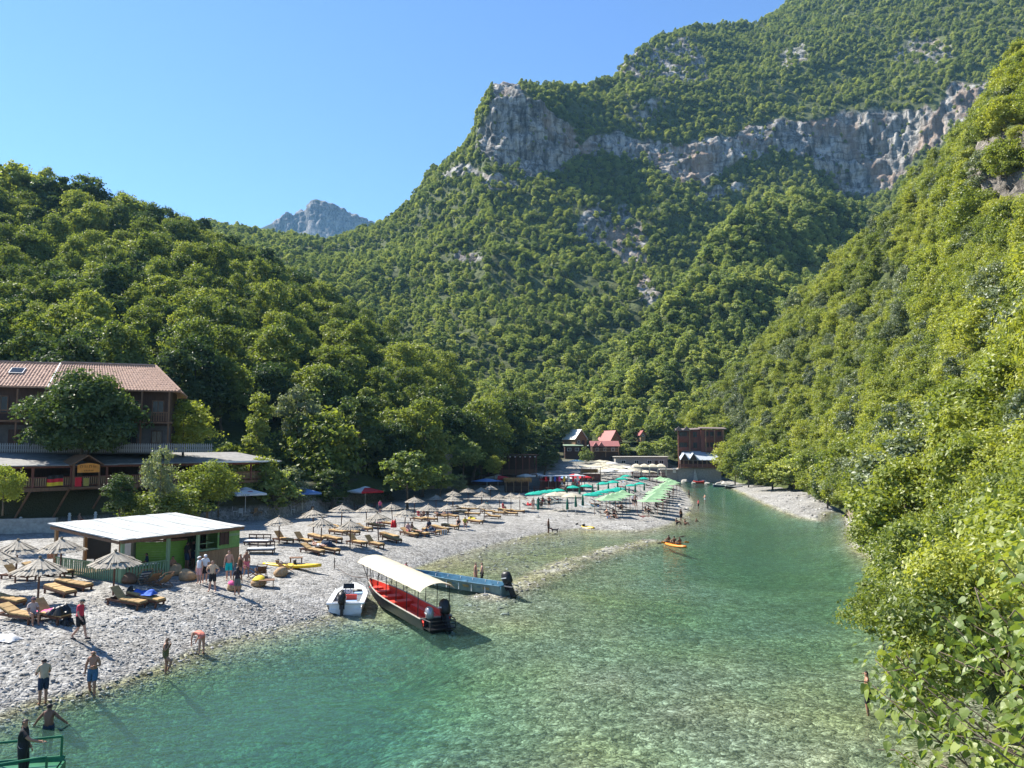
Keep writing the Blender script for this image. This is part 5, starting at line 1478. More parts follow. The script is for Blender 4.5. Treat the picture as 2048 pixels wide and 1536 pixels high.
# big square advertising parasols
SQ = {}
def square_parasol(px, py, label, mats, half=1.75, h=2.55, rise=.62, rz=.75, valance=.22, group='square parasols', vent=True, four=False):
    q = G(px, py)
    e = empty('square_parasol', q, rz, label, 'parasol', group)
    k = ('pole', h)
    one(e, 'pole', WHITE if not four else POLE, SQ, ('pole', h, four), lambda m: m.tube([(0, 0, -.1), (0, 0, h + rise)], .035, 7), (0, 0, 0))
    one(e, 'base', STONEW, SQ, 'base', lambda m: (m.box((0, 0, .05), (.7, .7, .12)), m.lathe([(.1, .1), (.07, .35)], n=8)), (0, 0, 0))
    for i in range(4):
        m_ = mats[i % len(mats)]
        c = part(e, 'canopy_panel', m_, lambda m: m.slab([(-half, -half, h), (half, -half, h), (.28, -.28, h + rise * .80), (-.28, -.28, h + rise * .80)], .015)) if (m_.name, half, h) not in SQ else link('canopy_panel', SQ[(m_.name, half, h)], e)
        SQ[(m_.name, half, h)] = c.data
        c.rotation_euler = (0, 0, i * math.pi / 2)
        if valance:
            one(c, 'valance', m_, SQ, ('val', m_.name, half), lambda m: m.box((0, -half, h - valance / 2), (2 * half, .02, valance)), (0, 0, 0))
        one(e, 'rib', STEEL, SQ, ('rib', half, h), lambda m: m.tube([(half, half, h - .03), (.1, .1, h + rise * .7)], .018, 4), (0, 0, 0), (0, 0, i * math.pi / 2))
    if vent:
        one(e, 'vent_cap', mats[-1], SQ, ('vent', mats[-1].name, h), lambda m: m.loft([[(-.55, -.55, h + rise * .80), (.55, -.55, h + rise * .80), (.55, .55, h + rise * .80), (-.55, .55, h + rise * .80)], [(-.04, -.04, h + rise * 1.08), (.04, -.04, h + rise * 1.08), (.04, .04, h + rise * 1.08), (-.04, .04, h + rise * 1.08)]], closed=True), (0, 0, 0))
    return e
s1 = square_parasol(490, 1031, 'white square parasol with small red emblems left of the blue one', [WHITE_C], rz=.75)
for k, i in ((0, -1), (1, -1)):
    # red oval emblems on the two panels facing the river
    o = part(s1, 'emblem', RED_P, lambda m: m.add([(.32 * math.cos(a), -1.18 + .17 * math.sin(a), 2.55 + .62 * .8 * (1.75 - 1.18 + -.17 * math.sin(a) * -1 * -1) / 1.47 + .03) for a in np.linspace(0, 6.28, 13)[:-1]], [tuple(range(12))]))
    o.rotation_euler = (0, 0, -k * math.pi / 2)
for k in range(2):
    o = part(s1, 'lettering', MATS['dark_green_cloth'], lambda m: [m.box((-1.2 + .2 * j, -1.765, 2.44), (.10, .01, .10)) for j in range(5)]); o.rotation_euler = (0, 0, k * -math.pi / 2)
s2 = square_parasol(604, 1025, 'blue and white square parasol between the white and the red one', [BLUE_P, WHITE_C], rz=.75)
for k in range(2):
    o = part(s2, 'lettering', MATS['dark_green_cloth'] if k else BLUE_C, lambda m: [m.box((-1.3 + .17 * j, -1.765, 2.44), (.09, .01, .13 if j % 3 else .16)) for j in range(8)]); o.rotation_euler = (0, 0, -k * math.pi / 2)
s3 = square_parasol(730, 1018, 'red and white square parasol behind the straw parasols', [RED_P, WHITE_C], rz=-.80 - 1.57, half=1.85)
part(s3, 'print', MATS['dark_green_cloth'], lambda m: m.add([(-.75 + .5 * j + (.2 if i in (1, 2) else 0), -1.45 + (.22 if i > 1 else 0), 2.55 + .62 * .8 * (.3 + (.22 if i > 1 else 0)) / 1.47 + .02) for j in range(4) for i in range(4)], [(4 * j, 4 * j + 1, 4 * j + 2, 4 * j + 3) for j in range(4)])).rotation_euler = (0, 0, math.pi)
square_parasol(974, 990, 'plain pale blue square parasol in the shade behind the straw parasols', [BLUE_P], rz=.75, half=2.1, vent=False, valance=.0)
square_parasol(996, 981, 'red and cream square parasol behind the pale blue one', [RED_P, BEIGE], rz=.75, half=1.9)

# turquoise round parasols, closed dark green ones, pale green square ones, beige ones
def round_mesh(m_, r=1.35, h=2.05, rise=.42):
    mb = MB()
    n = 8
    for i in range(n):
        a0, a1 = 2 * math.pi * i / n, 2 * math.pi * (i + 1) / n
        am = (a0 + a1) / 2
        rim = [(r * math.cos(a0), r * math.sin(a0), h), (r * .94 * math.cos(am), r * .94 * math.sin(am), h + .03), (r * math.cos(a1), r * math.sin(a1), h)]
        mid = [(r * .55 * math.cos(a0), r * .55 * math.sin(a0), h + rise * .62), (r * .52 * math.cos(am), r * .52 * math.sin(am), h + rise * .60), (r * .55 * math.cos(a1), r * .55 * math.sin(a1), h + rise * .62)]
        mb.add(rim + mid + [(0, 0, h + rise)], [(0, 1, 4, 3), (1, 2, 5, 4), (3, 4, 6), (4, 5, 6)])
        dn = [(x, y, z - .12) for x, y, z in rim]
        mb.add(rim + dn, [(0, 3, 4, 1), (1, 4, 5, 2)])
    return mb.mesh('canopy', m_)
RT, RB = round_mesh(TEAL), round_mesh(BEIGE, 1.5, 2.1, .5)
RP = (lambda m: (m.tube([(0, 0, -.1), (0, 0, 2.55)], .025, 6), m.mesh('pole', WHITE))[1])(MB())
CLOSED = (lambda m: (m.lathe([(.03, 2.5), (.10, 2.2), (.17, 1.5), (.20, 1.0), (.13, .95), (.02, .93)], n=9), m.mesh('folded_canopy', DKGREEN))[1])(MB())
RBASE = (lambda m: (m.lathe([(.28, 0), (.28, .08), (.06, .12), (.05, .3)], n=10), m.mesh('base', CONC))[1])(MB())
def C5(x, y): return 1000 + x / 4.452, 830 + y / 4.452
def round_parasol(px, py_top, me, label, group, cname='canopy', top=2.5, s=1.0):
    """placed by the pixel of its top"""
    lo, hi = py_top, py_top + 60
    for _ in range(18):
        mid = (lo + hi) / 2
        q = G(px, mid)
        t = project(np.array([q.x, q.y, q.z + top * s]))[1]
        if t < py_top: lo = mid
        else: hi = mid
    e = empty('round_parasol', q, random.uniform(0, 6.28), label, 'parasol', group)
    e.scale = (s, s, s)
    link('pole', RP, e); link(cname, me, e); link('base', RBASE, e)
    return e
TQ = [(300, 680), (350, 672), (400, 665), (450, 660), (520, 652), (650, 625), (770, 614), (800, 690), (850, 682), (905, 668), (970, 655), (1020, 648), (1055, 640), (920, 592), (1010, 580), (1085, 553), (1125, 530), (1170, 612), (1250, 596), (1280, 552)]
spots = []
for i, (x, y) in enumerate(TQ):
    where = 'row nearest the straw parasols' if i < 5 else 'pair at the end of the dark bar' if i < 7 else 'long row in the middle of the far beach' if i < 13 else 'loose cluster towards the cream tents'
    e = round_parasol(*C5(x, y), RT, f'open turquoise parasol in the {where}', f'turquoise parasols, {where}', s=random.uniform(.84, 1.04))
    e.rotation_euler = (random.uniform(-.07, .07), random.uniform(-.07, .07), e.rotation_euler[2])
    spots.append(e.location.copy())
CG = [(340, 735), (595, 640), (710, 622), (825, 612), (875, 597), (965, 597), (1048, 585), (600, 735), (675, 715), (738, 705), (1075, 645), (1118, 625), (1205, 610), (1150, 640), (1285, 600)]
for i, (x, y) in enumerate(CG):
    e = round_parasol(*C5(x, y), CLOSED, 'closed dark green parasol among the turquoise ones', 'closed dark green parasols', 'folded_canopy')
for i, (x, y) in enumerate([(490, 690), (560, 690), (640, 700)]):
    round_parasol(*C5(x, y), RB, f'beige round parasol, {ORD[i]} from the straw parasols behind the turquoise row'.replace('nearest from', 'first from'), 'beige parasols behind the turquoise row')
BG = [(850, 480), (890, 470), (930, 462), (960, 485), (1000, 500), (1030, 470), (1070, 480), (1100, 470), (1130, 478), (1160, 490), (1190, 505), (900, 500), (950, 515), (880, 445), (920, 440), (960, 448), (990, 432), (940, 418), (890, 412), (1090, 505), (1120, 515), (1300, 512), (1340, 516), (1360, 530)]
for i, (x, y) in enumerate(BG):
    px, py = C5(x, y)
    square_parasol(px, py + 14, 'pale beige square parasol in the crowded far end of the beach', [BEIGE if i % 4 else WHITE_C], half=1.55, h=2.1, rise=.55, rz=random.uniform(.5, 1.0), valance=0, group='beige parasols at the far end', vent=False)
square_parasol(*C5(680, 480), 'pale blue square parasol beside the dark red kiosk at the far end', [mat('ice_blue_cloth', (.33, .52, .56), .8, .08, 3)], half=1.7, h=2.3, rise=.6, vent=False, valance=.1)
# pale green square parasols on four thin legs
def pale_green(px, py, label, group, half=1.5):
    q = G(px, py)
    e = empty('canopy_tent', q, .12 + random.uniform(-.12, .12), label, 'parasol', group)
    e.scale = (1, 1, random.uniform(.93, 1.07))
    one(e, 'canopy', PALEG, SQ, ('pg', half), lambda m: m.loft([[(-half, -half, 2.05), (half, -half, 2.05), (half, half, 2.05), (-half, half, 2.05)], [(-half * .5, -half * .5, 2.28), (half * .5, -half * .5, 2.28), (half * .5, half * .5, 2.28), (-half * .5, half * .5, 2.28)], [(-.03, -.03, 2.72), (.03, -.03, 2.72), (.03, .03, 2.72), (-.03, .03, 2.72)]], closed=True), (0, 0, 0))
    for sx in (-1, 1):
        for sy in (-1, 1): one(e, 'leg', POLE, SQ, 'pgleg', lambda m: m.tube([(0, 0, -.1), (0, 0, 2.08)], .03, 5), (sx * half * .97, sy * half * .97, 0))
    return e
pgs = []
for i, (x, y) in enumerate([(965, 905), (1005, 878), (1050, 858), (1095, 842)]):
    pgs.append(pale_green(*C5(x, y), f'pale green canopy on four legs, {ORD[i]} of the short row left of the path', 'pale green canopies, short row'))
for i, (x, y) in enumerate([(1340, 900), (1375, 868), (1395, 842), (1390, 818), (1410, 793), (1440, 772), (1450, 752), (1462, 735), (1490, 716), (1515, 700), (1535, 685), (1500, 668), (1470, 655), (1430, 645)]):
    pgs.append(pale_green(*C5(x, y), f'pale green canopy on four legs, {"thirteenth" if i == 12 else "last" if i == 13 else ORD[i]} of the long row beside the river', 'pale green canopies, river row'))
# beds and tables under them
BED = {}
def beach_bed(q, rz, label, m_, group):
    e = empty('beach_bed', q, rz, label, 'sun lounger', group)
    one(e, 'sling', m_, BED, ('bed', m_.name), lambda m: (m.slab([(-.25, -.3, .33), (.95, -.3, .33), (.95, .3, .33), (-.25, .3, .33)], .03), m.slab([(-.9, -.3, .68), (-.25, -.3, .34), (-.25, .3, .34), (-.9, .3, .68)], .03)), (0, 0, 0))
    for x in (-.6, .8):
        one(e, 'leg', PLAST, BED, 'bedleg', lambda m: (m.tube([(0, -.28, .33), (0, -.3, 0)], .02, 4), m.tube([(0, .28, .33), (0, .3, 0)], .02, 4), m.tube([(0, -.28, .32), (0, .28, .32)], .02, 4)), (x, 0, 0))
    return e
def on_ground(x, y): return Vector((x, y, float(ground_z(np.array([x]), np.array([y]))[0])))
for i, s_ in enumerate(spots):
    for k, dx in enumerate((-.8, .8)):
        beach_bed(on_ground(s_.x + dx, s_.y - .5 + .2 * k), -.5 + random.uniform(-.2, .2), ('white' if (i + k) % 3 else 'dark') + ' sling lounger under the turquoise parasols', PLAST if (i + k) % 3 else MESHD, 'sling loungers under the turquoise parasols')
for i, e in enumerate(pgs):
    for dx in (-.7, .7):
        beach_bed(on_ground(e.location.x + dx, e.location.y), -.5, 'dark sling lounger under the pale green canopies', MESHD, 'dark sling loungers under the pale green canopies')
# ================================================================ BOATS AND KAYAKS
HULL_B = mat('black_hull_paint', (0.022, 0.022, 0.024), 0.4, 0.4, 2.5)
HULL_W = mat('white_gelcoat', (0.70, 0.71, 0.70), 0.3, 0.06, 2)
RED_I = mat('red_boat_paint', (0.58, 0.045, 0.025), 0.5, 0.14, 2.5)
ORG_I = mat('orange_boat_paint', (0.78, 0.13, 0.012), 0.5, 0.12, 2.5)
BLUE_I = mat('blue_boat_paint', (0.04, 0.135, 0.21), 0.5, 0.25, 3)
TEAL_H = mat('weathered_teal_hull', (0.13, 0.20, 0.20), 0.6, 0.35, 1.6)
YEL = mat('yellow_plastic', (0.72, 0.46, 0.01), 0.4, 0.08, 3)
ORG = mat('orange_plastic', (0.75, 0.22, 0.015), 0.4, 0.08, 3)
GREEN_M = mat('green_boat_paint', (0.012, 0.12, 0.05), 0.4, 0.2, 3)
BLUE_S = mat('pale_blue_seat', (0.22, 0.34, 0.50), 0.6, 0.1, 3)
RUBR = mat('rub_rail', (0.30, 0.27, 0.23), 0.6, 0.15, 4)

def boat_hull(e, stations, m_out, m_in, floor, rail, rw=.045):
    """stations: x, half beam at gunwale, half beam at chine, keel z, chine z, gunwale z (bow last)"""
    out, inn = [], []
    for x, bg_, bc, zk, zc, zg in stations:
        out.append([(x, -bg_, zg), (x, -bc, zc), (x, 0, zk), (x, bc, zc), (x, bg_, zg)])
        t = min(.05, bg_ * .4)
        fz = max(floor, zk + .06)
        inn.append([(x, -(bg_ - t), zg), (x, -(max(bc, .02) - t * .4), max(fz, zc + .02)), (x, 0, fz), (x, max(bc, .02) - t * .4, max(fz, zc + .02)), (x, bg_ - t, zg)])
    hull = part(e, 'hull', m_out, lambda m: m.loft(out, caps=False))
    part(e, 'transom', m_out, lambda m: m.box((stations[0][0] + .025, 0, (stations[0][5] + stations[0][3]) / 2), (.05, 2 * stations[0][2], stations[0][5] - stations[0][3])))
    part(e, 'inner_side', m_in, lambda m: m.loft(inn, caps=False))
    part(e, 'gunwale', rail, lambda m: (m.tube([(s[0], -s[1], s[5]) for s in stations], rw, 6), m.tube([(s[0], s[1], s[5]) for s in stations], rw, 6), m.tube([(stations[0][0], -stations[0][1], stations[0][5]), (stations[0][0], stations[0][1], stations[0][5])], rw, 6)))
    return hull

def outboard(e, x, y, z, s=1.0, cowl=None, tilt=0.0, label=None):
    """engine: cowl, clamp, leg, propeller; its leg is behind the transom (-x)"""
    o = empty('outboard_motor', (x, y, z)); o.parent = e; o.scale = (s, s, s); o.rotation_euler = (0, tilt, 0)
    if label: o['label'] = label
    part(o, 'cowl', cowl or BLACK, lambda m: m.loft([[(cx + hx * math.cos(a), hy * math.sin(a), zz + .03 * math.cos(a)) for a in np.linspace(0, 6.28, 13)[:-1]] for cx, hx, hy, zz in ((-.12, .16, .14, .0), (-.12, .27, .2, .08), (-.12, .29, .21, .3), (-.14, .26, .19, .48), (-.16, .16, .12, .58), (-.16, .02, .02, .60))], closed=True), sm=True)
    part(o, 'stripe', WHITE, lambda m: (m.box((-.12, -.212, .3), (.3, .008, .05), ry=-.3), m.box((-.12, .212, .3), (.3, .008, .05), ry=-.3)))
    part(o, 'leg', BLACK, lambda m: (m.loft([[(-.24, -.06, zz), (.0, -.08, zz), (.0, .08, zz), (-.24, .06, zz)] for zz in (0, -.75)], closed=True), m.box((-.17, 0, -.66), (.5, .22, .025)), m.tube([(.12, 0, -.9), (-.1, 0, -.9), (-.34, 0, -.9)], [.02, .07, .05], 7), m.loft([[(-.2, -.03, zz), (.02, -.04, zz), (.02, .04, zz), (-.2, .03, zz)] for zz in (-.75, -1.12)], closed=True)))
    part(o, 'propeller', STEEL, lambda m: [m.box((-.38, .1 * math.cos(a), -.9 + .1 * math.sin(a)), (.02, .12, .16), rx=a) for a in (0, 2.1, 4.2)])
    part(o, 'bracket', BLACK, lambda m: m.box((.04, 0, -.1), (.12, .26, .36)))
    return o

# long red boat under a cream awning, bow on the gravel
sB, bB = W(872, 1258, 0), W(741, 1188, .25)
dB = Vector(bB) - Vector(sB)
RBL = dB.length + .35
rb = empty('tour_boat', (sB[0], sB[1], 0), math.atan2(dB.y, dB.x), 'long black hulled boat with red benches under an arched cream awning, bow on the gravel', 'boat')
rb.rotation_euler = (0, -.035, rb.rotation_euler[2])
stn = []
for t in np.linspace(0, 1, 13):
    w_ = .92 * (1 - max(0, (t - .45) / .55) ** 2.1 * .93)
    stn.append((RBL * t, w_, w_ * .76, -.22 + .55 * max(0, t - .7) ** 1.5 * 4, -.05 + .62 * max(0, t - .6) ** 1.4 * 2.2, .62 + .55 * max(0, t - .35) ** 1.8))
boat_hull(rb, stn, HULL_B, RED_I, .05, RUBR)
part(rb, 'side_panel', ORG_I, lambda m: m.loft([[(RBL * t, (np.interp(t, [s[0] / RBL for s in stn], [s[1] for s in stn]) - .065) * -1, .16 + k * (np.interp(t, [s[0] / RBL for s in stn], [s[5] for s in stn]) - .2)) for k in (0, 1)] for t in np.linspace(.5, .8, 8)], caps=False), 'bright orange stretch of the inner side')
for i, t in enumerate((.50, .64, .77, .87)):
    wd = .84 * float(np.interp(t * RBL, [q_[0] for q_ in stn], [q_[1] for q_ in stn]))
    part(rb, 'bench', RED_I, lambda m: (m.box((RBL * t, 0, .42 + .12 * max(0, t - .6) * 3), (.62, wd * 1.95, .06)), m.box((RBL * t - .27, 0, .23 + .1 * max(0, t - .6) * 3), (.05, wd * 1.8, .36))))
part(rb, 'side_bench', RED_I, lambda m: (m.box((RBL * .26, .58, .34), (RBL * .34, .36, .05)), m.box((RBL * .26, -.58, .34), (RBL * .34, .36, .05)), m.box((RBL * .26, .42, .2), (RBL * .34, .04, .3)), m.box((RBL * .26, -.42, .2), (RBL * .34, .04, .3))))
part(rb, 'deck', RED_I, lambda m: m.box((RBL * .35, 0, .08), (RBL * .6, 1.3, .04)))
part(rb, 'stern_deck', BLACK, lambda m: (m.box((-.42, 0, .18), (.85, 1.5, .06)), m.tube([(-.85, -.72, .2), (-.85, -.72, .62), (-.85, .72, .62), (-.85, .72, .2)], .03, 5), m.tube([(-.85, -.72, .42), (-.85, .72, .42)], .025, 5), m.tube([(0, -.8, .62), (-.85, -.72, .62)], .03, 5), m.tube([(0, .8, .62), (-.85, .72, .62)], .03, 5)))
ZR = 2.12
AWNC = mat('cream_awning', (0.50, 0.45, 0.33), .85, .08, 3, trans=.12)
rx0, rx1 = .35, RBL * .93
part(rb, 'awning', AWNC, lambda m: m.loft([[(x, y, ZR + .34 * math.cos(y / 1.05 * 1.45) - (.10 if abs(y) > 1.0 else 0) + .012 * math.sin(x * 5.2)) for y in np.linspace(-1.05, 1.05, 11)] for x in np.linspace(rx0 - .5, rx1 + .1, 40)], caps=False), sm=True)
part(rb, 'awning_hoop', RUBR, lambda m: [m.tube([(x, y, ZR + .34 * math.cos(y / 1.05 * 1.45) - .05) for y in np.linspace(-.94, .94, 9)], .02, 5) for x in np.linspace(rx0, rx1, 7)])
for x in np.linspace(rx0, rx1, 7):
    bw = np.interp(x, [s[0] for s in stn], [s[1] for s in stn]); zg = np.interp(x, [s[0] for s in stn], [s[5] for s in stn])
    for s in (-1, 1):
        part(rb, 'post', BLACK, lambda m: m.tube([(x, s * bw, zg - .05), (x, s * min(max(bw, .8), .96), ZR + .02)], .024, 6))
part(rb, 'bow_rail', BLACK, lambda m: (m.tube([(RBL - .2, -.2, .95), (RBL - .1, -.18, 1.75)], .025, 5), m.tube([(RBL - .2, .2, .95), (RBL - .1, .18, 1.6)], .025, 5), m.tube([(RBL - .8, -.55, .85), (RBL - .8, -.5, 1.45), (RBL - .12, -.19, 1.4)], .02, 5)))
outboard(rb, -.1, .48, .60, 1.05, STEEL, .25, 'grey cowled outboard motor')
outboard(rb, -.15, -.42, .72, 1.35, None, .45, 'big black outboard motor')
part(rb, 'fuel_tank', RED_I, lambda m: m.box((.35, -.1, .34), (.35, .5, .45)))
# mooring line to a stake
stake = part(None, 'mooring_stake', WOOD_D, lambda m: m.tube([(0, 0, -.3), (.03, .02, .3), (.02, .05, .75)], .035, 6)); stake.location = G(668, 1137); tag(stake, 'thin dark mooring stake standing in the gravel behind the boats', 'stake')
a_ = stake.location + Vector((.02, .04, .25)); rb_bow = rb.matrix_basis @ Vector((RBL - .1, 0, 1.0))
tag(part(None, 'mooring_rope', WOOD_D, lambda m: m.tube([a_.lerp(rb_bow, t) - Vector((0, 0, 1.5 * t * (1 - t))) for t in np.linspace(0, 1, 12)], .02, 4)), 'dark mooring rope from the stake to the bow of the red boat', 'rope')

# white motor boat, stern to the water
sW, bW = Vector(W(690, 1229, 0)), Vector(W(712, 1176, .4))
dW = bW - sW
wb = empty('motor_boat', (sW.x, sW.y, 0), math.atan2(dW.y, dW.x), 'small open white motor boat with pale blue seats and a black outboard motor', 'boat')
WL = 5.0
st2 = []
for t in np.linspace(0, 1, 11):
    w_ = 1.05 * (1 - max(0, (t - .45) / .55) ** 2.3 * .88)
    st2.append((WL * t, w_, w_ * .86, -.15 + .5 * max(0, t - .7) ** 1.4 * 3, .0 + .35 * t ** 3, .62 + .30 * t ** 2))
boat_hull(wb, st2, HULL_W, HULL_W, .16, HULL_W, .06)
part(wb, 'side_deck', HULL_W, lambda m: [m.loft([[(s[0], sg_ * s[1], s[5] + .015), (s[0], sg_ * max(0, s[1] - .26), s[5] + .03)] for s in st2], caps=False) for sg_ in (-1, 1)])
part(wb, 'fore_deck', HULL_W, lambda m: m.loft([[(s[0], -s[1], s[5] + .02), (s[0], 0, s[5] + .09), (s[0], s[1], s[5] + .02)] for s in st2[7:]], caps=False))
part(wb, 'engine_well', HULL_W, lambda m: (m.box((.32, 0, .42), (.06, 1.7, .5)), m.box((.1, .72, .2), (.35, .45, .2)), m.box((.1, -.72, .2), (.35, .45, .2))))
part(wb, 'seat', BLUE_S, lambda m: (m.box((1.2, 0, .50), (.45, 1.1, .12)), m.box((3.4, -.45, .62), (1.0, .5, .1))))
part(wb, 'seat_base', HULL_W, lambda m: (m.box((1.2, 0, .3), (.45, 1.1, .3)), m.box((3.4, -.45, .35), (1.0, .5, .5))))
part(wb, 'backrest', RED_I, lambda m: m.box((1.48, 0, .72), (.1, 1.05, .3)))
part(wb, 'seat', BLUE_S, lambda m: m.box((2.0, 0, .50), (.4, 1.0, .12)))
part(wb, 'console', HULL_W, lambda m: (m.box((2.7, .1, .62), (.45, .6, .75), taper=.85),))
part(wb, 'steering_wheel', BLACK, lambda m: (m.tube([(2.42 + .04 * math.sin(a), .1 + .19 * math.cos(a), .92 + .19 * math.sin(a)) for a in np.linspace(0, 6.28, 13)], .02, 5), m.tube([(2.42, .1, .92), (2.6, .1, .88)], .03, 5)))
part(wb, 'windscreen', GLASS, lambda m: m.slab([(2.75, -.25, 1.0), (2.75, .45, 1.0), (2.9, .42, 1.28), (2.9, -.22, 1.28)], .015))
part(wb, 'grab_rail', STEEL, lambda m: [m.tube([(s[0], .9 * s[1] * k, s[5] + .02 + (.22 if 6 <= i <= 9 else 0)) for i, s in list(enumerate(st2))[5:11]], .018, 5) for k in (-1, 1)])
part(wb, 'red_flash', RED_I, lambda m: [m.loft([[(s[0], k * (s[1] + .012), s[5] - .12), (s[0], k * (s[1] + .008), s[5] - .20)] for s in st2[2:9]], caps=False) for k in (-1, 1)])
outboard(wb, -.02, .18, .62, 1.15, None, .05)

# long blue boat
sL, bL = Vector(W(1012, 1191, 0)), Vector(W(835, 1163, 0))
dL = bL - sL
LB = dL.length + .6
lb = empty('long_boat', (sL.x, sL.y, .02), math.atan2(dL.y, dL.x), 'long empty blue boat with weathered teal hull lying beyond the red boat', 'boat')
st3 = []
for t in np.linspace(0, 1, 13):
    w_ = .78 * (1 - max(0, (t - .5) / .5) ** 2.2 * .93) * (.86 + .14 * min(1, t * 4))
    st3.append((LB * t, w_, w_ * .72, -.12 + .5 * max(0, t - .75) * 1.2, .02 + .4 * max(0, t - .7), .66 + .30 * max(0, t - .4) ** 1.6))
boat_hull(lb, st3, TEAL_H, BLUE_I, .06, BLUE_I, .028)
for t in (.14, .27, .40, .53, .66, .78):
    bw = np.interp(t * LB, [s[0] for s in st3], [s[1] for s in st3])
    part(lb, 'rib', WHITE, lambda m: (m.box((LB * t, bw - .07, .36), (.05, .05, .56)), m.box((LB * t, -bw + .07, .36), (.05, .05, .56))))
for t in (.2, .46, .7):
    bw = np.interp(t * LB, [s[0] for s in st3], [s[1] for s in st3])
    part(lb, 'bench', BLUE_I, lambda m: m.box((LB * t, 0, .42), (.28, 1.9 * bw, .05)))
part(lb, 'stern_platform', STEEL, lambda m: (m.box((-.35, .2, .62), (.8, .16, .05)), m.tube([(0, -.5, .66), (-1.0, -.1, .68)], .03, 5)))
part(lb, 'faded_patch', mat('faded_ochre', (.26, .20, .08), .7, .3, 2), lambda m: [m.loft([[(LB * t, np.interp(LB * t, [s[0] for s in st3], [s[1] for s in st3]) * .93 + .012, .47), (LB * t, np.interp(LB * t, [s[0] for s in st3], [s[1] for s in st3]) * .85 + .012, .30)] for t in np.linspace(a, a + .06, 4)], caps=False) for a in (.1, .3, .47)])
outboard(lb, -.1, 0, .70, 1.35, None, .5, 'black outboard motor tilted out of the water')

# green boat bow with rails at the lower edge, and its white seat
gb0 = Vector(W(38, 1560, .5))
gbt = empty('ferry_boat', (gb0.x - 2.1, gb0.y - .4, 0), .30, 'dark green boat bow with tube railings at the lower picture corner', 'boat')
st4 = [(x, w_, w_ * .8, -.25 + .1 * k, .0, .55 + .02 * k) for k, (x, w_) in enumerate(((-4.5, 1.1), (-2, 1.15), (0, 1.12), (1.5, 1.0), (2.5, .85), (3.0, .75)))]
boat_hull(gbt, st4, GREEN_M, GREEN_M, .2, GREEN_M)
part(gbt, 'deck', GREEN_M, lambda m: (m.box((2.1, 0, .52), (1.6, 1.6, .05)), m.box((3.0, 0, .35), (.06, 1.5, .45))))
part(gbt, 'floor', mat('worn_green_floor', (.05, .16, .09), .6, .3, 3), lambda m: m.box((-.6, 0, .22), (3.6, 1.7, .05)))
part(gbt, 'railing', GREEN_M, lambda m: [(m.tube([(-.6, k * 1.08, 1.10), (2.9, k * .78, 1.22)], .035, 6), m.tube([(2.9, k * .78, .55), (2.9, k * .78, 1.22)], .035, 6), m.tube([(1.2, k * .98, .55), (1.2, k * .98, 1.16)], .03, 6), m.tube([(-.5, k * 1.08, .55), (-.5, k * 1.08, 1.10)], .03, 6)) for k in (-1, 1)])
part(gbt, 'step', GREEN_M, lambda m: m.box((1.0, 0, .38), (.5, 1.5, .3)))
part(gbt, 'seat', WHITE, lambda m: (m.box((-1.5, .65, .6), (.6, .6, .8), taper=.9), m.box((-1.75, .65, 1.15), (.16, .6, .5))))

# kayaks
def kayak_mesh(L=4.2, wd=.42):
    k = MB()
    k.loft([[(L * (t - .5), w_ * wd * math.cos(a), (.16 + .10 * abs(2 * t - 1) ** 2) + .16 * math.sin(a) * (.6 + .4 * w_)) for a in np.linspace(0, 6.28, 13)[:-1]] for t, w_ in zip(np.linspace(0, 1, 13), np.sin(np.linspace(.04, math.pi - .04, 13)) ** .62)], closed=True)
    return k
KM = kayak_mesh().mesh('shell', YEL, True); KO = kayak_mesh(4.0).mesh('shell', ORG, True)
def kayak(q, rz, me, label, cat='kayak', tilt=0):
    e = empty('kayak', q, rz, label, cat, None); e.rotation_euler = (tilt, 0, rz)
    link('shell', me, e)
    for x in (-.7, .55): part(e, 'seat_well', BLACK, lambda m: m.loft([[(x + .42 * math.cos(a) * r_, .22 * math.sin(a) * r_, z) for a in np.linspace(0, 6.28, 13)[:-1]] for r_, z in ((1, .335), (.8, .345))], closed=True))
    part(e, 'seat_back', BLACK, lambda m: (m.box((-1.05, 0, .45), (.06, .4, .24)), m.box((.2, 0, .45), (.06, .4, .24))))
    return e
a_, b_ = G(546, 1131), G(622, 1144)
kayak(on_ground((a_.x + b_.x) / 2, (a_.y + b_.y) / 2), math.atan2(b_.y - a_.y, b_.x - a_.x), KM, 'yellow kayak lying on the gravel behind the deck chairs near the beach bar')
a_, b_ = G(1143, 1047), G(1190, 1058)
kayak(Vector(W(1166, 1057, .05)), math.atan2(b_.y - a_.y, b_.x - a_.x), KM, 'yellow kayak drawn up at the water edge near the pale green canopies', tilt=.2)
ok = kayak(Vector(W(1349, 1094, -.08)), R(-68), KO, 'orange kayak paddled by three people on the river')
for k, (px, py, rz) in enumerate(((1350, 1085, .1), (1342, 1080, -.2))):
    q = Vector(W(px, py, .75))
    o = part(None, 'paddle', ORG if k == 0 else WOOD_L, lambda m: (m.tube([(-1.05, 0, -.1), (1.05, 0, .15)], .018, 5), m.box((-1.15, 0, -.12), (.4, .02, .16)), m.box((1.15, 0, .17), (.4, .02, .16)))); o.location = q; o.rotation_euler = (0, .12 - .3 * k, rz)
    tag(o, ['orange paddle held by the front paddler of the orange kayak', 'wooden paddle held by the rear paddler of the orange kayak'][k], 'paddle')
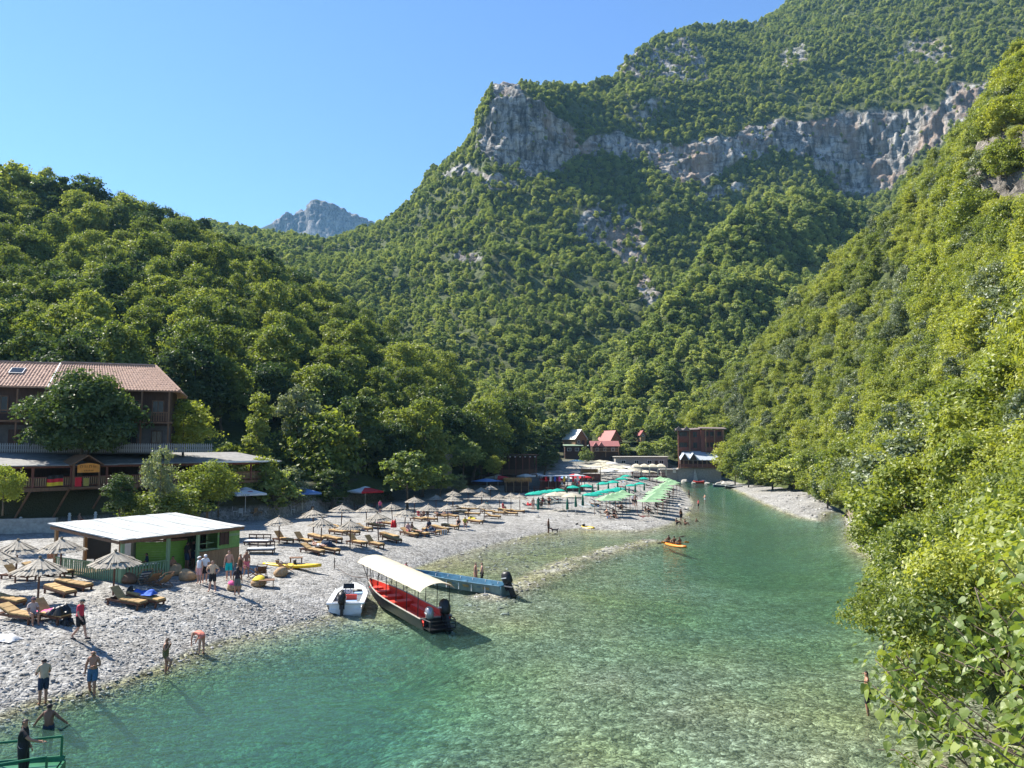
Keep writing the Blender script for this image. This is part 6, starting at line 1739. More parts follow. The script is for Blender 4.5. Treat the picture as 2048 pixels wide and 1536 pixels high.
# dinghies at the far right bank
for k, (px, py, mm, L, lb_) in enumerate(((1448, 974, mat('dark_blue_hull', (.02, .04, .09), .4, .2, 3), 5.5, 'dark blue rowing boat moored under the bushes on the far right bank'), (1468, 977, BLACK, 4.5, 'black rowing boat moored beside the dark blue one on the far right bank'), (1398, 967, RED_I, 3.0, 'small red inflatable boat near the rocks at the river bend'), (1372, 962, RED_I, 2.2, 'tiny red inflatable floating below the concrete wall'))):
    q = Vector(W(px, py, .0))
    e = empty('rowing_boat', q, random.uniform(-.3, .2), lb_, 'boat', None)
    st5 = [(L * (t - .5), w_ * .8, w_ * .6, -.1, .05, .5 + .2 * abs(2 * t - 1) ** 2) for t, w_ in zip(np.linspace(0, 1, 9), np.sin(np.linspace(.35, math.pi - .1, 9)) ** .7)]
    boat_hull(e, st5, mm, WOOD if k < 2 else mm, .08, WHITE if k < 2 else mm, .05 if k < 2 else .14)
    part(e, 'bench', WOOD, lambda m: (m.box((0, 0, .35), (.3, 1.4, .05)), m.box((-.9, 0, .35), (.3, 1.3, .05))))
# ================================================================ PEOPLE
J0 = dict(pel=(0, 0, .95), spi=(0, 0, 1.14), che=(.0, 0, 1.34), nec=(0, 0, 1.50), hed=(.02, 0, 1.61), top=(.02, 0, 1.705),
          sL=(0, .165, 1.41), eL=(-.02, .235, 1.13), wL=(.04, .25, .90), hL=(.06, .25, .82),
          kL=(.02, .10, .51), aL=(-.02, .10, .09), tL=(.13, .115, .035), pL=(0, .09, .90))
def joints(**kw):
    j = dict(J0)
    for k in list(j):
        if k[-1] == 'L': j[k[:-1] + 'R'] = (j[k][0], -j[k][1], j[k][2])
    both = {k[:-1]: v for k, v in kw.items() if k[-1] == 'B'}
    for k, v in both.items():
        j[k + 'L'] = v; j[k + 'R'] = (v[0], -v[1], v[2])
    for k, v in kw.items():
        if k[-1] != 'B': j[k] = v
    return j
def sitting(z, **kw):
    d = dict(pel=(0, 0, z), spi=(-.04, 0, z + .18), che=(-.05, 0, z + .38), nec=(-.02, 0, z + .54), hed=(.01, 0, z + .65), top=(.01, 0, z + .74), sB=(-.04, .165, z + .45), eB=(.06, .23, z + .2), wB=(.26, .17, z + .12), hB=(.34, .15, z + .11),
             pB=(.02, .09, z - .02), kB=(.42, .12, z + .04), aB=(.44, .12, max(.09, z - .38)), tB=(.58, .13, max(.04, z - .43)))
    d.update(kw); return joints(**d)
POSES = {
 'stand': joints(kL=(.04, .11, .51), aL=(0, .13, .09), tL=(.15, .15, .035)),
 'hips': joints(eB=(-.08, .36, 1.19), wB=(.0, .24, 1.03), hB=(.05, .17, 1.01), aL=(0, .16, .09), tL=(.14, .2, .035), kL=(.03, .13, .5), aR=(-.02, -.16, .09), tR=(.13, -.2, .035)),
 'walk': joints(kL=(.16, .10, .53), aL=(.25, .10, .10), tL=(.40, .11, .06), kR=(.02, -.10, .50), aR=(-.27, -.10, .17), tR=(-.17, -.11, .05), eL=(-.12, .24, 1.14), wL=(-.16, .25, .92), hL=(-.15, .25, .84), eR=(.08, -.24, 1.14), wR=(.22, -.24, .96), hR=(.28, -.23, .90), che=(.03, 0, 1.34), nec=(.04, 0, 1.49), hed=(.07, 0, 1.60), top=(.07, 0, 1.69)),
 'phone': joints(eB=(.0, .25, 1.14), wB=(.22, .13, 1.16), hB=(.29, .09, 1.18), hed=(.06, 0, 1.60), top=(.09, 0, 1.68), kL=(.12, .11, .52), aL=(.10, .12, .09), tL=(.24, .14, .04), kR=(.02, -.11, .5), aR=(-.16, -.12, .1), tR=(-.03, -.14, .035), eR=(-.06, -.27, 1.13), wR=(-.04, -.29, .9), hR=(-.02, -.29, .82)),
 'arms': joints(eB=(.10, .24, 1.16), wB=(.30, .16, 1.10), hB=(.37, .13, 1.09), hed=(.06, 0, 1.59), top=(.08, 0, 1.67)),
 'bend': joints(spi=(.15, 0, 1.03), che=(.36, 0, 1.05), nec=(.50, 0, 1.00), hed=(.60, 0, .93), top=(.67, 0, .87), sB=(.40, .165, 1.03), eB=(.47, .2, .76), wL=(.50, .18, .53), hL=(.52, .17, .45), wR=(.62, -.2, .56), hR=(.67, -.2, .49), kB=(-.02, .11, .50), pel=(-.06, 0, .95), pB=(-.05, .09, .9), aB=(-.04, .13, .09), tB=(.1, .15, .035)),
 'step': joints(kR=(.30, -.10, .66), aR=(.14, -.10, .30), tR=(.26, -.11, .22), eB=(.04, .22, 1.18), wB=(.16, .12, 1.36), hB=(.17, .09, 1.44), hed=(.05, 0, 1.60), top=(.07, 0, 1.69)),
 'waist': joints(eB=(.04, .36, 1.20), wB=(.14, .50, 1.03), hB=(.18, .55, .98)),
 'rail': joints(eR=(.22, -.26, 1.24), wR=(.46, -.24, 1.16), hR=(.54, -.22, 1.15), eL=(-.04, .26, 1.14), wL=(.08, .27, .92), hL=(.12, .27, .85), kL=(.05, .12, .51), aL=(.0, .15, .09)),
 'sit': sitting(.50),
 'ground': sitting(.14, kB=(.33, .15, .44), aB=(.56, .14, .09), tB=(.69, .15, .05), eB=(.05, .25, .36), wB=(.28, .2, .42), hB=(.35, .17, .44)),
 'lie': joints(pel=(0, 0, .47), spi=(-.2, 0, .50), che=(-.40, 0, .58), nec=(-.54, 0, .68), hed=(-.62, 0, .76), top=(-.69, 0, .82), sB=(-.46, .165, .62), eB=(-.25, .26, .50), wB=(-.05, .2, .56), hB=(.02, .16, .57), pB=(.04, .09, .47), kB=(.40, .11, .55), aB=(.82, .10, .47), tB=(.92, .12, .56)),
 'paddle': sitting(.22, kB=(.40, .12, .34), aB=(.70, .1, .2), tB=(.80, .1, .26), eB=(.16, .28, .44), wB=(.36, .22, .50), hB=(.42, .18, .51)),
}
RAD = dict(pel=(.165, .115), spi=(.14, .10), che=(.17, .115), nec=(.058, .058), hed=(.079, .090), top=(.060, .066), s=(.062,), e=(.046,), w=(.034,), h=(.038,), p=(.10,), k=(.062,), a=(.043,), t=(.034,))
EDGES = [('pel', 'spi'), ('spi', 'che'), ('che', 'nec'), ('nec', 'hed'), ('hed', 'top')] + [(a + s, b + s) for s in 'LR' for a, b in (('s', 'e'), ('e', 'w'), ('w', 'h'), ('p', 'k'), ('k', 'a'), ('a', 't'))] + [('che', 's' + s) for s in 'LR'] + [('pel', 'p' + s) for s in 'LR']
BODY = {}
def body(pose):
    """one continuous skinned figure for a pose, with the bone nearest to each face"""
    if pose in BODY: return BODY[pose]
    j = POSES[pose]
    names = list(j)
    me = bpy.data.meshes.new('body')
    me.from_pydata([j[n] for n in names], [(names.index(a), names.index(b)) for a, b in EDGES], [])
    o = bpy.data.objects.new('body', me); COL.objects.link(o)
    md = o.modifiers.new('skin', 'SKIN'); md.use_smooth_shade = True
    sv = me.skin_vertices[0].data
    for i, n in enumerate(names):
        r = RAD.get(n) or RAD[n[0]]
        sv[i].radius = (r[0], r[-1]); sv[i].use_root = (n == 'pel')
    em0 = bpy.data.meshes.new_from_object(o.evaluated_get(bpy.context.evaluated_depsgraph_get()))
    bpy.data.objects.remove(o); bpy.data.meshes.remove(me)
    import bmesh
    bm = bmesh.new(); bm.from_mesh(em0)
    bmesh.ops.holes_fill(bm, edges=[q for q in bm.edges if q.is_boundary], sides=0)
    bmesh.ops.recalc_face_normals(bm, faces=bm.faces); bm.to_mesh(em0); bm.free()
    o = bpy.data.objects.new('body', em0); COL.objects.link(o)
    ms = o.modifiers.new('sub', 'SUBSURF'); ms.levels = 2
    em = bpy.data.meshes.new_from_object(o.evaluated_get(bpy.context.evaluated_depsgraph_get()))
    bpy.data.objects.remove(o); bpy.data.meshes.remove(em0)
    v = np.array([q.co for q in em.vertices]); f = [tuple(p.vertices) for p in em.polygons]
    bpy.data.meshes.remove(em)
    # hands with fingers, nose, ears
    mb = MB(); mb.v = [tuple(q) for q in v]; mb.f = list(f)
    nb = len(f)
    for s in 'LR':
        h, w_ = Vector(j['h' + s]), Vector(j['w' + s])
        d = (h - w_).normalized()
        side = d.cross(Vector((0, 0, 1)) if abs(d.z) < .8 else Vector((1, 0, 0))).normalized()
        nrm = d.cross(side)
        for k, L in enumerate((.062, .074, .078, .068)):
            a = h + d * .02 + side * (.014 * (k - 1.5) * 1.25)
            mb.tube([a, a + d * L * .55 + nrm * .006, a + d * L + nrm * .022], [.0085, .008, .006], 5)
        a = h - d * .03 + side * .03
        mb.tube([a, a + side * .03 + d * .03, a + side * .035 + d * .06], [.011, .009, .007], 5)
    hd, tp, nk = Vector(j['hed']), Vector(j['top']), Vector(j['nec'])
    up = (tp - nk).normalized(); lat = Vector((0, 1, 0)); fw = lat.cross(up).normalized()
    c = hd + up * .02
    mb.tube([c + fw * .085 + up * .02, c + fw * .118 - up * .02, c + fw * .092 - up * .03], [.008, .016, .012], 5)
    for s in (-1, 1):
        mb.tube([c + lat * s * .078 - up * .03, c + lat * s * .092 - fw * .01 + up * .02], [.014, .018], 6)
    vv = np.array(mb.v)
    cen = np.array([vv[list(q)].mean(0) for q in mb.f])
    segs = [(a, b) for a, b in EDGES]
    dist, away = [], []
    for a, b in segs:
        A, B = np.array(j[a]), np.array(j[b]); ab = B - A
        t = np.clip(((cen - A) @ ab) / (ab @ ab), 0, 1)
        rr = np.mean(RAD.get(a) or RAD[a[0]]) * (1 - t) + np.mean(RAD.get(b) or RAD[b[0]]) * t
        away.append(cen - A - t[:, None] * ab)
        dist.append(np.linalg.norm(cen - A - t[:, None] * ab, axis=1) / (rr + .02))
    near = np.argmin(dist, 0)
    for i, q in enumerate(mb.f[:nb]):      # every face of the skin looks outwards
        n_ = np.cross(vv[q[1]] - vv[q[0]], vv[q[-1]] - vv[q[0]])
        if n_ @ away[near[i]][i] < 0: mb.f[i] = tuple(q[::-1])
    BODY[pose] = (vv, mb.f, [segs[k] for k in near], cen, nb, (c, up, fw, lat))
    return BODY[pose]
def inflate(name, vv, faces, amt, m, parent):
    used = sorted({i for q in faces for i in q}); mp = {i: k for k, i in enumerate(used)}
    me = bpy.data.meshes.new(name)
    me.from_pydata([tuple(vv[i]) for i in used], [], [tuple(mp[i] for i in q) for q in faces]); me.update()
    for v in me.vertices: v.co += v.normal * amt
    me.polygons.foreach_set('use_smooth', np.ones(len(me.polygons), bool)); me.update()
    return link(name, me, parent, m)
SKIN = [mat('skin_light', (0.46, 0.255, 0.175), .55, .08, 8), mat('skin_tan', (0.33, 0.165, 0.10), .55, .08, 8), mat('skin_brown', (0.19, 0.09, 0.055), .55, .08, 8)]
HAIR = {'dark': mat('dark_hair', (.018, .012, .010), .6, .3, 20), 'brown': mat('brown_hair', (.06, .032, .018), .6, .3, 20), 'fair': mat('fair_hair', (.22, .14, .07), .6, .3, 20), 'grey': mat('grey_hair', (.25, .24, .23), .6, .2, 20)}
CL = {}
def cloth(c):
    if c not in CL: CL[c] = mat('cloth_%02d' % len(CL), c, .85, .12, 6)
    return CL[c]
NAVY, BLK, WHT, BEI, TEA, OLV, PNK, RED, GRY, BLU, COR, SKYB = (.015, .03, .06), (.012, .012, .014), (.68, .68, .68), (.50, .37, .25), (.0, .40, .38), (.13, .11, .04), (.62, .16, .20), (.56, .04, .07), (.10, .115, .10), (.05, .12, .20), (.70, .22, .15), (.2, .35, .6)
NPERS = [0]
def person(loc, pose, face, label, skin=1, top=None, bottom=None, hair='dark', cap=None, long=False, h=1.74, short=False, swim=None, group=None, sleeves=True, near=True, trousers=False):
    """face: heading in degrees, 0 to the right of the picture, 90 away from the camera"""
    vv, ff, reg, cen, nb, (c, up, fw, lat) = body(pose)
    e = empty('person', loc, R(face), label, 'person', group)
    e.scale = (h / 1.74,) * 3
    key = ('bodymesh', pose, skin)
    if key not in SHARED:
        me = bpy.data.meshes.new('body'); me.from_pydata([tuple(q) for q in vv], [], ff); me.update()
        me.polygons.foreach_set('use_smooth', np.ones(len(me.polygons), bool)); me.materials.append(SKIN[skin]); SHARED[key] = me
    link('body', SHARED[key], e)
    J = POSES[pose]
    frac = lambda i, a, b: float((cen[i] - np.array(J[a])) @ (np.array(J[b]) - np.array(J[a])) / ((np.array(J[b]) - np.array(J[a])) @ (np.array(J[b]) - np.array(J[a]))))
    R_ = range(nb)
    if top or swim:
        t = [ff[i] for i in R_ if reg[i] in (('spi', 'che'), ('pel', 'spi')) or (reg[i][0] == 'che' and not swim) or (sleeves and top and reg[i][0] in ('sL', 'sR') and frac(i, *reg[i]) < .62)]
        inflate('shirt' if top else 'swimsuit', vv, t, .018 if top else .008, cloth(top or swim), e)
    if bottom or swim:
        lim = 1.1 if trousers else .22 if (short or swim) else .80
        b = [ff[i] for i in R_ if (reg[i][0] == 'pel' and reg[i][1] != 'spi') or (reg[i] == ('pel', 'spi') and frac(i, 'pel', 'spi') < .35) or (reg[i][0] in ('pL', 'pR') and frac(i, *reg[i]) < lim) or (trousers and reg[i][0] in ('kL', 'kR') and frac(i, *reg[i]) < .9)]
        inflate('trousers' if trousers else 'shorts' if bottom else 'swim_briefs', vv, b, .024 if bottom else .009, cloth(bottom or swim), e)
    hd = [i for i in R_ if reg[i] in (('nec', 'hed'), ('hed', 'top'))]
    hf = [ff[i] for i in hd if (Vector(cen[i]) - c).dot(up) > .045 - .5 * max(0, -(Vector(cen[i]) - c).dot(fw) - .0) or ((Vector(cen[i]) - c).dot(fw) < -.02 and (Vector(cen[i]) - c).dot(up) > -.06)]
    if hair and hf: inflate('hair', vv, hf, .013, HAIR[hair], e)
    if long:
        mb = MB(); mb.loft([[tuple(c + up * (.05 - .36 * t) - fw * (.085 + .05 * t) + lat * (.085 - .01 * t) * math.cos(a) + fw * .05 * math.sin(a)) for a in np.linspace(0, 6.28, 9)[:-1]] for t in (0, .3, .65, 1)], closed=True)
        mb.build('hair', HAIR[hair or 'dark'], e, True)
    if cap:
        mb = MB()
        mb.loft([[tuple(c + up * (.05 + .075 * math.sin(t)) + (fw * 1.1 * math.cos(a) + lat * .95 * math.sin(a)) * .108 * math.cos(t)) for a in np.linspace(0, 6.28, 13)[:-1]] for t in (0, .5, 1.0, 1.5)], closed=True)
        mb.loft([[tuple(c + up * (.052 - z) + fw * (.09 + .10 * math.cos(a)) + lat * .085 * math.sin(a)) for a in np.linspace(-1.57, 1.57, 8)] for z in (0, .012)])
        mb.build('cap', cloth(cap), e, True)
    if near:
        for s in (-1, 1):
            mb = MB(); p = c + fw * .092 + lat * s * .032 + up * .022; mb.box(tuple(p), (.012, .022, .012)); mb.build('eye', BLACK, e)
        mb = MB(); p = c + fw * .094 - up * .055; mb.box(tuple(p), (.01, .045, .010)); mb.build('mouth', cloth((.25, .05, .05)), e)
    NPERS[0] += 1
    return e

def at_water(px, py, dz): q = W(px, py, 0); return Vector((q[0], q[1], dz))
# --- by the water's edge
person(at_water(97, 1455, -.92), 'waist', 95, 'person with dark hair standing waist deep in the river, seen from behind', 2, bottom=NAVY, hair='dark')
person(G(85, 1410), 'arms', 140, 'person in beige top and dark navy shorts standing at the water edge with back turned', 1, top=BEI, bottom=NAVY, sleeves=True)
person(at_water(184, 1386, -.12), 'phone', -80, 'bald shirtless person in blue grey trunks wading out while holding a phone', 1, bottom=BLU, hair=None, h=1.8)
person(at_water(330, 1346, -.15), 'step', 5, 'person in olive bikini with tied hair stepping through the shallow water', 1, swim=OLV, hair='brown', h=1.66)
person(at_water(402, 1306, -.08), 'bend', 150, 'person in coral swimsuit bending down at the water edge', 0, swim=COR, hair='fair', h=1.68)
e_ = person(G(158, 1279), 'walk', -8, 'person in red shirt, black shorts and dark cap walking over the gravel', 0, top=RED, bottom=BLK, cap=GRY, h=1.76)
for s, y in ((1, .11), (-1, -.11)):
    part(e_, 'shoe', BLACK, lambda m: m.box((.33 if s > 0 else -.21, y, .05), (.25, .095, .085), taper=.72))
person(G(64, 1246) + Vector((0, 0, -.08)), 'sit', -40, 'person in pale dress and dark cap sitting on the lounger by the pink towel', 1, top=(.42, .33, .30), bottom=(.42, .33, .30), cap=(.12, .06, .07), h=1.66)
# --- in front of the beach bar
person(G(398, 1168), 'stand', -110, 'person in white sleeveless top and pink skirt with a white sun hat', 0, top=WHT, bottom=(.62, .33, .30), cap=WHT, h=1.60, sleeves=False)
person(G(409, 1166), 'arms', -60, 'person in white shirt, black shorts and white cap beside the one in the sun hat', 0, top=WHT, bottom=BLK, cap=WHT, long=True, h=1.68)
person(G(424, 1184), 'hips', -85, 'person in beige tee shirt and black shorts with hands on hips', 0, top=(.56, .38, .24), bottom=BLK, hair='brown', h=1.80)
person(G(457, 1161), 'stand', -75, 'shirtless person in bright turquoise trunks in front of the beach bar', 0, bottom=TEA, hair='brown', h=1.82)
person(G(474, 1191), 'stand', 100, 'person with long dark hair, dark top and grey green shorts seen from behind', 1, top=(.03, .02, .025), bottom=GRY, long=True, h=1.64)
person(G(480, 1158), 'stand', -120, 'person in brown bikini half hidden behind the person in grey green shorts', 1, swim=(.10, .06, .03), hair='fair', h=1.55)
person(G(492, 1153), 'walk', -60, 'long haired person in pink skirt at the corner of the beach bar', 1, top=(.28, .15, .10), bottom=PNK, hair='brown', long=True, h=1.62, sleeves=False)
person(G(345, 1146) + Vector((0, 0, .16)), 'ground', -30, 'dark haired person sitting on a bean bag beside the bar post', 1, bottom=BLK)
BAR_IN = [((1.6, 1.6), 'sit', -60, 'person with raised arms sitting at the table inside the bar fence', BLK), ((2.9, 1.7), 'sit', 200, 'dark shirted person sitting across the table inside the bar fence', NAVY), ((6.0, 1.2), 'stand', -120, 'dark dressed person standing behind the bar counter', BLK), ((5.0, .6), 'stand', 60, 'person in black leaning at the gap in the bar counter', (.02, .02, .02))]
for (u, v), po, fa, lb, tp in BAR_IN:
    q = local(kb, (u, v, 0)); person(on_ground(q.x, q.y) + Vector((0, 0, .05)), po, fa, lb, 2, top=tp, bottom=NAVY)
person(G(158, 1052), 'sit', 60, 'sunburnt shirtless person sitting between the white posts behind the awning', 0, bottom=RED, hair='fair')
person(G(812, 1146), 'ground', -20, 'person in pink top with fair hair sitting behind the cream awning', 0, top=PNK, bottom=PNK, hair='grey', h=1.66)
person(at_water(951, 1166, -.25), 'stand', -10, 'left one of two shirtless people wading beyond the blue boat', 0, bottom=(.5, .25, .18), hair='brown')
person(at_water(964, 1166, -.25), 'stand', 185, 'right one of two people wading beyond the blue boat, in black trunks', 0, bottom=BLK, hair='brown')
person(G(1097, 1067), 'stand', -20, 'tanned person in dark trunks standing at the water edge with a dog', 2, bottom=BLK)
# --- captain
cp = person(gbt.matrix_basis @ Vector((2.1, .1, .24)), 'rail', 15, 'person in black tee shirt and black trousers leaning on the green boat railing', 1, top=BLK, bottom=BLK, hair='dark', h=1.80, trousers=True)
part(cp, 'bag_strap', cloth(WHT), lambda m: m.loft([[(.13 * math.cos(a), -.02 + .165 * math.sin(a) + y, 1.22 + .22 * math.sin(a)) for a in np.linspace(0, 6.28, 17)] for y in (0, .035)], caps=False))
# --- the kayakers and swimmers
for k, (u, lb) in enumerate(((1.0, 'front paddler of the orange kayak'), (.05, 'middle passenger of the orange kayak'), (-.9, 'rear paddler of the orange kayak'))):
    q = ok.matrix_basis @ Vector((-u, 0, .12))
    person(q, 'paddle', 112, 'tanned ' + lb + ', seen from behind', 2, bottom=BLK, near=False)
person(at_water(1397, 1014, -.45), 'waist', 170, 'person in a red top wading in the river beyond the gravel tip', 1, top=RED, bottom=BLK, near=False)
person(at_water(1410, 1001, -.5), 'arms', 200, 'pale person wading farthest out in the river beside the gravel tip', 0, bottom=WHT, near=False)
person(at_water(1393, 1040, -1.45), 'waist', -60, 'dark haired swimmer with only the head above the water', 1, bottom=BLK, near=False)
person(G(1362, 1043), 'stand', -60, 'dark person standing on the gravel tip above the seated pair', 2, bottom=BLK, near=False)
person(G(1353, 1049), 'ground', -30, 'left one of the pair sitting at the water on the gravel tip', 2, bottom=BLK, near=False)
person(G(1370, 1051), 'ground', -40, 'right one of the pair sitting at the water on the gravel tip', 1, swim=BLK, near=False)
person(G(1378, 996), 'stand', -30, 'slim dark person standing at the water beside the long row of green canopies', 2, bottom=NAVY, near=False)
person(G(1266, 1011), 'stand', -90, 'person in white top standing on the path between the green canopies', 0, top=WHT, bottom=BLK, near=False)
person(G(1271, 1013), 'hips', -100, 'shirtless person in black shorts standing on the path between the green canopies', 0, bottom=BLK, near=False, h=1.85)
person(G(1216, 1037), 'ground', -70, 'person sitting on a blue towel under the nearest green canopy', 1, bottom=SKYB, near=False)
person(G(1228, 1036), 'ground', -60, 'person in dark clothes sitting on the pebbles under the nearest green canopy', 1, top=BLK, bottom=BLK, near=False)
person(G(1286, 1041), 'lie', 15, 'person in pink lying on the ground under the river row of canopies', 0, swim=PNK, near=False)
person(G(1066, 1020), 'stand', -80, 'shirtless sunburnt person standing below the first turquoise parasol', 0, bottom=(.5, .3, .25), near=False)
person(G(1077, 1018), 'stand', 100, 'dark dressed person beside the closed parasol next to the first turquoise parasol', 2, top=NAVY, bottom=NAVY, near=False)
person(G(1098, 1015), 'hips', -60, 'person in black shorts right of the first turquoise parasols', 1, bottom=BLK, near=False)
person(G(1178, 968), 'walk', -100, 'person in dark trunks walking up the far beach, left of two', 1, bottom=NAVY, near=False)
person(G(1187, 967), 'walk', -80, 'person walking up the far beach, right of two', 2, bottom=BLK, near=False)
person(G(760, 1026), 'stand', 80, 'person in red pink top standing under the red and white parasol', 0, top=(.5, .08, .16), bottom=NAVY, near=False)
# --- on the loungers of the straw rows
for (px, py, po, fa, lb, kw) in (
    (636, 1103, 'lie', -36, 'person in striped trunks lying with a book on the lounger closest to the river', dict(bottom=WHT, skin=1)),
    (816, 1071, 'sit', -60, 'person in pale pink sitting on the crowded lounger', dict(top=(.5, .3, .28), bottom=PNK, skin=0)),
    (824, 1069, 'sit', -20, 'shirtless person sitting in the middle of the crowded lounger', dict(bottom=BLK, skin=1)),
    (831, 1072, 'lie', -36, 'person lying at the right end of the crowded lounger', dict(swim=OLV, skin=1)),
    (858, 1064, 'sit', -110, 'person in navy shirt sitting beside the striped beach bag', dict(top=NAVY, bottom=NAVY, skin=2)),
    (917, 1058, 'sit', -95, 'left one of two seated people with fair hair in black swimwear', dict(swim=BLK, skin=0, hair='fair', long=True)),
    (930, 1057, 'sit', -80, 'right one of two seated people with fair hair and yellow top', dict(top=(.55, .42, .05), bottom=BLK, skin=0, hair='fair', long=True)),
    (837, 1038, 'sit', -40, 'person in red sitting in the group behind the middle row', dict(top=RED, bottom=RED, skin=1)),
    (847, 1039, 'sit', -120, 'dark person sitting in the middle of the group in red', dict(bottom=BLK, skin=2)),
    (855, 1037, 'stand', -90, 'shirtless person standing at the right of the group in red', dict(bottom=BLK, skin=2, h=1.6)),
    (878, 1036, 'lie', -36, 'dark haired person lying propped up behind the middle row', dict(bottom=BLK, skin=2)),
    (893, 1035, 'lie', -36, 'second dark haired person lying right of the propped up one', dict(bottom=NAVY, skin=2)),
    (974, 1020, 'sit', -60, 'person in teal top sitting under the far straw parasols', dict(top=(.05, .25, .28), bottom=BLK, skin=1)),
    (1006, 1022, 'sit', -30, 'person in bright red under the far straw parasols', dict(top=RED, bottom=RED, skin=1))):
    person(G(px, py), po, fa, lb, near=False, **kw)
rngp = random.Random(4)
pal = [BLK, NAVY, WHT, RED, BEI, GRY, PNK, SKYB]
for k in range(16):
    px, py = rngp.uniform(1090, 1165), rngp.uniform(972, 980)
    person(G(px, py), rngp.choice(['stand', 'hips', 'walk', 'arms']), rngp.uniform(0, 360), 'guest in summer clothes standing among the tables of the far bar', rngp.choice([0, 1, 2]), top=rngp.choice(pal), bottom=rngp.choice(pal), near=False, group='guests of the far bar')
for k in range(20):
    s_ = spots[k % len(spots)]
    person(on_ground(s_.x + rngp.uniform(-1.2, 1.2), s_.y + rngp.uniform(-1, .6)), rngp.choice(['sit', 'lie', 'lie']), rngp.uniform(-120, 0), 'bather resting in the shade of the turquoise parasols', rngp.choice([1, 2]), bottom=rngp.choice(pal), near=False, group='bathers under the turquoise parasols')
for k in range(12):
    s_ = pgs[k % len(pgs)].location
    person(on_ground(s_.x + rngp.uniform(-1.2, 1.2), s_.y + rngp.uniform(-.4, .6)), rngp.choice(['sit', 'lie', 'ground']), rngp.uniform(-120, 0), 'bather resting under the pale green canopies', rngp.choice([0, 1, 2]), bottom=rngp.choice(pal), near=False, group='bathers under the green canopies')
# --- dog
q = G(1110, 1066)
dg_ = empty('dog', q, R(165), 'small black dog standing in the shallow water beside its owner', 'dog')
dm = bpy.data.meshes.new('body')
dv = [(0, 0, .36), (.16, 0, .38), (.30, 0, .38), (.40, 0, .46), (.50, 0, .54), (.60, 0, .52), (.68, 0, .49), (-.16, 0, .38), (-.30, 0, .40), (-.40, 0, .50), (-.46, 0, .58)]
de = [(0, 1), (1, 2), (2, 3), (3, 4), (4, 5), (5, 6), (0, 7), (7, 8), (8, 9), (9, 10)]
drad = [.10, .11, .11, .07, .085, .06, .035, .09, .08, .025, .02]
for s in (-1, 1):
    n = len(dv)
    dv += [(.27, s * .08, .30), (.25, s * .085, .16), (.28, s * .085, .03), (-.26, s * .08, .30), (-.20, s * .085, .22), (-.33, s * .085, .13), (-.30, s * .085, .03)]
    de += [(2, n), (n, n + 1), (n + 1, n + 2), (8, n + 3), (n + 3, n + 4), (n + 4, n + 5), (n + 5, n + 6)]
    drad += [.05, .03, .025, .065, .045, .028, .025]
n = len(dv); dv += [(.47, .05, .63), (.47, -.05, .63)]; de += [(4, n), (4, n + 1)]; drad += [.025, .025]
dm.from_pydata(dv, de, [])
do_ = bpy.data.objects.new('body', dm); COL.objects.link(do_)
do_.modifiers.new('s', 'SKIN')
for i, r_ in enumerate(drad): dm.skin_vertices[0].data[i].radius = (r_, r_); dm.skin_vertices[0].data[i].use_root = i == 0
do_.modifiers.new('u', 'SUBSURF').levels = 1
em = bpy.data.meshes.new_from_object(do_.evaluated_get(bpy.context.evaluated_depsgraph_get()))
bpy.data.objects.remove(do_)
em.materials.clear(); em.materials.append(mat('black_fur', (.015, .013, .012), .8, .3, 12)); link('body', em, dg_)
part(dg_, 'collar', RED_C, lambda m: m.tube([(.37, -.001, .49), (.44, 0, .43)], .085, 8))
print('persons', NPERS[0])
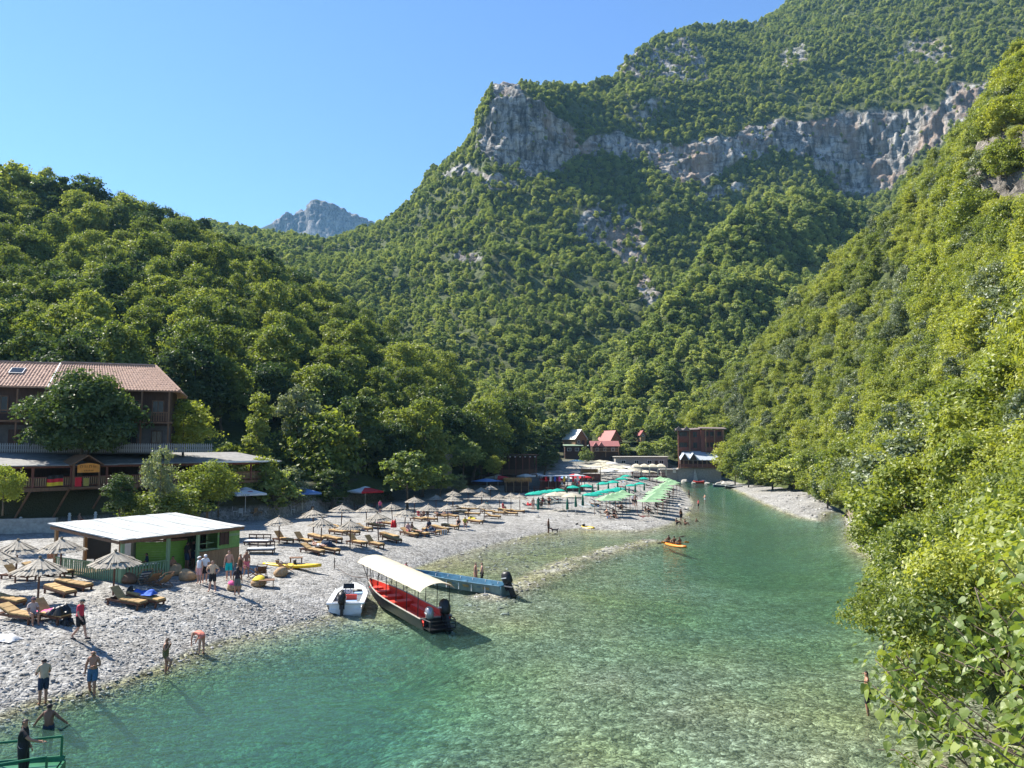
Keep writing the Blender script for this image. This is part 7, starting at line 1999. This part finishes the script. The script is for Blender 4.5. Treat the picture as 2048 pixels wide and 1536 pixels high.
# ================================================================ SINGLE TREES AND SHRUBS
def tree_px(kind, px, base, top, d, label, wide=1.0, name='tree', dz=0):
    b, t = P(px, base, d), P(px, top, d)
    tree(kind, Vector(b) - Vector((0, 0, .3)), (t[2] - b[2]) / KINDS[kind].H, None, label, None, name, name, wide)
for a in (
    ('round', 160, 935, 745, 74.5, 'big round dark green tree standing in front of the guest house', 1.12),
    ('slope', 366, 912, 800, 86, 'small round light green tree right of the guest house fence', 1.25),
    ('poplar', 513, 945, 775, 82, 'tall slim bright green tree rising beside the end of the terrace roof', 1.0),
    ('grey', 594, 905, 762, 98, 'silvery grey green tree beside the tall slim tree', .9),
    ('grey', 318, 1015, 888, 61.5, 'silvery willow leaning over the terrace railing', .75),
    ('slope', 415, 1015, 918, 67, 'yellowish shrub in front of the terrace railing near its far end', 1.2),
    ('dark', 240, 1030, 940, 61, 'dark shrub hiding the terrace railing right of the orange signboard', 1.3),
    ('broad', 22, 500, 325, 262, 'tall tree on the ridge line at the left picture edge', 1.2), ('dark', 108, 500, 348, 258, 'left one of two tall dark trees on the ridge above the guest house', 1.3), ('dark', 168, 500, 350, 262, 'right one of two tall dark trees on the ridge above the guest house', 1.2), ('broad', 255, 520, 390, 265, 'broad tree on the ridge right of the two tall dark trees', 1.4), ('poplar', 350, 540, 420, 270, 'thin tree standing out on the descending ridge line', .9),
    ('bush', 360, 1032, 960, 64, 'mid green shrub below the terrace near the silvery willow', 1.5),
    ('bush', 300, 1040, 985, 63, 'low dark green shrub at the foot of the terrace stilts', 1.6),
    ('dark', 395, 1032, 945, 82, 'dark shrub below the terrace railing left of the white square parasol', 1.6), ('hill', 545, 1032, 935, 92, 'green shrub at the far end of the terrace behind the white square parasol', 1.5), ('grey', 575, 1025, 930, 97, 'grey green shrub between the white and the blue square parasols', 1.4), ('dark', 660, 1015, 930, 106, 'dark shrub between the blue and the red square parasols', 1.8),
    ('hill', 471, 1004, 916, 89, 'green shrub growing up the terrace front just above the white square parasol', 1.15), ('slope', 528, 1004, 912, 91, 'light green shrub growing up the outer corner of the terrace roof', 1.0),
    ('slope', 437, 1015, 925, 78, 'light green shrub covering the far end of the terrace railing', 1.0),
    ('slope', 6, 1010, 925, 56, 'light green shrub at the left picture edge in front of the terrace', .9),
    ('slope', 640, 1010, 815, 93, 'large olive willow like tree at the foot of the wooded hill', 1.15),
    ('broad', 560, 1020, 880, 88, 'bushy green tree between the slim tree and the olive willow', 1.1),
    ('slope', 470, 1020, 885, 84, 'light green shrub behind the white square parasol', 1.2),
    ('slope', 720, 1005, 820, 99, 'upright olive tree right of the large willow like tree', .8),
    ('broad', 690, 1010, 900, 94, 'dark leafy bush behind the red and white square parasol', 1.5),
    ('slope', 775, 1000, 845, 106, 'bright green tree left of the concrete retaining wall', .9),
    ('hill', 815, 1000, 900, 108, 'dark green bush in front of the concrete retaining wall', 1.3),
    ('dark', 745, 1008, 935, 98, 'dark low bush behind the straw parasols of the back row', 2.0),
    ('dark', 610, 1020, 935, 87, 'dark low bush behind the blue and white square parasol', 2.0),
    ('hill', 880, 985, 925, 124, 'green shrub below the bare earth scar', 1.5), ('grey', 918, 985, 945, 128, 'grey green shrub on the bank below the pergola bar', 1.4),
    ('slope', 864, 885, 812, 150, 'light green small tree at the upper edge of the bare earth scar', 1.3),
    ('slope', 988, 952, 908, 150, 'round yellow green bush in front of the pergola bar', 1.1),
    ('dark', 1088, 948, 846, 186, 'big dark green tree between the pergola bar and the green roofed hut', 1.25),
    ('dark', 1040, 930, 850, 200, 'dark tree behind the right end of the pergola bar', 1.1),
    ('hill', 1172, 930, 893, 246, 'small tree between the green roofed hut and the long red roofed house', .9),
    ('dark', 1270, 905, 852, 272, 'dark round tree between the red chalet and the tiny chalet', 1.2),
    ('hill', 1250, 915, 885, 258, 'green tree in front of the red roofed chalet', 1.3), ('hill', 1290, 918, 882, 258, 'bright green tree behind the flat roofed building', 1.3), ('hill', 1330, 918, 872, 256, 'bright green tree left of the brown hotel', 1.2),
    ('dark', 1497, 972, 884, 186, 'dark green tree at the river edge right of the hotel', .9), ('slope', 1470, 968, 900, 200, 'yellow green bush between the hotel and the dark riverside tree', 1.1),
    ('slope', 1545, 985, 890, 168, 'olive green tree behind the moored rowing boats', 1.3), ('hill', 1590, 985, 905, 160, 'green bush at the upper end of the pale gravel bar', 1.4),
    ('dark', 1655, 1010, 895, 122, 'dark green tree above the pale gravel bar on the far bank', .9), ('slope', 1690, 1020, 900, 112, 'light green tree right of the dark one above the gravel bar', 1.0)):
    if 440 < a[1] < 800 and 80 < a[4] < 107 and a[1] not in (471, 528, 545, 575, 660): a = a[:4] + (102 if a[1] < 535 else 114 if a[1] < 680 else 127,) + a[5:]
    tree_px(*a)
for k, (px, py, d, s_) in enumerate(((1800, 1225, 24, .62), (1765, 1225, 22, .45), (1835, 1150, 29, .8), (1850, 1360, 18.5, .5), (1890, 1270, 19, .6), (1950, 1200, 19, .6))):
    tree('bush' if k % 2 == 0 else 'ybush', Vector(P(px, py, d)) - Vector((0, 0, .8)), s_, None, f'leafy shrub leaning over the river below the big leaved tree, {ORD[k]} of six'.replace('nearest of', 'first of'), None, 'bush', 'bush')

# ================================================================ BEACH CLUTTER
SACK = mat('sackcloth', (0.36, 0.24, 0.13), .95, .25, 7, .3)
def bean_bag(px, py, label, m_=SACK, s=1.0, wrap=None):
    q = G(px, py)
    e = empty('bean_bag', q, random.uniform(0, 6), label, 'bean bag', 'bean bags on the gravel')
    e.scale = (s, s, s)
    part(e, 'bag', m_, lambda m: m.loft([[(cx + r_ * (1 + .08 * math.sin(3 * a + z * 9)) * math.cos(a), r_ * (1 + .06 * math.cos(2 * a + 5 * z)) * math.sin(a), z) for a in np.linspace(0, 6.283, 15)[:-1]] for cx, r_, z in ((0, .36, -.03), (0, .50, .10), (.02, .50, .28), (-.06, .38, .46), (-.14, .24, .60), (-.16, .10, .66))], closed=True), sm=True)
    part(e, 'seam', WOOD_L, lambda m: m.tube([(.0 + .505 * math.cos(a), .5 * math.sin(a), .2 + .02 * math.sin(4 * a)) for a in np.linspace(0, 6.283, 17)], .012, 4))
    if wrap: part(e, 'cover', wrap, lambda m: m.loft([[(cx + r_ * math.cos(a), r_ * math.sin(a), z) for a in np.linspace(0, 6.283, 11)[:-1]] for cx, r_, z in ((0, .44, .40), (-.06, .40, .47), (-.14, .27, .61), (-.16, .12, .675))], closed=True), sm=True)
for a in ((375, 1160, 'tan bean bag left of the person in the white sun hat'), (347, 1150, 'grey brown bean bag under the seated person beside the bar post'), (468, 1180, 'tan bean bag with a pink cloth behind the person in grey green shorts', SACK, .8, PINK_C),
          (517, 1172, 'patterned tan bean bag below the heap of deck chairs', SACK, .9, YEL_C), (561, 1152, 'low tan bean bag in front of the yellow kayak', SACK, .9), (258, 1166, 'brown bean bag at the foot of the slat fence', WOOD, .9)):
    bean_bag(*a)
STR_B = mat('blue_stripe', (.06, .09, .16), .85, .1, 5)
def deck_chair(px, py, rz, label, m1, m2=None, fr=WOOD_L):
    q = G(px, py)
    e = empty('deck_chair', q, rz, label, 'chair', 'deck chairs on the gravel')
    n = 10
    sl = lambda t: (.45 - 1.0 * t, .18 + .06 * t + .80 * max(0, t - .35) ** 1.1)
    for k in range(n):
        (x0, z0), (x1, z1) = sl(k / n), sl((k + 1) / n)
        part(e, 'sling', m1 if (k % 2 == 0 or not m2) else m2, lambda m: m.slab([(x0, -.27, z0), (x0, .27, z0), (x1, .27, z1), (x1, -.27, z1)], .015))
    for s in (-1, 1):
        part(e, 'side_frame', fr, lambda m: (m.tube([(.5, s * .30, .2), (-.58, s * .30, .86)], .024, 5), m.tube([(-.45, s * .33, 0), (.45, s * .33, .52)], .024, 5), m.tube([(.5, s * .30, .0), (-.2, s * .30, .42)], .022, 5)))
    part(e, 'crossbar', fr, lambda m: (m.tube([(.5, -.3, .2), (.5, .3, .2)], .02, 5), m.tube([(-.58, -.3, .86), (-.58, .3, .86)], .02, 5), m.tube([(-.45, -.33, .02), (-.45, .33, .02)], .02, 5)))
deck_chair(286, 1166, 2.4, 'blue and white striped deck chair at the corner of the slat fence', WHITE_C, STR_B)
deck_chair(304, 1170, 2.5, 'orange brown wooden deck chair right of the striped one', WOOD_L, None, WOOD)
deck_chair(327, 1173, 2.6, 'orange brown wooden deck chair nearest the tan bean bag', WOOD_L, None, WOOD)
deck_chair(508, 1158, .6, 'folded dark wooden deck chair in the heap beside the yellow kayak', WOOD, None, WOOD)
deck_chair(522, 1154, 2.0, 'dark wooden deck chair leaning in the heap beside the yellow kayak', WOOD, None, WOOD)
deck_chair(570, 1146, .9, 'tan cloth deck chair standing before the yellow kayak', SACK, None, WOOD_L)
for px, py, rz, lb in ((592, 1127, .2, 'small wooden table behind the yellow kayak'), (533, 1174, .3, 'small dark wooden table beside the patterned bean bag')):
    t = empty('low_table', G(px, py), rz, lb, 'table')
    part(t, 'tabletop', WOOD, lambda m: [m.box((0, -.3 + .12 * k, .42), (.9, .1, .03)) for k in range(6)])
    for x in (-.38, .38):
        for y in (-.26, .26): part(t, 'leg', WOOD, lambda m: m.box((x, y, .2), (.05, .05, .42)))
def cloth_heap(px, py, label, m_, size=(1.5, .62, .08), rz=-.3, dz=.40, name='towel', cat='towel'):
    q = G(px, py)
    rng = np.random.default_rng(int(px))
    nx, ny = 22, 14
    gx, gy = np.meshgrid(np.linspace(-.5, .5, nx), np.linspace(-.5, .5, ny), indexing='ij')
    hz_ = size[2] * (1 + fbm(np.stack([gx * 3 + px, gy * 2.2, 0 * gx], -1), 2)) * (1 - (2 * np.abs(gx)) ** 6) * (1 - (2 * np.abs(gy)) ** 6)
    v = np.stack([gx * size[0] + .02 * rng.normal(size=gx.shape), gy * size[1] + .015 * rng.normal(size=gx.shape), hz_], -1)
    ix = np.arange(nx * ny).reshape(nx, ny)
    f = np.stack([ix[:-1, :-1], ix[1:, :-1], ix[1:, 1:], ix[:-1, 1:]], -1).reshape(-1, 4)
    o = link(name, mesh_np(name, v, f, m_, True)); o.location = q + Vector((0, 0, dz)); o.rotation_euler = (0, 0, rz)
    tag(o, label, cat)
cloth_heap(100, 1239, 'pink beach towel spread on the lounger behind the seated woman', PINK_C, (1.2, .68, .06))
cloth_heap(116, 1245, 'heap of black clothes on the foot of the lounger with the pink towel', BLACK, (.9, .7, .3), dz=.38, name='clothes_heap', cat='clothes')
cloth_heap(134, 1250, 'black bag lying on the gravel behind the lounger with the pink towel', BLACK, (.5, .35, .25), dz=.0, name='bag', cat='bag')
cloth_heap(286, 1203, 'bright blue towel over the lounger under the parasol', BLUE_C, (1.5, .72, .14))
cloth_heap(262, 1200, 'black bag on the lounger beside the blue towel', BLACK, (.4, .4, .3), name='bag', cat='bag')
cloth_heap(752, 1052, 'bright pink towel on a lounger in the middle of the straw parasols', PINK_C, (1.1, .6, .4))
cloth_heap(8, 1278, 'white crumpled sheet lying on the gravel at the left picture edge', PALE_C, (1.5, .8, .13), dz=0, name='sheet', cat='sheet')
cloth_heap(787, 1061, 'red cloth hanging by a pole of the straw parasols', RED_C, (.5, .4, .5), dz=.3)
cloth_heap(655, 1103, 'heap of dark clothes on the lounger close to the river', NAVY and cloth(NAVY), (1.2, .6, .3), name='clothes_heap', cat='clothes')
cloth_heap(945, 1044, 'yellow towel on a lounger right of the two seated people', YEL_C, (1.0, .6, .15))
cloth_heap(860, 1070, 'pile of navy clothes behind the striped beach bag', cloth(NAVY), (1.1, .6, .3), name='clothes_heap', cat='clothes')
cloth_heap(1060, 1015, 'red towel by the edge of the turquoise parasols', RED_C, (1.0, .6, .3), dz=.3)
bg_ = empty('beach_bag', G(888, 1069), .3, 'striped beach bag beside the lounger of the front row', 'bag')
for k in range(7): part(bg_, 'stripe', PALE_C if k % 2 else WOOD_L, lambda m: m.box((-.27 + .09 * k, 0, .24), (.09, .34 + .002 * k, .5), taper=1))
part(bg_, 'handle', WOOD, lambda m: m.tube([(-.15, 0, .49), (-.1, 0, .66), (.1, 0, .66), (.15, 0, .49)], .015, 5))
# under the square parasols: white chairs, bench and pots in the shade
for k, (px, py, rz) in enumerate(((470, 1030, .4), (481, 1033, 2.0), (507, 1032, 2.8), (520, 1031, .2), (585, 1026, .6), (622, 1027, 2.4), (748, 1019, 2.2), (712, 1019, .5))):
    e = empty('garden_chair', G(px, py), rz, ['pale', 'pale', 'orange brown', 'orange brown', 'pale', 'brown', 'dark', 'brown'][k] + ' garden chair under the ' + ('white' if k < 4 else 'blue and white' if k < 6 else 'red and white') + ' square parasol, ' + ['far side', 'beside its pole', 'near its edge', 'outermost', 'in front', 'behind', 'on its right', 'on its left'][k], 'chair')
    m_ = [PALE_C, PALE_C, WOOD_L, WOOD_L, PALE_C, WOOD, WOOD_D, WOOD][k]
    part(e, 'seat', m_, lambda m: m.box((0, 0, .42), (.5, .5, .05)))
    for j in range(4): one(e, 'back_slat', m_, SHARED, ('gcs', m_.name), lambda m: m.box((0, 0, .25), (.03, .09, .52)), (-.24, -.19 + .127 * j, .44), (0, -.12, 0))
    for x in (-.2, .2):
        for y in (-.2, .2): one(e, 'leg', m_, SHARED, ('gcl', m_.name), lambda m: m.box((0, 0, .2), (.05, .05, .42)), (x, y, 0))

# ================================================================ THE FAR BAR
fb0 = G(1012, 985)
hut = empty('reed_hut', fb0, .1, 'bar hut with a shaggy golden reed roof at the start of the far bar', 'hut')
part(hut, 'wall', WOOD_D, lambda m: (m.box((2.2, 1.6, 1.0), (4.6, 2.6, 2.2)), m.box((2.2, -.1, .6), (4.8, .5, 1.2))))
part(hut, 'reed_roof', mat('golden_reed', (.36, .20, .07), .95, .4, 9, .5), lambda m: [m.add([(x, y, 2.75 + random.uniform(-.1, .2)), (x + .22, y + random.uniform(-.05, .05), 2.75), (x + random.uniform(-.1, .3), y + random.uniform(-.7, .3), 2.1 + random.uniform(-.35, .3))], [(0, 1, 2)]) for x in np.linspace(-.4, 4.9, 60) for y in (-.5, -.1, .4, 1.2, 2)] and m.box((2.2, 1.3, 2.5), (5.2, 3, .3)))
for x in (0, 1.5, 3, 4.4): part(hut, 'post', WOOD_L, lambda m: m.box((x, -.4, 1.1), (.12, .12, 2.3)))
fc0 = G(1083, 982)
can = empty('table_canopy', fc0, .06, 'long flat grey canopy on thin posts over the tables of the far bar', 'canopy')
part(can, 'roof', GREYBLUE, lambda m: m.box((4.4, 1.8, 3.0), (9.2, 4.2, .14)))
for k in range(6):
    for y in (-.2, 3.6): one(can, 'post', WOOD_R, SHARED, 'canpost', lambda m: m.box((0, 0, 1.45), (.12, .12, 3.0)), (k * 1.75, y, 0))
for k, mm in enumerate((RED_C, PALE_C, BLUE_C, PINK_C, YEL_C, PALE_C, RED_C, PALE_C, WOOD_R)):
    o = part(None, 'hanging_cloth', mm, lambda m: m.box((0, 0, -.5), (.42, .04, 1.0))); o.location = can.matrix_basis @ Vector((.9 + k * .92, -.3, 2.92)); tag(o, ['red', 'pale', 'blue', 'pink', 'yellow', 'pale', 'red', 'pale', 'brown'][k] + f' cloth hanging from the grey canopy edge, {ORD[k]} in line'.replace('nearest in', 'first in'), 'cloth')
part(can, 'counter', WOOD_R, lambda m: (m.box((6.8, .2, .55), (3.6, .6, 1.1)), m.box((2.0, 3.9, .9), (4.4, .2, 1.9))))
part(can, 'back_screen', mat('grey_screen', (.10, .11, .115), .8, .2, 2), lambda m: m.box((-2.6, 3.4, 1.3), (5.2, .1, 2.6)))
for k in range(8):
    q = on_ground(fc0.x - 3.5 + (k % 4) * 2.6, fc0.y - 1.2 + (k // 4) * 2.2)
    t = empty('picnic_table', q, .1, 'dark red picnic table with benches at the far bar', 'table', 'picnic tables of the far bar')
    one(t, 'tabletop', WOOD_R, SHARED, 'pt', lambda m: m.box((0, 0, .74), (1.7, .7, .05)), (0, 0, 0))
    for s in (-1, 1): one(t, 'bench', WOOD_R, SHARED, 'pb', lambda m: m.box((0, 0, .44), (1.7, .26, .05)), (0, s * .66, 0))
    for x in (-.6, .6): one(t, 'trestle', WOOD_R, SHARED, 'ptr', lambda m: (m.box((0, 0, .42), (.08, 1.4, .06)), m.box((0, -.35, .36), (.08, .08, .74), rx=.3), m.box((0, .35, .36), (.08, .08, .74), rx=-.3)), (x, 0, 0))
for k, (px, py, mm, lb) in enumerate(((1097, 980, [RED_P], 'red square parasol, leftmost under the grey canopy of the far bar'), (1112, 980, [RED_P, WHITE_C], 'red and white square parasol, second from the reed hut at the far bar'), (1130, 978, [WHITE_C, BLUE_P], 'white and blue square parasol at the middle of the far bar'),
                                      (1150, 972, [WHITE_C, RED_P], 'white and red square parasol behind the end of the grey canopy'), (1164, 975, [RED_P], 'red square parasol at the right end of the far bar'), (1052, 972, [WHITE_C], 'white square parasol behind the reed hut'), (1070, 970, [WHITE_C], 'white square parasol between the reed hut and the grey canopy'))):
    square_parasol(px, py, lb, mm, half=1.5, h=2.2, rise=.55, rz=.6, group='square parasols of the far bar', vent=False)
ki = empty('kiosk', G(1165, 962), .05, 'dark red kiosk with a cream roof at the far end of the beach', 'kiosk')
part(ki, 'wall', WOOD_R, lambda m: m.box((2, 1.5, .8), (4.6, 3, 1.7)))
part(ki, 'roof', CREAM, lambda m: m.slab([(-.6, -.6, 3.3), (4.8, -.6, 3.3), (4.8, 3.4, 3.6), (-.6, 3.4, 3.6)], .14))
for x in (-.2, 2, 4.3): part(ki, 'post', WOOD_L, lambda m: m.box((x, -.2, 1.6), (.12, .12, 3.3)))
part(ki, 'shelf', WOOD_L, lambda m: m.box((2, 2.6, 2.3), (4.2, .3, .9)))

# ================================================================ STONES AND BIG LEAVED TREE IN FRONT
def ico():
    import bmesh
    bm = bmesh.new(); bmesh.ops.create_icosphere(bm, subdivisions=1, radius=1)
    v = np.array([q.co for q in bm.verts]); f = np.array([[q.index for q in p.verts] for p in bm.faces]); bm.free()
    return v, f
IV, IF = ico()
if len(IF) > 20: pass
def stones(name, n, xr, yr, zr, smin, smax, seed, m_):
    rng = np.random.default_rng(seed)
    x, y = rng.uniform(*xr, n), rng.uniform(*yr, n)
    z = ground_z(x, y)
    px, py = project(np.stack([x, y, z], -1))
    ok = (z > zr[0]) & (z < zr[1]) & (px > -150) & (px < 2100)
    x, y, z = x[ok], y[ok], z[ok]; n = len(x)
    s = smin + (smax - smin) * rng.random(n) ** 3.2
    th = rng.uniform(0, 6.28, n)
    v = IV[None] * (1 + .28 * rng.normal(size=(n, len(IV), 1)).clip(-1.2, 1.2)) * np.stack([s * rng.uniform(.9, 1.6, n), s, s * rng.uniform(.45, .8, n)], -1)[:, None]
    vx = v[..., 0] * np.cos(th)[:, None] - v[..., 1] * np.sin(th)[:, None]; vy = v[..., 0] * np.sin(th)[:, None] + v[..., 1] * np.cos(th)[:, None]
    v = np.stack([vx + x[:, None], vy + y[:, None], v[..., 2] + z[:, None] + .12 * s[:, None]], -1)
    f = IF[None] + (np.arange(n) * len(IV))[:, None, None]
    tint = np.repeat(rng.random(n), len(IF))
    return link(name, mesh_np(name, v, f.reshape(-1, 3), m_, False, {'tint': ('FACE', tint)}), kind='stuff')
sm, st_, so_ = _nodes('stone_grey')
sb = N(st_, 'ShaderNodeBsdfPrincipled', Roughness=.85)
sa = N(st_, 'ShaderNodeAttribute', attribute_name='tint')
st_.links.new(ramp(st_, sa.outputs['Fac'], [(0, (.15, .142, .128)), (.4, (.24, .23, .21)), (.75, (.32, .31, .285)), (1, (.46, .45, .42))]), sb.inputs['Base Color'])
st_.links.new(sb.outputs[0], so_.inputs[0])
stones('beach_stones', 13000, (-26, -4), (25, 44), (-.5, 1.75), .02, .09, 3, sm)
stones('bar_stones', 2600, (-3, 26), (46, 84), (-.25, .2), .05, .16, 4, sm)
stones('shore_stones', 2600, (-12, 30), (44, 110), (-.1, .5), .04, .14, 6, sm)
stones('far_bank_stones', 1500, (26, 62), (70, 150), (0.0, 1.0), .06, .35, 5, sm)

L_BIG = leaf_mat('leaf_big', (.055, .085, .018), (.10, .135, .03), (.155, .18, .05), .42, .025)
def big_leaf(seed):
    rng = random.Random(seed)
    L = 1.0
    k_ = rng.uniform(.75, 1.0)
    out = [(0, .0), (.06, .20 * k_), (.22, .40 * k_), (.40, .36 * k_), (.62, .30 * k_), (.80, .15 * k_), (1.0, 0)]
    cup, fold = rng.uniform(.02, .12), rng.uniform(.12, .38)
    mid = lambda x: (x, 0, -.28 * x * x * rng.uniform(.8, 1.1))
    ms = [mid(x) for x, _ in out]
    vs = list(ms)
    for s in (-1, 1):
        vs += [(x - .02, s * y, m_[2] + fold * y - cup * y * y * 3 + rng.uniform(-.02, .02)) for (x, y), m_ in zip(out, ms)]
    n = len(out); fs = []
    for k in range(n - 1):
        fs += [(k, k + 1, n + k + 1, n + k), (k + 1, k, 2 * n + k, 2 * n + k + 1)]
    vs += [(-.35, .01, .06), (-.35, -.01, .06), (.02, 0, .0)]
    fs.append((len(vs) - 3, len(vs) - 2, len(vs) - 1))
    me = bpy.data.meshes.new('leaf'); me.from_pydata(vs, [], fs); me.update(); me.materials.append(L_BIG)
    a = me.attributes.new('tint', 'FLOAT', 'FACE'); a.data.foreach_set('value', np.full(len(fs), .5, np.float32))
    return me, np.array(vs), fs
BL = [big_leaf(s) for s in range(5)]
ft = empty('broadleaf_tree', (8.6, 8.2, 1.0), 0, 'tree with big pale green leaves close by in the lower right corner', 'tree')
targets = [(1750, 1320, 10), (1738, 1365, 9.8), (1775, 1345, 9.5), (1790, 1500, 9.6), (1835, 1360, 9.4), (1790, 1310, 10.2), (1890, 1235, 9.2), (1950, 1175, 9.2), (2005, 1120, 9), (2055, 1075, 9), (1930, 1410, 8.2), (1980, 1300, 8.2), (2030, 1220, 8.2), (2050, 1410, 7.2), (1880, 1530, 8.2), (1830, 1440, 9), (1975, 1480, 7.4), (2070, 1310, 7.6), (1910, 1320, 9), (1780, 1400, 10), (2030, 1530, 6.8), (2160, 1150, 8), (2200, 1370, 7.5), (1945, 1250, 9.4), (2000, 1380, 8.4), (1870, 1300, 10), (2020, 1300, 8.8), (1900, 1470, 8.4)]
base = Vector((8.6, 8.2, 1.0)); mb = MB(); lp = []
rng = np.random.default_rng(12)
for k, (px, py, d) in enumerate(targets):
    e_ = Vector(P(px, py, d)); s0 = base + Vector((0, 0, 1.5 + .12 * k))
    m1 = s0.lerp(e_, .5) + Vector((.15, 0, .1))
    pts = [s0.lerp(m1, t).lerp(m1.lerp(e_, t), t) for t in np.linspace(0, 1, 7)]
    mb.tube([p - base for p in pts], [.045, .036, .028, .022, .016, .011, .006], 5)
    for j in range(84):
        t = 1 - rng.random() ** 1.4 * .5
        q = pts[min(5, int(t * 6))].lerp(pts[min(6, int(t * 6) + 1)], t * 6 % 1)
        off = rng.normal(size=3) * (.15, .2, .15)
        lp.append((q + Vector(off), off))
    for j in range(7):
        q = pts[3 + j % 4]; o_ = Vector(rng.normal(size=3) * .2)
        mb.tube([q - base, q + o_ * .6 - base, q + o_ - base], [.009, .006, .003], 4)
mb.build('branch', M_BARK, ft, True); 
mt_ = MB(); mt_.tube([(0, 0, -1.5), (.1, .05, 1.5), (.05, 0, 3.2)], [.11, .085, .05], 8); mt_.build('trunk', M_BARK, ft, True)
big = []
for i, (q, off) in enumerate(lp):
    s_ = rng.uniform(.07, .165)
    yaw = math.atan2(off[1], off[0]) + rng.normal() * .9
    M_ = Matrix.Translation(q - base) @ Matrix.Rotation(yaw, 4, 'Z') @ Matrix.Rotation(rng.uniform(.1, 1.0), 4, 'Y') @ Matrix.Rotation(rng.normal() * .5, 4, 'X') @ Matrix.Scale(s_, 4)
    px, py = project(np.array(q))
    big.append((-(s_ / q.y) if (-20 < px < 2070 and py < 1560) else 0, i, M_))
big.sort(key=lambda a: a[:2])
for _, i, M_ in big[:300]:
    o = link('leaf', BL[i % 5][0], ft); o.matrix_basis = M_
av, af, at_ = [], [], []
for _, i, M_ in big[300:]:
    me, vs, fs = BL[i % 5]
    o = len(av); A = np.array(M_)
    av += [tuple(p) for p in (vs @ A[:3, :3].T + A[:3, 3])]; af += [tuple(x + o for x in f) for f in fs]; at_ += [rng.random()] * len(fs)
me = bpy.data.meshes.new('foliage'); me.from_pydata(av, [], af); me.update(); me.materials.append(L_BIG)
a = me.attributes.new('tint', 'FLOAT', 'FACE'); a.data.foreach_set('value', np.array(at_, np.float32))
link('foliage', me, ft, kind='stuff')
person(at_water(1736, 1418, -.35), 'stand', 160, 'person in black trunks wading in the river behind the overhanging big leaves', 1, bottom=BLK, near=False)
